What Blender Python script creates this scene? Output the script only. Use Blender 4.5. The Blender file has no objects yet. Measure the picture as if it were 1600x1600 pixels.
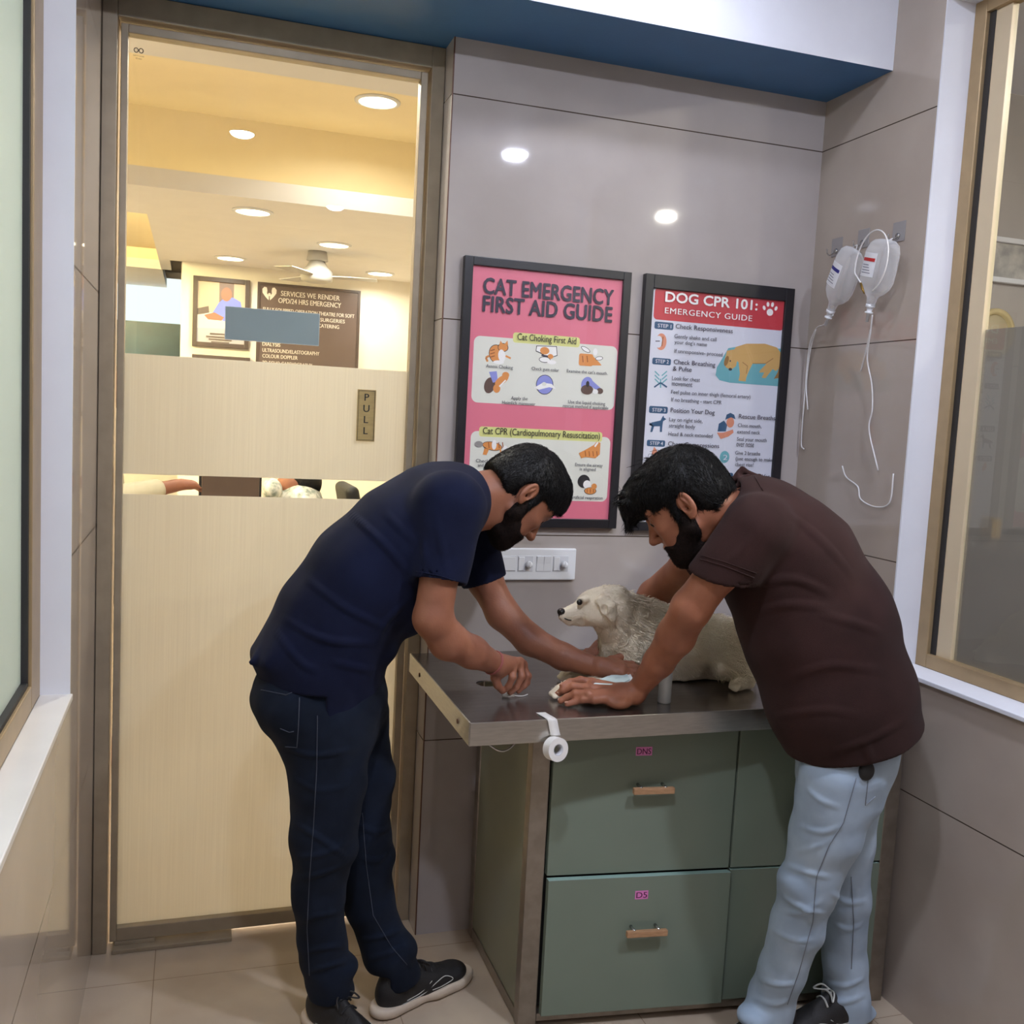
import bpy, bmesh, math, random
import numpy as np
from mathutils import Vector, Matrix

# ------------------------------------------------------------------ camera, world, exposure
SC = bpy.context.scene
COL = SC.collection
CAM_H = 1.52
FPX = 1519.9                      # focal length in pixels of the 1600 px frame
_a, _b, _c = 0.317786567, -0.0949885494, -0.0518463729
_fwd = Vector((math.sin(_a) * math.cos(_b), math.cos(_a) * math.cos(_b), math.sin(_b)))
_rt = Vector((math.cos(_a), -math.sin(_a), 0.0))
_dn = _fwd.cross(_rt)
RIGHT = math.cos(_c) * _rt + math.sin(_c) * _dn
DOWN = -math.sin(_c) * _rt + math.cos(_c) * _dn
FWD = _fwd
CAM = Vector((0.0, 0.0, CAM_H))
cam_data = bpy.data.cameras.new('camera')
cam_data.sensor_fit = 'HORIZONTAL'
cam_data.sensor_width = 36.0
cam_data.lens = 36.0 * FPX / 1600.0
cam_data.clip_start = 0.02
cam = bpy.data.objects.new('camera', cam_data)
COL.objects.link(cam)
M3 = Matrix((RIGHT, -DOWN, -FWD)).transposed()
cam.matrix_world = Matrix.Translation(CAM) @ M3.to_4x4()
SC.camera = cam

world = bpy.data.worlds.new('world')
SC.world = world
world.use_nodes = True
world.node_tree.nodes['Background'].inputs[0].default_value = (0.75, 0.82, 1.0, 1)
world.node_tree.nodes['Background'].inputs[1].default_value = 0.0
vs = SC.view_settings
SC.display_settings.display_device = 'sRGB'
vs.view_transform = 'Standard'
vs.look = 'None'
vs.gamma = 1.0
vs.use_curve_mapping = False
vs.exposure = 0.0
SC.cycles.max_bounces = 10
SC.cycles.transparent_max_bounces = 16
SC.cycles.sample_clamp_indirect = 4.0
SC.cycles.blur_glossy = 0.5
SC.cycles.caustics_refractive = False


def at(px, py, y):                # the point of the room at depth y (metres from the camera wall) seen at a photo pixel
    d = RIGHT * ((px - 800) / FPX) + DOWN * ((py - 800) / FPX) + FWD
    return CAM + d * (y / d.y)


def atz(px, py, z):               # the same on a level plane
    d = RIGHT * ((px - 800) / FPX) + DOWN * ((py - 800) / FPX) + FWD
    return CAM + d * ((z - CAM_H) / d.z)


def atx(px, py, x):
    d = RIGHT * ((px - 800) / FPX) + DOWN * ((py - 800) / FPX) + FWD
    return CAM + d * (x / d.x)


# ------------------------------------------------------------------ materials
def lin(c):
    return tuple(((v / 255.0) / 12.92 if v / 255.0 <= 0.04045 else ((v / 255.0 + 0.055) / 1.055) ** 2.4) for v in c)


def new_mat(name):
    m = bpy.data.materials.new(name)
    m.use_nodes = True
    nt = m.node_tree
    return m, nt, nt.nodes['Principled BSDF']


def N(nt, typ, **kw):
    n = nt.nodes.new(typ)
    for k, v in kw.items():
        setattr(n, k, v)
    return n


def pmat(name, rgb, rough=0.5, metal=0.0, spec=0.5, noise=0.0, nscale=8.0, bump=0.0, bscale=60.0, rgb2=None, coat=0.0,
         stretch=None, detail=4.0):
    m, nt, b = new_mat(name)
    c = lin(rgb)
    b.inputs['Base Color'].default_value = (*c, 1)
    b.inputs['Roughness'].default_value = rough
    b.inputs['Metallic'].default_value = metal
    b.inputs['Specular IOR Level'].default_value = spec
    if coat:
        b.inputs['Coat Weight'].default_value = coat
        b.inputs['Coat Roughness'].default_value = 0.05
    tc = N(nt, 'ShaderNodeTexCoord')
    src = tc.outputs['Object']
    if stretch:
        mp = N(nt, 'ShaderNodeMapping')
        mp.inputs['Scale'].default_value = stretch
        nt.links.new(src, mp.inputs['Vector'])
        src = mp.outputs['Vector']
    if noise > 0 or rgb2:
        nz = N(nt, 'ShaderNodeTexNoise')
        nz.inputs['Scale'].default_value = nscale
        nz.inputs['Detail'].default_value = detail
        nt.links.new(src, nz.inputs['Vector'])
        mx = N(nt, 'ShaderNodeMix', data_type='RGBA')
        c2 = lin(rgb2) if rgb2 else tuple(max(0, v * (1 - noise)) for v in c)
        c1 = c if rgb2 else tuple(min(1, v * (1 + noise)) for v in c)
        mx.inputs[6].default_value = (*c1, 1)
        mx.inputs[7].default_value = (*c2, 1)
        rp = N(nt, 'ShaderNodeMapRange')
        rp.inputs['From Min'].default_value = 0.35
        rp.inputs['From Max'].default_value = 0.65
        nt.links.new(nz.outputs['Fac'], rp.inputs['Value'])
        nt.links.new(rp.outputs['Result'], mx.inputs[0])
        nt.links.new(mx.outputs[2], b.inputs['Base Color'])
    if bump > 0:
        bz = N(nt, 'ShaderNodeTexNoise')
        bz.inputs['Scale'].default_value = bscale
        bz.inputs['Detail'].default_value = 5
        nt.links.new(src, bz.inputs['Vector'])
        bp = N(nt, 'ShaderNodeBump')
        bp.inputs['Strength'].default_value = bump
        bp.inputs['Distance'].default_value = 0.004
        nt.links.new(bz.outputs['Fac'], bp.inputs['Height'])
        nt.links.new(bp.outputs['Normal'], b.inputs['Normal'])
    return m


def tile_mat(name, rgb, rgb2, rough, joints, half=0.0016, jrgb=(70, 58, 48), nscale=2.5, spec=0.5):
    """polished tile: mottled colour, thin dark joints on given planes [(axis, offset, pitch)]"""
    m = pmat(name, rgb, rough, spec=spec, rgb2=rgb2, nscale=nscale, detail=8)
    nt = m.node_tree
    b = nt.nodes['Principled BSDF']
    col = b.inputs['Base Color'].links[0].from_socket
    geo = N(nt, 'ShaderNodeNewGeometry')
    sep = N(nt, 'ShaderNodeSeparateXYZ')
    nt.links.new(geo.outputs['Position'], sep.inputs[0])
    acc = None
    for ax, off, pitch in joints:
        s = N(nt, 'ShaderNodeMath', operation='SUBTRACT')
        nt.links.new(sep.outputs[ax], s.inputs[0])
        s.inputs[1].default_value = off - pitch / 2
        w = N(nt, 'ShaderNodeMath', operation='FLOORED_MODULO')
        nt.links.new(s.outputs[0], w.inputs[0])
        w.inputs[1].default_value = pitch
        c = N(nt, 'ShaderNodeMath', operation='COMPARE')
        nt.links.new(w.outputs[0], c.inputs[0])
        c.inputs[1].default_value = pitch / 2
        c.inputs[2].default_value = half
        if acc is None:
            acc = c.outputs[0]
        else:
            q = N(nt, 'ShaderNodeMath', operation='MAXIMUM')
            nt.links.new(acc, q.inputs[0])
            nt.links.new(c.outputs[0], q.inputs[1])
            acc = q.outputs[0]
    mx = N(nt, 'ShaderNodeMix', data_type='RGBA')
    nt.links.new(acc, mx.inputs[0])
    nt.links.new(col, mx.inputs[6])
    mx.inputs[7].default_value = (*lin(jrgb), 1)
    nt.links.new(mx.outputs[2], b.inputs['Base Color'])
    return m


def glass_mat(name, tint=(255, 255, 255), refl=1.0, rough=0.0):
    """thin pane: clear with a fresnel mirror on top"""
    m, nt, b = new_mat(name)
    nt.nodes.remove(b)
    out = nt.nodes['Material Output']
    tr = N(nt, 'ShaderNodeBsdfTransparent')
    tr.inputs[0].default_value = (*lin(tint), 1)
    gl = N(nt, 'ShaderNodeBsdfGlossy')
    gl.inputs['Roughness'].default_value = rough
    fr = N(nt, 'ShaderNodeFresnel')
    fr.inputs[0].default_value = 1.5
    mu = N(nt, 'ShaderNodeMath', operation='MULTIPLY')
    nt.links.new(fr.outputs[0], mu.inputs[0])
    mu.inputs[1].default_value = refl
    ge = N(nt, 'ShaderNodeNewGeometry')
    ff = N(nt, 'ShaderNodeMath', operation='SUBTRACT')
    ff.inputs[0].default_value = 1.0
    nt.links.new(ge.outputs['Backfacing'], ff.inputs[1])
    nt.links.new(ff.outputs[0], mu.inputs[1])
    mx = N(nt, 'ShaderNodeMixShader')
    nt.links.new(mu.outputs[0], mx.inputs[0])
    nt.links.new(tr.outputs[0], mx.inputs[1])
    nt.links.new(gl.outputs[0], mx.inputs[2])
    nt.links.new(mx.outputs[0], out.inputs[0])
    return m


def film_mat(name, rgb, clear=0.1, trans=0.6, streak=False):
    """frosted film: part diffuse, part translucent, a little clear"""
    m, nt, b = new_mat(name)
    out = nt.nodes['Material Output']
    b.inputs['Base Color'].default_value = (*lin(rgb), 1)
    b.inputs['Roughness'].default_value = 0.35
    tl = N(nt, 'ShaderNodeBsdfTranslucent')
    tl.inputs[0].default_value = (*lin(rgb), 1)
    tp = N(nt, 'ShaderNodeBsdfTransparent')
    m1 = N(nt, 'ShaderNodeMixShader')
    m1.inputs[0].default_value = trans
    nt.links.new(b.outputs[0], m1.inputs[1])
    nt.links.new(tl.outputs[0], m1.inputs[2])
    m2 = N(nt, 'ShaderNodeMixShader')
    m2.inputs[0].default_value = clear
    nt.links.new(m1.outputs[0], m2.inputs[1])
    nt.links.new(tp.outputs[0], m2.inputs[2])
    nt.links.new(m2.outputs[0], out.inputs[0])
    if streak:                    # the fine vertical ribbing of the film
        tc = N(nt, 'ShaderNodeTexCoord')
        mp = N(nt, 'ShaderNodeMapping')
        mp.inputs['Scale'].default_value = (220, 220, 3.0)
        nt.links.new(tc.outputs['Object'], mp.inputs[0])
        nz = N(nt, 'ShaderNodeTexNoise')
        nz.inputs['Scale'].default_value = 1.0
        nt.links.new(mp.outputs[0], nz.inputs['Vector'])
        mx = N(nt, 'ShaderNodeMix', data_type='RGBA')
        c = lin(rgb)
        mx.inputs[6].default_value = (*[v * 0.9 for v in c], 1)
        mx.inputs[7].default_value = (*[min(1, v * 1.06) for v in c], 1)
        nt.links.new(nz.outputs['Fac'], mx.inputs[0])
        nt.links.new(mx.outputs[2], tl.inputs[0])
        nt.links.new(mx.outputs[2], b.inputs['Base Color'])
    return m


def emit_mat(name, rgb, strength):
    m, nt, b = new_mat(name)
    nt.nodes.remove(b)
    e = N(nt, 'ShaderNodeEmission')
    e.inputs[0].default_value = (*lin(rgb), 1)
    e.inputs[1].default_value = strength
    nt.links.new(e.outputs[0], nt.nodes['Material Output'].inputs[0])
    return m


# ------------------------------------------------------------------ objects
def tag(o, label=None, cat=None, group=None, kind=None):
    if label:
        o['label'] = label
    if cat:
        o['category'] = cat
    if group:
        o['group'] = group
    if kind:
        o['kind'] = kind
    return o


def thing(name, label, cat, loc=(0, 0, 0), group=None, kind=None):
    o = bpy.data.objects.new(name, None)
    o.empty_display_size = 0.05
    COL.objects.link(o)
    o.location = loc
    return tag(o, label, cat, group, kind)


def obj(name, bm, mats, parent=None, smooth=False, label=None):
    """link a bmesh given in world coordinates as one mesh object; parent keeps its place"""
    me = bpy.data.meshes.new(name)
    bmesh.ops.recalc_face_normals(bm, faces=bm.faces) if len(bm.faces) < 60000 else None
    bm.to_mesh(me)
    bm.free()
    return obj_me(name, me, mats, parent, smooth, label)


def world_loc(p):
    v = Vector((0, 0, 0))
    while p is not None:
        v = v + p.location
        p = p.parent
    return v


def obj_me(name, me, mats, parent=None, smooth=False, label=None):
    if not isinstance(mats, (list, tuple)):
        mats = [mats]
    for m in mats:
        me.materials.append(m)
    if smooth:
        me.polygons.foreach_set('use_smooth', [True] * len(me.polygons))
    o = bpy.data.objects.new(name, me)
    COL.objects.link(o)
    # move the origin to the middle of the base
    n = len(me.vertices)
    co = np.empty(n * 3, np.float32)
    me.vertices.foreach_get('co', co)
    co = co.reshape(-1, 3)
    lo, hi = co.min(0), co.max(0)
    org = np.array([(lo[0] + hi[0]) / 2, (lo[1] + hi[1]) / 2, lo[2]], np.float32)
    me.vertices.foreach_set('co', (co - org).ravel())
    me.update()
    o.location = Vector(org.tolist())
    if parent is not None:
        o.parent = parent
        o.location = o.location - world_loc(parent)
    if label:
        o['label'] = label
    return o


def box(bm, x0, x1, y0, y1, z0, z1, mi=0, bev=0.0):
    g = bmesh.ops.create_cube(bm, size=1.0)
    vs_ = g['verts']
    bmesh.ops.scale(bm, vec=(x1 - x0, y1 - y0, z1 - z0), verts=vs_)
    bmesh.ops.translate(bm, vec=((x0 + x1) / 2, (y0 + y1) / 2, (z0 + z1) / 2), verts=vs_)
    fs = list({f for v in vs_ for f in v.link_faces})
    for f in fs:
        f.material_index = mi
    if bev > 0:
        es = list({e for v in vs_ for e in v.link_edges})
        r = bmesh.ops.bevel(bm, geom=es, offset=bev, segments=2, affect='EDGES', profile=0.5)
        for f in r['faces']:
            f.material_index = mi
    return bm


def B(x0, x1, y0, y1, z0, z1, bev=0.0):
    return box(bmesh.new(), x0, x1, y0, y1, z0, z1, 0, bev)


def frame_of(t):
    t = Vector(t).normalized()
    a = Vector((0, 0, 1)) if abs(t.z) < 0.9 else Vector((1, 0, 0))
    u = t.cross(a).normalized()
    return u, t.cross(u).normalized()


def tube(bm, pts, r, seg=10, mi=0, caps=True, closed=False):
    pts = [Vector(p) for p in pts]
    rs = r if isinstance(r, (list, tuple)) else [r] * len(pts)
    rings = []
    n = len(pts)
    u = None
    for i, p in enumerate(pts):
        t = (pts[(i + 1) % n] - pts[i - 1]) if closed else (pts[min(i + 1, n - 1)] - pts[max(i - 1, 0)])
        t.normalize()
        if u is None:
            u, v = frame_of(t)
        else:
            u = (u - t * u.dot(t)).normalized()
            v = t.cross(u)
        rings.append([bm.verts.new(p + (u * math.cos(2 * math.pi * k / seg) + v * math.sin(2 * math.pi * k / seg)) * rs[i]) for k in range(seg)])
    m = n if closed else n - 1
    for i in range(m):
        a, b = rings[i], rings[(i + 1) % n]
        for k in range(seg):
            f = bm.faces.new((a[k], a[(k + 1) % seg], b[(k + 1) % seg], b[k]))
            f.smooth = True
            f.material_index = mi
    if caps and not closed:
        for ring in (rings[0][::-1], rings[-1]):
            f = bm.faces.new(ring)
            f.material_index = mi
    return bm


def smooth_path(pts, n=8):
    """Catmull-Rom through the points"""
    p = [Vector(q) for q in pts]
    p = [p[0] * 2 - p[1]] + p + [p[-1] * 2 - p[-2]]
    out = []
    for i in range(1, len(p) - 2):
        for k in range(n):
            t = k / n
            a, b, c, d = p[i - 1], p[i], p[i + 1], p[i + 2]
            out.append(0.5 * ((2 * b) + (c - a) * t + (2 * a - 5 * b + 4 * c - d) * t * t + (3 * b - a - 3 * c + d) * t ** 3))
    out.append(p[-2])
    return out


def lathe(bm, prof, center, axis=(0, 0, 1), seg=24, mi=0, sx=1.0):
    """prof: (radius, height along axis)"""
    u, v = frame_of(axis)
    ax = Vector(axis).normalized()
    c = Vector(center)
    rings = []
    for r, h in prof:
        rings.append([bm.verts.new(c + ax * h + (u * math.cos(2 * math.pi * k / seg) * sx + v * math.sin(2 * math.pi * k / seg)) * max(r, 1e-5)) for k in range(seg)])
    for a, b in zip(rings, rings[1:]):
        for k in range(seg):
            f = bm.faces.new((a[k], a[(k + 1) % seg], b[(k + 1) % seg], b[k]))
            f.material_index = mi
            f.smooth = True
    for ring in (rings[0][::-1], rings[-1]):
        f = bm.faces.new(ring)
        f.material_index = mi
    return bm


def prism(bm, poly, h, mi=0):
    """poly: points of one flat face; h: extrusion vector"""
    a = [bm.verts.new(p) for p in poly]
    b = [bm.verts.new(Vector(p) + Vector(h)) for p in poly]
    fs = [bm.faces.new(a[::-1]), bm.faces.new(b)]
    n = len(a)
    for k in range(n):
        fs.append(bm.faces.new((a[k], a[(k + 1) % n], b[(k + 1) % n], b[k])))
    for f in fs:
        f.material_index = mi
    return bm


# ------------------------------------------------------------------ flat printing (lettering and drawings on a plane facing -Y)
def text_mesh(body, bold=0.0, spacing=1.0):
    cu = bpy.data.curves.new('t', 'FONT')
    cu.body = body
    cu.size = 1.0
    cu.offset = bold
    cu.space_character = spacing
    cu.resolution_u = 3
    o = bpy.data.objects.new('t', cu)
    COL.objects.link(o)
    dg = bpy.context.evaluated_depsgraph_get()
    dg.update()
    me = bpy.data.meshes.new_from_object(o.evaluated_get(dg))
    bpy.data.objects.remove(o)
    bpy.data.curves.remove(cu)
    return me


def put_text(bm, body, x, y, z, width=None, height=None, bold=0.0, mi=0, spacing=1.0, align='L'):
    """bold thickens the strokes by printing the glyphs several times with small shifts"""
    w = _put(bm, body, x, y, z, width, height, mi, spacing, align)
    if bold and w:
        hh = height or w / max(3, len(body)) * 1.3
        d = bold * hh
        for k, (ax_, az_) in enumerate(((-1, 0), (1, 0), (0, 1), (0, -1), (-0.7, 0.7), (0.7, -0.7), (0.7, 0.7), (-0.7, -0.7)) if bold > 0.03 else ((-1, 0), (1, 0))):
            _put(bm, body, x + ax_ * d, y - 0.000004 * (k + 1), z + az_ * d, width, height, mi, spacing, align)
    return w


def _put(bm, body, x, y, z, width=None, height=None, mi=0, spacing=1.0, align='L'):
    """write body with its left end and baseline at (x, z) on the plane y, facing the camera side"""
    me = text_mesh(body, 0.0, spacing)
    n = len(me.vertices)
    if not n:
        return
    co = np.empty(n * 3, np.float32)
    me.vertices.foreach_get('co', co)
    co = co.reshape(-1, 3)
    x0, x1 = co[:, 0].min(), co[:, 0].max()
    h1 = co[:, 1].max()
    if width and height:
        sx, sz = width / (x1 - x0), height / h1
    elif width:
        sx = sz = width / (x1 - x0)
    else:
        sx = sz = height / h1
    w = (x1 - x0) * sx
    ox = x - (w / 2 if align == 'C' else 0)
    vsn = [bm.verts.new((ox + (c[0] - x0) * sx, y, z + c[1] * sz)) for c in co]
    for p in me.polygons:
        try:
            f = bm.faces.new([vsn[i] for i in p.vertices])
            f.material_index = mi
        except ValueError:
            pass
    bpy.data.meshes.remove(me)
    return w


def flat(bm, pts, y, mi=0):
    f = bm.faces.new([bm.verts.new((p[0], y, p[1])) for p in pts])
    f.material_index = mi
    return f


def rrect(x0, x1, z0, z1, r, n=5):
    out = []
    for cx, cz, a0 in ((x1 - r, z1 - r, 0), (x0 + r, z1 - r, 90), (x0 + r, z0 + r, 180), (x1 - r, z0 + r, 270)):
        for k in range(n + 1):
            a = math.radians(a0 + 90 * k / n)
            out.append((cx + r * math.cos(a), cz + r * math.sin(a)))
    return out


def oval(cx, cz, rx, rz, rot=0.0, n=20):
    ca, sa = math.cos(math.radians(rot)), math.sin(math.radians(rot))
    out = []
    for k in range(n):
        a = 2 * math.pi * k / n
        u, v = rx * math.cos(a), rz * math.sin(a)
        out.append((cx + u * ca - v * sa, cz + u * sa + v * ca))
    return out


def stroke(pts, w):
    """polyline with width as a polygon strip outline"""
    L, R = [], []
    n = len(pts)
    for i, p in enumerate(pts):
        a = pts[max(i - 1, 0)]
        b = pts[min(i + 1, n - 1)]
        dx, dz = b[0] - a[0], b[1] - a[1]
        l = math.hypot(dx, dz) or 1
        nx, nz = -dz / l * w / 2, dx / l * w / 2
        L.append((p[0] + nx, p[1] + nz))
        R.append((p[0] - nx, p[1] - nz))
    return L + R[::-1]


# ------------------------------------------------------------------ solid modelling by distance fields (bodies, clothes, animals)
class Vol:
    def __init__(self, lo, hi, h):
        self.lo = np.array(lo, np.float64)
        self.h = h
        self.n = np.ceil((np.array(hi, np.float64) - self.lo) / h).astype(int) + 1
        self.a = np.full(self.n, 1e3, np.float32)

    def sub_grid(self, lo, hi):
        i0 = np.clip(np.floor((np.array(lo) - self.lo) / self.h).astype(int), 0, self.n)
        i1 = np.clip(np.ceil((np.array(hi) - self.lo) / self.h).astype(int) + 1, 0, self.n)
        if np.any(i1 <= i0):
            return None, None
        ax = [self.lo[k] + self.h * np.arange(i0[k], i1[k]) for k in range(3)]
        g = (ax[0][:, None, None].astype(np.float32), ax[1][None, :, None].astype(np.float32), ax[2][None, None, :].astype(np.float32))
        return tuple(slice(i0[k], i1[k]) for k in range(3)), g

    def put(self, prim, k=0.01, op='add'):
        fn, lo, hi = prim
        pad = k + 3 * self.h
        s, g = self.sub_grid(np.array(lo) - pad, np.array(hi) + pad)
        if s is None:
            return self
        d = fn(*g).astype(np.float32)
        a = self.a[s]
        if op == 'add':
            if k > 0:
                hh = np.clip(k - np.abs(a - d), 0, None) / k
                self.a[s] = np.minimum(a, d) - hh * hh * k * 0.25
            else:
                self.a[s] = np.minimum(a, d)
        else:                      # 'sub' removes the primitive, 'cut' keeps only what is inside it
            e = -d if op == 'sub' else d
            if k > 0:
                hh = np.clip(k - np.abs(a - e), 0, None) / k
                self.a[s] = np.maximum(a, e) + hh * hh * k * 0.25
            else:
                self.a[s] = np.maximum(a, e)
        return self

    def join(self, other, k=0.02):
        a, d = self.a, other.a
        hh = np.clip(k - np.abs(a - d), 0, None) / k
        self.a = np.minimum(a, d) - hh * hh * k * 0.25
        return self

    def mesh(self, name, relax=1):
        a = self.a
        ins = a < 0
        c = [ins[x:x - 1 or None, y:y - 1 or None, z:z - 1 or None] for x in (0, 1) for y in (0, 1) for z in (0, 1)]
        tot = np.zeros(c[0].shape, np.int8)
        for q in c:
            tot += q
        cell = (tot > 0) & (tot < 8)
        idx = np.argwhere(cell)
        num = np.full(cell.shape, -1, np.int32)
        num[cell] = np.arange(len(idx))
        pos = np.zeros((len(idx), 3), np.float64)
        cnt = np.zeros(len(idx), np.float64)
        corner = np.array([(x, y, z) for x in (0, 1) for y in (0, 1) for z in (0, 1)])
        val = [a[idx[:, 0] + k[0], idx[:, 1] + k[1], idx[:, 2] + k[2]].astype(np.float64) for k in corner]
        for i in range(8):
            for j in range(i + 1, 8):
                if np.abs(corner[i] - corner[j]).sum() != 1:
                    continue
                m = (val[i] < 0) != (val[j] < 0)
                t = np.where(m, val[i] / np.where(m, val[i] - val[j], 1), 0)
                t = np.clip(t, 0.02, 0.98)
                p = corner[i] + (corner[j] - corner[i]) * t[:, None]
                pos += np.where(m[:, None], p, 0)
                cnt += m
        pos = self.lo + (idx + pos / cnt[:, None]) * self.h
        quads = []
        for ax in range(3):
            sl0 = [slice(1, -1)] * 3
            sl1 = [slice(1, -1)] * 3
            sl0[ax] = slice(0, -1)
            sl1[ax] = slice(1, None)
            A, Bq = ins[tuple(sl0)], ins[tuple(sl1)]
            e = np.argwhere(A != Bq)
            if not len(e):
                continue
            off = np.ones(3, int)
            off[ax] = 0
            e = e + off
            flip = ins[e[:, 0], e[:, 1], e[:, 2]]
            b, cc = (ax + 1) % 3, (ax + 2) % 3
            db, dc = np.zeros(3, int), np.zeros(3, int)
            db[b] = 1
            dc[cc] = 1
            q = np.stack([num[tuple((e - db - dc).T)], num[tuple((e - dc).T)], num[tuple(e.T)], num[tuple((e - db).T)]], 1)
            q[~flip] = q[~flip][:, ::-1]
            quads.append(q)
        q = np.concatenate(quads)
        q = q[(q >= 0).all(1)]
        for _ in range(relax):      # light smoothing
            acc = np.zeros_like(pos)
            w = np.zeros(len(pos))
            for k in range(4):
                i, j = q[:, k], q[:, (k + 1) % 4]
                for d in range(3):
                    acc[:, d] += np.bincount(i, pos[j, d], len(pos)) + np.bincount(j, pos[i, d], len(pos))
                w += np.bincount(i, minlength=len(pos)) + np.bincount(j, minlength=len(pos))
            pos = pos * 0.45 + 0.55 * acc / np.maximum(w, 1)[:, None]
        me = bpy.data.meshes.new(name)
        me.vertices.add(len(pos))
        me.vertices.foreach_set('co', pos.astype(np.float32).ravel())
        me.loops.add(len(q) * 4)
        me.loops.foreach_set('vertex_index', q.astype(np.int32).ravel())
        me.polygons.add(len(q))
        me.polygons.foreach_set('loop_start', np.arange(0, len(q) * 4, 4, dtype=np.int32))
        me.update(calc_edges=True)
        me.validate()
        return me


def _v(p):
    return np.array(tuple(p), np.float64)


def s_cone(a, b, ra, rb=None):
    a, b = _v(a), _v(b)
    rb = ra if rb is None else rb
    ab = b - a
    L2 = max(float(ab @ ab), 1e-12)

    def fn(x, y, z):
        t = np.clip(((x - a[0]) * ab[0] + (y - a[1]) * ab[1] + (z - a[2]) * ab[2]) / L2, 0, 1)
        return np.sqrt((x - a[0] - t * ab[0]) ** 2 + (y - a[1] - t * ab[1]) ** 2 + (z - a[2] - t * ab[2]) ** 2) - (ra + (rb - ra) * t)
    m = max(ra, rb)
    return fn, np.minimum(a, b) - m, np.maximum(a, b) + m


def _axes(ax):
    return np.array([_v(q) / np.linalg.norm(_v(q)) for q in ax])


def s_ell(c, r, ax=None):
    c, r = _v(c), _v(r)
    A = np.eye(3) if ax is None else _axes(ax)

    def fn(x, y, z):
        k0 = 0
        k1 = 0
        for i in range(3):
            u = (x - c[0]) * A[i, 0] + (y - c[1]) * A[i, 1] + (z - c[2]) * A[i, 2]
            k0 = k0 + (u / r[i]) ** 2
            k1 = k1 + (u / r[i] ** 2) ** 2
        k0 = np.sqrt(k0)
        return k0 * (k0 - 1) / np.maximum(np.sqrt(k1), 1e-9)
    ext = np.sqrt(((A * r[:, None]) ** 2).sum(0))
    return fn, c - ext, c + ext


def s_seg(a, b, ra, rb, ref, rc=None):
    """an elliptic tapering segment: ra, rb = (radius across ref, radius along ref)"""
    a, b, ref = _v(a), _v(b), _v(ref)
    ab = b - a
    L = np.linalg.norm(ab)
    T = ab / L
    V = ref - T * (ref @ T)
    V /= np.linalg.norm(V)
    U = np.cross(T, V)

    def fn(x, y, z):
        dx, dy, dz = x - a[0], y - a[1], z - a[2]
        s = dx * T[0] + dy * T[1] + dz * T[2]
        t = np.clip(s / L, 0, 1)
        u = dx * U[0] + dy * U[1] + dz * U[2]
        v = dx * V[0] + dy * V[1] + dz * V[2]
        w = s - t * L
        ru = ra[0] + (rb[0] - ra[0]) * t
        rv = ra[1] + (rb[1] - ra[1]) * t
        rw = np.minimum(ru, rv) if rc is None else rc
        k0 = np.sqrt((u / ru) ** 2 + (v / rv) ** 2 + (w / rw) ** 2)
        k1 = np.sqrt((u / ru ** 2) ** 2 + (v / rv ** 2) ** 2 + (w / rw ** 2) ** 2)
        return k0 * (k0 - 1) / np.maximum(k1, 1e-9)
    m = max(*ra, *rb)
    return fn, np.minimum(a, b) - m, np.maximum(a, b) + m


def s_half(p, n, lo, hi):
    """half-space on the side away from n, limited to a box"""
    p, n = _v(p), _v(n)
    n = n / np.linalg.norm(n)

    def fn(x, y, z):
        return (x - p[0]) * n[0] + (y - p[1]) * n[1] + (z - p[2]) * n[2]
    return fn, _v(lo), _v(hi)


def s_box(c, r, ax=None, rad=0.0):
    c, r = _v(c), _v(r)
    A = np.eye(3) if ax is None else _axes(ax)

    def fn(x, y, z):
        q = []
        for i in range(3):
            u = (x - c[0]) * A[i, 0] + (y - c[1]) * A[i, 1] + (z - c[2]) * A[i, 2]
            q.append(np.abs(u) - (r[i] - rad))
        o = np.sqrt(np.maximum(q[0], 0) ** 2 + np.maximum(q[1], 0) ** 2 + np.maximum(q[2], 0) ** 2)
        return o + np.minimum(np.maximum(q[0], np.maximum(q[1], q[2])), 0) - rad
    ext = (np.abs(A) * r[:, None]).sum(0)
    return fn, c - ext, c + ext


def chain(vol, pts, rad, k=0.01):
    for i in range(len(pts) - 1):
        vol.put(s_cone(pts[i], pts[i + 1], rad[i], rad[i + 1]), k)


def loft(vol, pts, rad, ref, k=0.03):
    for i in range(len(pts) - 1):
        vol.put(s_seg(pts[i], pts[i + 1], rad[i], rad[i + 1], ref), k)


def ruffle(me, amp, freq, seed=0, stretch=(1, 1, 1)):
    """shift the surface along its normals by a smooth noise (cloth folds, fur)"""
    n = len(me.vertices)
    co = np.empty(n * 3, np.float32)
    me.vertices.foreach_get('co', co)
    no = np.empty(n * 3, np.float32)
    me.vertex_normals.foreach_get('vector', no)
    co, no = co.reshape(-1, 3).astype(np.float64), no.reshape(-1, 3)
    rng = np.random.default_rng(seed)
    d = np.zeros(n)
    for o in range(9):
        w = rng.normal(size=3)
        w = w / np.linalg.norm(w) * freq * rng.uniform(0.5, 2.0) * np.array(stretch)
        d += np.sin(co @ w + rng.uniform(0, 6.28) + 1.5 * np.sin(co @ (w[[1, 2, 0]] * 0.6) + o)) / 3.0
    me.vertices.foreach_set('co', (co + no * (amp * d)[:, None]).astype(np.float32).ravel())
    me.update()


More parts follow.
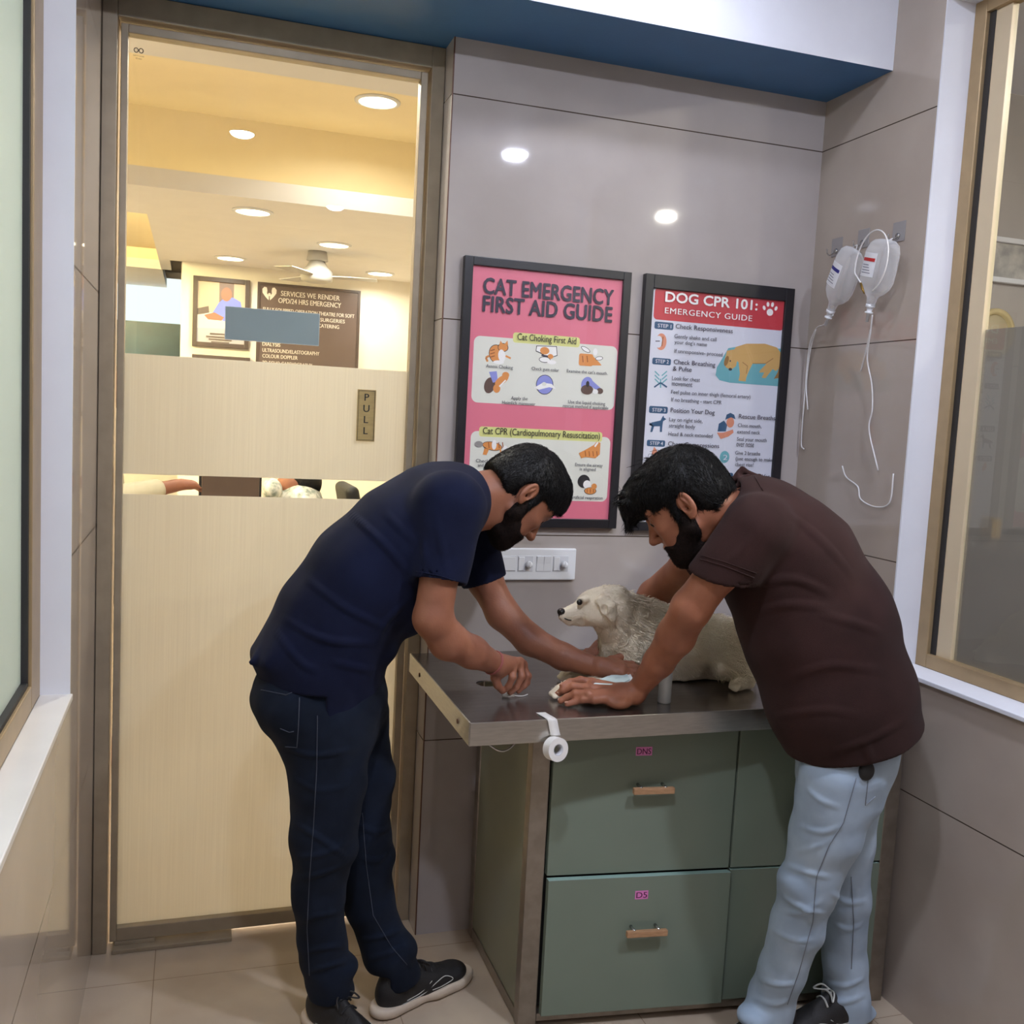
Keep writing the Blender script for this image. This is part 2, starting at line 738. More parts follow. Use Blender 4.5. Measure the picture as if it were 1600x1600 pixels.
def coat(parent, name, count, length, flow, lift, width, mat, seed, keep=None, jitter=0.22):
    """short hairs standing on a mesh: thin three-sided spikes; length and flow are functions of position and normal"""
    me = parent.data
    n = len(me.vertices)
    co = np.empty(n * 3, np.float32)
    me.vertices.foreach_get('co', co)
    no = np.empty(n * 3, np.float32)
    me.vertex_normals.foreach_get('vector', no)
    co, no = co.reshape(-1, 3).astype(float) + np.array(world_loc(parent)), no.reshape(-1, 3).astype(float)
    rng = np.random.default_rng(seed)
    pick = rng.integers(0, n, count)
    b, nn = co[pick] + rng.normal(0, 0.0008, (count, 3)), no[pick]
    if keep is not None:
        k = keep(b)
        b, nn = b[k], nn[k]
    m = len(b)
    ln = length(b) * rng.uniform(0.65, 1.3, m)
    fl = flow(b) + rng.normal(0, jitter, (m, 3))
    fl -= nn * (fl * nn).sum(1)[:, None]
    fl /= np.maximum(np.linalg.norm(fl, axis=1), 1e-6)[:, None]
    dr = fl + nn * lift
    dr /= np.linalg.norm(dr, axis=1)[:, None]
    side = np.cross(dr, nn)
    side /= np.maximum(np.linalg.norm(side, axis=1), 1e-6)[:, None]
    up = np.cross(dr, side)
    base = b - nn * 0.0006
    mid = b + dr * (ln * 0.55)[:, None]
    tip = b + dr * ln[:, None] - nn * (ln * 0.22)[:, None]
    w = width
    V = np.stack([base + side * w, base - side * w, base + up * w, mid + side * w * 0.75, mid - side * w * 0.75, mid + up * w * 0.75, tip], 1).reshape(-1, 3)
    i = np.arange(m) * 7
    T = [(0, 1, 4), (0, 4, 3), (1, 2, 5), (1, 5, 4), (2, 0, 3), (2, 3, 5), (3, 4, 6), (4, 5, 6), (5, 3, 6)]
    Fc = np.concatenate([np.stack([i + a, i + c, i + d], 1) for a, c, d in T])
    fm = bpy.data.meshes.new(name)
    fm.vertices.add(len(V))
    fm.vertices.foreach_set('co', V.astype(np.float32).ravel())
    fm.loops.add(len(Fc) * 3)
    fm.loops.foreach_set('vertex_index', Fc.astype(np.int32).ravel())
    fm.polygons.add(len(Fc))
    fm.polygons.foreach_set('loop_start', np.arange(0, len(Fc) * 3, 3, dtype=np.int32))
    fm.update(calc_edges=True)
    f = obj_me(name, fm, mat, parent, True)
    f['kind'] = 'stuff'
    return f
# ------------------------------------------------------------------ the room (metres; camera above the origin, X along the back wall, Y into the room)
XL, XR, YB, YD = -0.242, 1.818, 2.656, 2.780
PX = 0.642                        # corner of the tiled pier beside the door
ZC = 2.78
ZT = 0.845                        # steel table top
JZ = [(2, 0.587, 0.6)]
M = {}
M['tile_back'] = tile_mat('tile_back', (182, 174, 170), (171, 162, 157), 0.035, JZ, nscale=3.0)
M['tile_right'] = tile_mat('tile_right', (180, 168, 157), (168, 155, 144), 0.04, JZ, nscale=3.0)
M['tile_left'] = tile_mat('tile_left', (186, 172, 158), (178, 163, 148), 0.05, JZ, nscale=3.0, half=0.0022)
M['tile_floor'] = tile_mat('tile_floor', (190, 174, 154), (176, 158, 138), 0.16, [(0, -0.076, 0.6), (1, 2.586, 0.6)], half=0.0011,
                           nscale=3.5, jrgb=(140, 122, 104))
M['white_paint'] = pmat('white_paint', (226, 228, 236), 0.5, noise=0.02)
M['blue_paint'] = pmat('blue_paint', (58, 108, 158), 0.5, noise=0.04, bump=0.06, bscale=90)
M['bronze'] = pmat('bronze', (164, 150, 128), 0.4, metal=0.3, noise=0.06, nscale=20)
M['bronze_light'] = pmat('bronze_light', (170, 146, 110), 0.4, metal=0.45, noise=0.05, nscale=20)
M['gasket'] = pmat('gasket', (40, 38, 38), 0.6, noise=0.1)
M['cream_metal'] = pmat('cream_metal', (206, 188, 156), 0.4, noise=0.03)
M['edge_brown'] = pmat('edge_brown', (96, 62, 46), 0.5, noise=0.15, nscale=30)
M['glass'] = glass_mat('glass', (247, 250, 248), 1.0)
M['poster_glass'] = glass_mat('poster_glass', (255, 255, 255), 1.0)
M['sill'] = pmat('sill', (220, 216, 210), 0.18, noise=0.03, nscale=6)


def struct(name, bm, m, label=None):
    o = obj(name, bm, m)
    o['kind'] = 'structure'
    if label:
        o['label'] = label
    return o


# ---- lights the place has: round downlights in the white ceiling
M['lens'] = emit_mat('lamp_lens', (235, 240, 255), 26.0)
M['lens_warm'] = emit_mat('lamp_lens_warm', (255, 236, 200), 16.0)
M['trim_white'] = pmat('trim_white', (235, 235, 235), 0.4, noise=0.02)


def downlight(label, x, y, z, power, rgb, r=0.055, warm=False, group=None, spot=None, rad=None):
    t = thing('ceiling_downlight', label, 'ceiling light', (x, y, z), group)
    bm = bmesh.new()
    lathe(bm, [(r + 0.016, 0.0), (r + 0.016, -0.004), (r + 0.004, -0.008), (r, -0.008), (r, 0.0)], (x, y, z), seg=32)
    obj('trim_ring', bm, M['trim_white'], t, True)
    bm = bmesh.new()
    if warm:
        lathe(bm, [(0.0, -0.002), (r - 0.001, -0.002), (r - 0.001, -0.005), (0.0, -0.005)], (x, y, z), seg=32)
        obj('lens', bm, M['lens_warm'], t)
        ld = bpy.data.lights.new('downlight', 'AREA')
        ld.shape = 'DISK'
        ld.size = r * 1.8
        ld.spread = math.radians(160)
        ld.energy = power
        ld.color = lin(rgb)
        lo = bpy.data.objects.new('downlight', ld)
        COL.objects.link(lo)
        lo.location = (0, 0, -0.012)
        lo.parent = t
    else:                          # a bulging opal lens that gives the light itself
        lathe(bm, [(0.0, -0.002)] + [((r - 0.001) * math.cos(q * math.pi / 16), -0.004 - 0.022 * math.sin(q * math.pi / 16)) for q in range(9)], (x, y, z), seg=32)
        obj('lens', bm, emit_mat('opal_lens', rgb, power), t, True)
    return t


COOL = (228, 235, 255)
WARM = (255, 247, 238)
L_ROOM = 1000.0
downlight('white round downlight in the treatment room ceiling towards the right window', 1.42, 0.76, ZC, L_ROOM, COOL, group='treatment room downlights')
downlight('white round downlight in the treatment room ceiling towards the left window', 0.18, 0.72, ZC, L_ROOM * 0.8, COOL, group='treatment room downlights')
downlight('white round downlight at the rear of the treatment room ceiling', 0.8, -0.7, ZC, L_ROOM * 0.15, COOL, group='treatment room downlights')

downlight('white round downlight in the treatment room ceiling close in front of the beam', 1.05, 2.02, ZC, L_ROOM * 0.20, COOL, r=0.05, group='treatment room downlights')
# ---- shell of the treatment room
Y0, Y1 = -1.6, YB
struct('floor', B(-2.2, 4.6, Y0 - 0.1, 8.2, -0.08, 0.0), M['tile_floor'])
struct('ceiling', B(XL - 0.12, XR + 0.12, Y0 - 0.1, 2.36, ZC, ZC + 0.08), M['white_paint'])
struct('wall_rear', B(XL - 0.12, XR + 0.12, Y0 - 0.1, Y0, 0.0, ZC), pmat('rear_paint', (150, 142, 134), 0.6, noise=0.03))
struct('wall_back', B(PX + 0.003, XR + 0.10, YB, YB + 0.20, 0.0, ZC), M['tile_back'])
struct('trim_1', B(PX - 0.0005, PX + 0.003, YB - 0.0006, YB + 0.004, 0.0, 2.535), M['edge_brown'])
struct('trim_2', B(PX - 0.0005, PX + 0.003, YB + 0.004, YB + 0.20, 0.0, 2.535), M['tile_back'])
# beam: white front, blue underside
bm = bmesh.new()
box(bm, XL, XR, 2.355, 2.90, 2.535, ZC + 0.08, 0)
for f in bm.faces:
    if f.normal.z < -0.5:
        f.material_index = 1
struct('ceiling_beam', bm, [M['white_paint'], M['blue_paint']])

# right wall with its window opening (Y -0.15 .. 2.165, z 0.905 .. 2.66)
RY0, RY1, RZ0, RZ1 = 0.55, 2.165, 0.905, 2.66
bm = bmesh.new()
box(bm, XR, XR + 0.12, RY1, YB + 0.2, 0, ZC)
box(bm, XR, XR + 0.12, Y0, RY1, 0, RZ0 - 0.012)
box(bm, XR, XR + 0.12, Y0, RY0, RZ0 - 0.012, ZC)
box(bm, XR, XR + 0.12, RY0, RY1, RZ1, ZC)
struct('wall_right', bm, M['tile_right'])
w2 = thing('window_2', None, None, (XR + 0.1, 1.0, RZ0), kind='structure')
bm = bmesh.new()
box(bm, XR - 0.001, XR + 0.088, RY1 - 0.006, RY1 - 0.001, RZ0, RZ1)
box(bm, XR - 0.001, XR + 0.088, RY0 + 0.001, RY0 + 0.006, RZ0, RZ1)
box(bm, XR - 0.001, XR + 0.088, RY0, RY1, RZ1 - 0.006, RZ1 - 0.001)
obj('window_reveal', bm, M['white_paint'], w2)
obj('window_sill', B(XR - 0.012, XR + 0.088, RY0, RY1 - 0.001, RZ0 - 0.012, RZ0, 0.002), M['white_paint'], w2)
bm = bmesh.new()
fx0, fx1 = XR + 0.087, XR + 0.125
box(bm, fx0, fx1, 2.118, RY1 - 0.006, RZ0, RZ1, 0, 0.002)
box(bm, fx0, fx1, RY0 + 0.006, RY0 + 0.05, RZ0, RZ1, 0, 0.002)
box(bm, fx0, fx1, RY0 + 0.0502, 2.1178, RZ0, RZ0 + 0.038, 0, 0.002)
box(bm, fx0, fx1, RY0 + 0.0502, 2.1178, RZ1 - 0.04, RZ1 - 0.006, 0, 0.002)
obj('window_frame', bm, M['bronze_light'], w2)
obj('gasket', B(fx0 + 0.012, fx0 + 0.03, 2.098, 2.119, RZ0 + 0.036, RZ1 - 0.04), M['gasket'], w2)
bm = bmesh.new()
box(bm, fx0 + 0.014, fx0 + 0.034, 2.046, 2.099, RZ0 + 0.037, RZ1 - 0.04, 0, 0.001)
obj('sash_stile', bm, M['cream_metal'], w2)
obj('pane', B(fx0 + 0.022, fx0 + 0.026, RY0 + 0.045, 2.047, RZ0 + 0.037, RZ1 - 0.04), M['glass'], w2)

# left wall with its window opening (Y 0.3 .. 2.2)
LY0, LY1, LZ0, LZ1 = 1.15, 2.200, 0.893, 2.70
bm = bmesh.new()
box(bm, XL - 0.12, XL, LY1, YD + 0.12, 0, ZC)
box(bm, XL - 0.12, XL, Y0, LY1, 0, LZ0 - 0.014)
box(bm, XL - 0.12, XL, Y0, LY0, LZ0 - 0.014, ZC)
box(bm, XL - 0.12, XL, LY0, LY1, LZ1, ZC)
struct('wall_left', bm, M['tile_left'])
w1 = thing('window_1', None, None, (XL - 0.06, 1.0, LZ0), kind='structure')
bm = bmesh.new()
box(bm, XL - 0.058, XL + 0.001, LY1 - 0.005, LY1 - 0.001, LZ0, LZ1)
box(bm, XL - 0.058, XL + 0.001, LY0 + 0.001, LY0 + 0.005, LZ0, LZ1)
box(bm, XL - 0.058, XL + 0.001, LY0, LY1, LZ1 - 0.005, LZ1 - 0.001)
obj('window_reveal', bm, M['white_paint'], w1)
obj('window_sill', B(XL - 0.058, XL + 0.006, LY0, LY1 - 0.001, LZ0 - 0.014, LZ0, 0.002), M['sill'], w1)
bm = bmesh.new()
gx1 = XL - 0.057
gx0 = gx1 - 0.04
box(bm, gx0, gx1, 2.085, LY1 - 0.005, LZ0, LZ1, 0, 0.002)
box(bm, gx0, gx1, LY0, LY0 + 0.05, LZ0, LZ1, 0, 0.002)
box(bm, gx0, gx1, LY0 + 0.0502, 2.0848, LZ0, LZ0 + 0.05, 0, 0.002)
box(bm, gx0, gx1, LY0 + 0.0502, 2.0848, LZ1 - 0.05, LZ1 - 0.006, 0, 0.002)
obj('window_frame', bm, M['bronze_light'], w1)
bm = bmesh.new()
box(bm, gx0 + 0.012, gx1 - 0.006, 2.072, 2.086, LZ0 + 0.05, LZ1 - 0.05)
box(bm, gx0 + 0.012, gx1 - 0.006, LY0 + 0.05, 2.072, LZ0 + 0.049, LZ0 + 0.06)
obj('gasket', bm, M['gasket'], w1)
M['frost_left'] = film_mat('frosted_pane', (226, 232, 222), 0.0, 0.5)
obj('pane', B(gx0 + 0.018, gx0 + 0.022, LY0 + 0.045, 2.073, LZ0 + 0.058, LZ1 - 0.05), M['frost_left'], w1)
# the passage on the other side of the frosted window
struct('wall_passage', B(-2.2, -2.1, Y0 - 0.1, 2.9, 0, ZC), M['white_paint'])
struct('ceiling_passage', B(-2.2, XL - 0.12, Y0 - 0.1, 2.9, ZC, ZC + 0.06), M['white_paint'])
struct('wall_passage_end', B(-2.2, XL - 0.12, Y0 - 0.1, Y0, 0, ZC), M['white_paint'])
downlight('white round downlight in the passage behind the frosted window', -1.2, 1.3, ZC, 1500.0, (240, 246, 240), group='passage downlights')

# ---- the glass door and its frame
M['film'] = film_mat('door_film', (242, 236, 226), 0.02, 0.62, True)
d1 = thing('door_1', None, None, (0.2, YD, 0), kind='structure')
bm = bmesh.new()
box(bm, XL + 0.001, -0.205, YD - 0.035, YD + 0.07, 0, 2.534, 0, 0.002)
box(bm, -0.206, -0.2055 + 0.0, YD, YD + 0.001, 0, 0.001)
box(bm, 0.604, PX - 0.001, YD - 0.035, YD + 0.07, 0, 2.534, 0, 0.002)
box(bm, -0.205, 0.604, YD - 0.035, YD + 0.07, 2.476, 2.534, 0, 0.002)
obj('door_frame', bm, M['bronze'], d1)
bm = bmesh.new()
lz0, lz1 = 0.022, 2.468
box(bm, -0.1985, -0.181, YD - 0.016, YD + 0.022, lz0, lz1, 0, 0.002)
box(bm, 0.578, 0.5985, YD - 0.016, YD + 0.022, lz0, lz1, 0, 0.002)
box(bm, -0.181, 0.578, YD - 0.016, YD + 0.022, 2.446, lz1, 0, 0.002)
box(bm, -0.181, 0.578, YD - 0.016, YD + 0.022, lz0, 0.06, 0, 0.002)
obj('door_leaf_rails', bm, M['bronze'], d1)
obj('pane', B(-0.182, 0.579, YD, YD + 0.006, 0.058, 2.447), M['glass'], d1)
obj('frosted_film', B(-0.181, 0.578, YD + 0.0065, YD + 0.0075, 1.322, 1.641), M['film'], d1)
obj('frosted_film', B(-0.181, 0.578, YD + 0.0065, YD + 0.0075, 0.06, 1.268), M['film'], d1)
bm = bmesh.new()
box(bm, -0.19, 0.128, YD - 0.045, YD + 0.03, 0.0, 0.012, 0, 0.002)
box(bm, -0.185, -0.08, YD - 0.02, YD + 0.02, 0.012, 0.022, 0, 0.001)
obj('floor_spring_plate', bm, M['bronze'], d1)
# etched mark in the top corner of the pane
bm = bmesh.new()
M['etch'] = pmat('etch', (70, 68, 64), 0.6, noise=0.05)
for cx in (-0.163, -0.151):
    tube(bm, [(cx + 0.005 * math.cos(k * math.pi / 8), YD - 0.0006, 2.411 + 0.0055 * math.sin(k * math.pi / 8)) for k in range(16)], 0.0012, 5, closed=True)
put_text(bm, 'SAFETY GLASS', -0.170, YD - 0.0006, 2.396, width=0.026)
put_text(bm, '10 mm', -0.164, YD - 0.0006, 2.389, width=0.014)
obj('etched_mark', bm, M['etch'], d1)

# ---- the waiting room seen through the door
WZ = 2.39
M['cream_wall'] = pmat('cream_wall', (236, 228, 214), 0.6, noise=0.02)
M['cream_ceiling'] = pmat('cream_ceiling', (230, 226, 222), 0.6, noise=0.015)
M['yellow_cove'] = pmat('yellow_cove', (250, 232, 190), 0.6, noise=0.015)
M['teal_panel'] = pmat('teal_panel', (48, 82, 96), 0.3, noise=0.2, nscale=6)
WL, WR = -2.1, 1.42
struct('ceiling_waiting_room', B(WL, WR, YD + 0.12, 3.42, 2.60, 2.70), M['cream_ceiling'])
bm = bmesh.new()
box(bm, WL, WR, 3.40, 4.62, 2.75, 2.80)
box(bm, WL, WR, 4.52, 4.60, 2.40, 2.75)
box(bm, WL, WR, 3.40, 3.42, 2.60, 2.75)
struct('ceiling_recess', bm, M['yellow_cove'])
bm = bmesh.new()
box(bm, -0.23, WR, 4.60, 6.52, WZ, WZ + 0.06)
box(bm, WL, -0.23, 4.60, 5.0, WZ, WZ + 0.06)
box(bm, WL, -0.23, 7.0, 8.2, WZ, WZ + 0.06)
box(bm, WL, WR, 4.36, 4.60, WZ, WZ + 0.02)
box(bm, WL, WR, 4.36, 4.375, WZ, 2.468)
box(bm, -0.235, -0.17, 5.0, 7.0, WZ, 2.52)
struct('ceiling_lower', bm, M['cream_ceiling'])
struct('ceiling_tray', box(B(WL, -0.2, 4.98, 7.02, 2.52, 2.56), WL, -0.2, 7.0, 7.02, WZ + 0.06, 2.52), M['yellow_cove'])
struct('wall_waiting_far', B(-0.10, WR + 0.1, 6.5, 6.6, 0, 2.5), M['cream_wall'])
struct('wall_waiting_right', B(WR, WR + 0.1, YB + 0.2, 6.5, 0, 2.8), M['cream_wall'])
struct('wall_waiting_left', B(WL - 0.1, WL, 2.9, 8.2, 0, 2.8), M['cream_wall'])
struct('wall_passage_far', B(WL - 0.1, 0.2, 8.1, 8.2, 0, 2.8), M['cream_wall'])
struct('wall_waiting_near', B(WL - 0.1, XL - 0.12, 2.8, 2.9, 0, 2.8), M['cream_wall'])
struct('wall_header', B(XL - 0.12, WR, YD + 0.07, YD + 0.12, 2.53, 2.8), M['cream_ceiling'])
# warm lamps of the waiting room
GW = 'waiting room downlights'
for lab, px, py, zz, pw in (
        ('warm bright downlight in the yellow ceiling recess behind the glass door', 590, 158, 2.75, 6),
        ('warm downlight behind the glass door, nearest to the recess in the lower ceiling', 395, 330, WZ, 6),
        ('small warm downlight above the ceiling fan behind the glass door', 522, 382, WZ, 8),
        ('warm downlight above the framed portrait behind the glass door', 360, 403, WZ, 4.5),
        ('warm downlight to the right of the ceiling fan behind the glass door', 594, 427, WZ, 5)):
    p = atz(px, py, zz)
    downlight(lab, p.x, p.y, zz, pw, WARM, r=0.075, warm=True, group=GW)
# led strip lying on the cove ledge
M['led_tray'] = emit_mat('led_tray', (255, 232, 170), 1400.0)
M['led'] = emit_mat('led_strip', (255, 234, 188), 4.0)
o = obj('led_strip', B(WL + 0.1, WR - 0.05, 4.39, 4.41, WZ + 0.021, WZ + 0.03), M['led'])
tag(o, 'warm led strip lying on the cove ledge behind the glass door', 'light strip')
o = obj('led_strip', B(WL + 0.1, -0.30, 5.003, 5.018, WZ + 0.061, WZ + 0.068), M['led_tray'])
tag(o, 'warm led strip lying at the near edge of the small ceiling tray', 'light strip')
downlight('added unseen downlight brightening the passage left of the waiting room wall', -0.9, 7.5, WZ, 10, WARM, r=0.075, warm=True, group=GW)  # added lamp out of view, brightens the otherwise unlit passage end
# added downlights out of sight, put in to light the frosted film from behind
downlight('added unseen warm downlight in the waiting room ceiling left of the door', -0.9, 3.15, 2.60, 28, WARM, r=0.075, warm=True, group=GW)
downlight('added unseen warm downlight in the waiting room ceiling close behind the door', 0.3, 3.12, 2.60, 17, WARM, r=0.075, warm=True, group=GW)
downlight('added unseen warm downlight in the lower waiting room ceiling left of the tray', -1.3, 4.8, WZ, 20, WARM, r=0.075, warm=True, group=GW)
# ------------------------------------------------------------------ the room beyond the right window
M['grey_wall'] = pmat('grey_wall', (176, 170, 166), 0.6, noise=0.03)
M['wood_dark'] = pmat('wood_dark', (84, 74, 68), 0.4, noise=0.1, nscale=12, stretch=(1, 1, 6))
M['window_film'] = film_mat('window_film', (150, 146, 146), 0.42, 0.5)
struct('wall_side_room_far', B(XR + 0.12, 4.7, 3.2, 3.3, 0, 2.9), M['grey_wall'])
struct('wall_side_room_right', B(4.6, 4.7, Y0 - 0.1, 3.2, 0, 2.9), M['grey_wall'])
struct('wall_side_room_near', B(XR + 0.12, 4.7, Y0 - 0.1, Y0, 0, 2.9), M['grey_wall'])
struct('ceiling_side_room', B(XR + 0.12, 4.7, Y0 - 0.1, 3.3, 2.9, 2.96), M['white_paint'])
obj('frosted_film', B(fx0 + 0.0262, fx0 + 0.0268, RY0 + 0.046, 2.046, RZ0 + 0.038, 1.812), M['window_film'], w2)
for x, y in ((2.9, 1.0), (2.9, -0.6)):
    downlight('round downlight in the side room beyond the right window, %s' % ('nearer to the far wall' if y > 0 else 'nearer to the camera'), x, y, 2.9, 1500, (255, 246, 236), group='side room downlights')
# what stands in it
a, b = at(1543, 366, 3.17), at(1612, 446, 3.17)
t = thing('framed_picture', 'pale framed picture on the grey wall beyond the right window', 'picture', ((a.x + b.x) / 2, 3.2, b.z))
bm = bmesh.new()
for x0, x1, z0, z1 in ((a.x, a.x + 0.02, b.z, a.z), (b.x - 0.02, b.x, b.z, a.z), (a.x, b.x, a.z - 0.02, a.z), (a.x, b.x, b.z, b.z + 0.02)):
    box(bm, x0, x1, 3.175, 3.1995, z0, z1, 0, 0.002)
obj('frame', bm, M['white_paint'], t)
obj('print', B(a.x + 0.019, b.x - 0.019, 3.19, 3.1994, b.z + 0.019, a.z - 0.019), pmat('print_grey', (150, 150, 150), 0.5, rgb2=(200, 196, 190), nscale=14), t)
a = at(1562, 520, 3.15)
t = thing('wall_clock', 'round cream rimmed clock partly hidden by the grey window film', 'clock', (a.x, 3.2, a.z - 0.09))
bm = bmesh.new()
lathe(bm, [(0.0, 0.0), (0.098, 0.0), (0.098, 0.03), (0.078, 0.034), (0.076, 0.018), (0.0, 0.018)], (a.x, 3.1995, a.z), axis=(0, -1, 0), seg=40)
obj('rim', bm, pmat('clock_rim', (214, 196, 150), 0.35, noise=0.05), t, True)
bm = bmesh.new()
lathe(bm, [(0.0, 0.0185), (0.075, 0.0185), (0.075, 0.0195), (0.0, 0.0195)], (a.x, 3.1995, a.z), axis=(0, -1, 0), seg=40)
obj('face', bm, pmat('clock_face', (196, 184, 156), 0.5, noise=0.04), t)
a = at(1500, 822, 3.0)
t = thing('side_counter', 'long dark counter along the far wall beyond the right window', 'counter', (3.3, 2.95, 0))
obj('counter_top', B(2.0, 4.59, 2.62, 3.199, 1.13, 1.17, 0.003), M['wood_dark'], t)
obj('counter_body', B(2.02, 4.58, 2.68, 3.199, 0.0, 1.129), M['wood_dark'], t)
a = at(1548, 820, 2.9)
t = thing('yellow_box', 'small upright yellow box standing on the dark counter', 'box', (a.x, 2.9, 1.17))
obj('carton', B(a.x - 0.022, a.x + 0.022, 2.87, 2.93, 1.1705, 1.245, 0.002), pmat('yellow_card', (214, 176, 92), 0.5, noise=0.05), t)
# ------------------------------------------------------------------ steel table top, drawer cabinet and what lies on them
M['steel'] = pmat('steel', (150, 144, 140), 0.24, metal=0.92, noise=0.10, nscale=14, stretch=(1, 6, 6), bump=0.03, bscale=120)
M['steel_edge'] = pmat('steel_edge', (190, 186, 178), 0.28, metal=0.9, noise=0.06, nscale=30, stretch=(1, 1, 8))
M['steel_post'] = pmat('steel_post', (150, 142, 132), 0.32, metal=0.8, noise=0.12, nscale=25)
M['sage'] = pmat('sage', (118, 130, 116), 0.32, noise=0.025, nscale=5)
M['sage_side'] = pmat('sage_side', (128, 130, 110), 0.22, noise=0.03, nscale=4)
M['edge_band'] = pmat('edge_band', (150, 178, 168), 0.35, noise=0.03)
M['handle_wood'] = pmat('handle_wood', (176, 136, 100), 0.4, noise=0.12, nscale=40, stretch=(1, 6, 6))
M['chrome'] = pmat('chrome', (200, 200, 200), 0.15, metal=1.0, noise=0.03)
M['dark'] = pmat('dark', (22, 20, 20), 0.6, noise=0.1)
M['pink_label'] = pmat('pink_label', (226, 132, 196), 0.5, noise=0.03)
M['purple_ink'] = pmat('purple_ink', (88, 16, 66), 0.5, noise=0.05)
M['white_plastic'] = pmat('white_plastic', (226, 228, 232), 0.35, noise=0.02)
M['tape_white'] = pmat('tape_white', (232, 228, 222), 0.6, noise=0.03, nscale=30)

# the worktop: folded steel tray turned down at the rim
TX0, TX1, TY0, TY1 = 0.592, 1.806, 2.018, YB - 0.004
t = thing('steel_table_top', 'long stainless steel examination table top running along the tiled back wall', 'table', ((TX0 + TX1) / 2, 2.3, 0.793))
bm = bmesh.new()
HX, HY, HR = 0.722, 2.325, 0.0285
sheet = bmesh.new()
# top sheet with a round drain hole: ring of quads around the hole joined to the outline
n = 48
inn_t, inn_b, out_t, out_b = [], [], [], []
for k in range(n):
    a = 2 * math.pi * k / n
    c, s = math.cos(a), math.sin(a)
    inn = (HX + HR * c, HY + HR * s)
    sc_ = min(((TX1 if c > 0 else TX0) - HX) / c if abs(c) > 1e-6 else 9, ((TY1 if s > 0 else TY0) - HY) / s if abs(s) > 1e-6 else 9)
    out = (HX + sc_ * c, HY + sc_ * s)
    inn_t.append(bm.verts.new((*inn, ZT)))
    inn_b.append(bm.verts.new((*inn, ZT - 0.003)))
    out_t.append(bm.verts.new((*out, ZT)))
    out_b.append(bm.verts.new((*out, ZT - 0.003)))
corners = {}
for k in range(n):
    j = (k + 1) % n
    a, b = out_t[k].co, out_t[j].co
    extra_t, extra_b = [], []
    if abs(a.x - b.x) > 1e-5 and abs(a.y - b.y) > 1e-5:       # a corner of the outline lies between
        cx_ = TX1 if max(a.x, b.x) > TX1 - 1e-4 else TX0
        cy_ = TY1 if max(a.y, b.y) > TY1 - 1e-4 else TY0
        extra_t = [bm.verts.new((cx_, cy_, ZT))]
        extra_b = [bm.verts.new((cx_, cy_, ZT - 0.003))]
    bm.faces.new([inn_t[k], out_t[k]] + extra_t + [out_t[j], inn_t[j]])
    bm.faces.new([inn_b[j], out_b[j]] + extra_b + [out_b[k], inn_b[k]])
    bm.faces.new([inn_t[j], inn_b[j], inn_b[k], inn_t[k]])
obj('top_sheet', bm, M['steel'], t)
bm = bmesh.new()
box(bm, TX0, TX1, TY0 - 0.002, TY0 + 0.002, ZT - 0.052, ZT + 0.0005, 0, 0.0012)
box(bm, TX0, TX1, TY0, TY0 + 0.022, ZT - 0.053, ZT - 0.050)
obj('front_apron', bm, M['steel_edge'], t)
bm = bmesh.new()
box(bm, TX0 - 0.002, TX0 + 0.002, TY0 + 0.002, TY1, ZT - 0.052, ZT + 0.0015, 0, 0.0012)
box(bm, TX0, TX0 + 0.02, TY0 + 0.004, TY1, ZT - 0.053, ZT - 0.050)
ap = obj('side_apron', bm, M['steel_edge'], t)
for yy in (2.115, 2.52):
    bm = bmesh.new()
    lathe(bm, [(0.0, -0.001), (0.006, -0.001), (0.006, 0.0018), (0.0, 0.0024)], (TX0 - 0.002, yy, ZT - 0.026), axis=(-1, 0, 0), seg=14)
    obj('rivet', bm, M['edge_brown'], ap)
# wire loop under the overhang
bm = bmesh.new()
tube(bm, smooth_path([(0.64, 2.10, 0.793), (0.655, 2.10, 0.772), (0.69, 2.10, 0.748), (0.715, 2.10, 0.752), (0.735, 2.10, 0.775), (0.742, 2.10, 0.793)], 6), 0.0022, 8)
obj('wire_loop', bm, M['chrome'], t, True)

# the cabinet under it
cb = thing('drawer_cabinet', 'sage green four-drawer cabinet with steel posts under the steel table top', 'cabinet', (0.797, 2.165, 0))
CX0, CX1, CY, CD = 0.797, 1.803, 2.165, 0.47
CTOP = 0.7915


def cab(name, bm, m, parent=cb, smooth=False, label=None):
    for w_ in bm.verts:            # the front runs slightly askew to the wall
        w_.co.y -= (w_.co.x - CX0) * 0.112
    return obj(name, bm, m, parent, smooth, label)


bm = bmesh.new()
box(bm, CX0 + 0.008, CX1 - 0.008, CY + 0.022, CY + CD - 0.006, 0.045, CTOP - 0.004)
cab('carcass', bm, M['dark'])
cab('side_panel', B(CX0 + 0.004, CX0 + 0.008, CY + 0.03, CY + CD - 0.03, 0.035, CTOP - 0.002), M['sage_side'])
for x0, x1, y0, y1 in ((CX0, CX0 + 0.046, CY, CY + 0.034), (CX0, CX0 + 0.03, CY + CD - 0.034, CY + CD), (CX1 - 0.042, CX1, CY - 0.0, CY + 0.034), (CX1 - 0.03, CX1, CY + CD - 0.04, CY + CD)):
    cab('steel_post', B(x0, x1, y0, y1, 0.0, CTOP, 0.002), M['steel_post'])
cab('bottom_rail', B(CX0 + 0.047, CX1 - 0.035, CY + 0.002, CY + 0.026, 0.016, 0.036, 0.001), M['steel_post'])
cab('bottom_rail', B(CX0 + 0.001, CX0 + 0.026, CY + 0.035, CY + CD - 0.035, 0.004, 0.034, 0.001), M['steel_post'])
DX = [(CX0 + 0.052, 1.328), (1.334, CX1 - 0.045)]
DZ = [(0.400, CTOP - 0.006), (0.040, 0.394)]
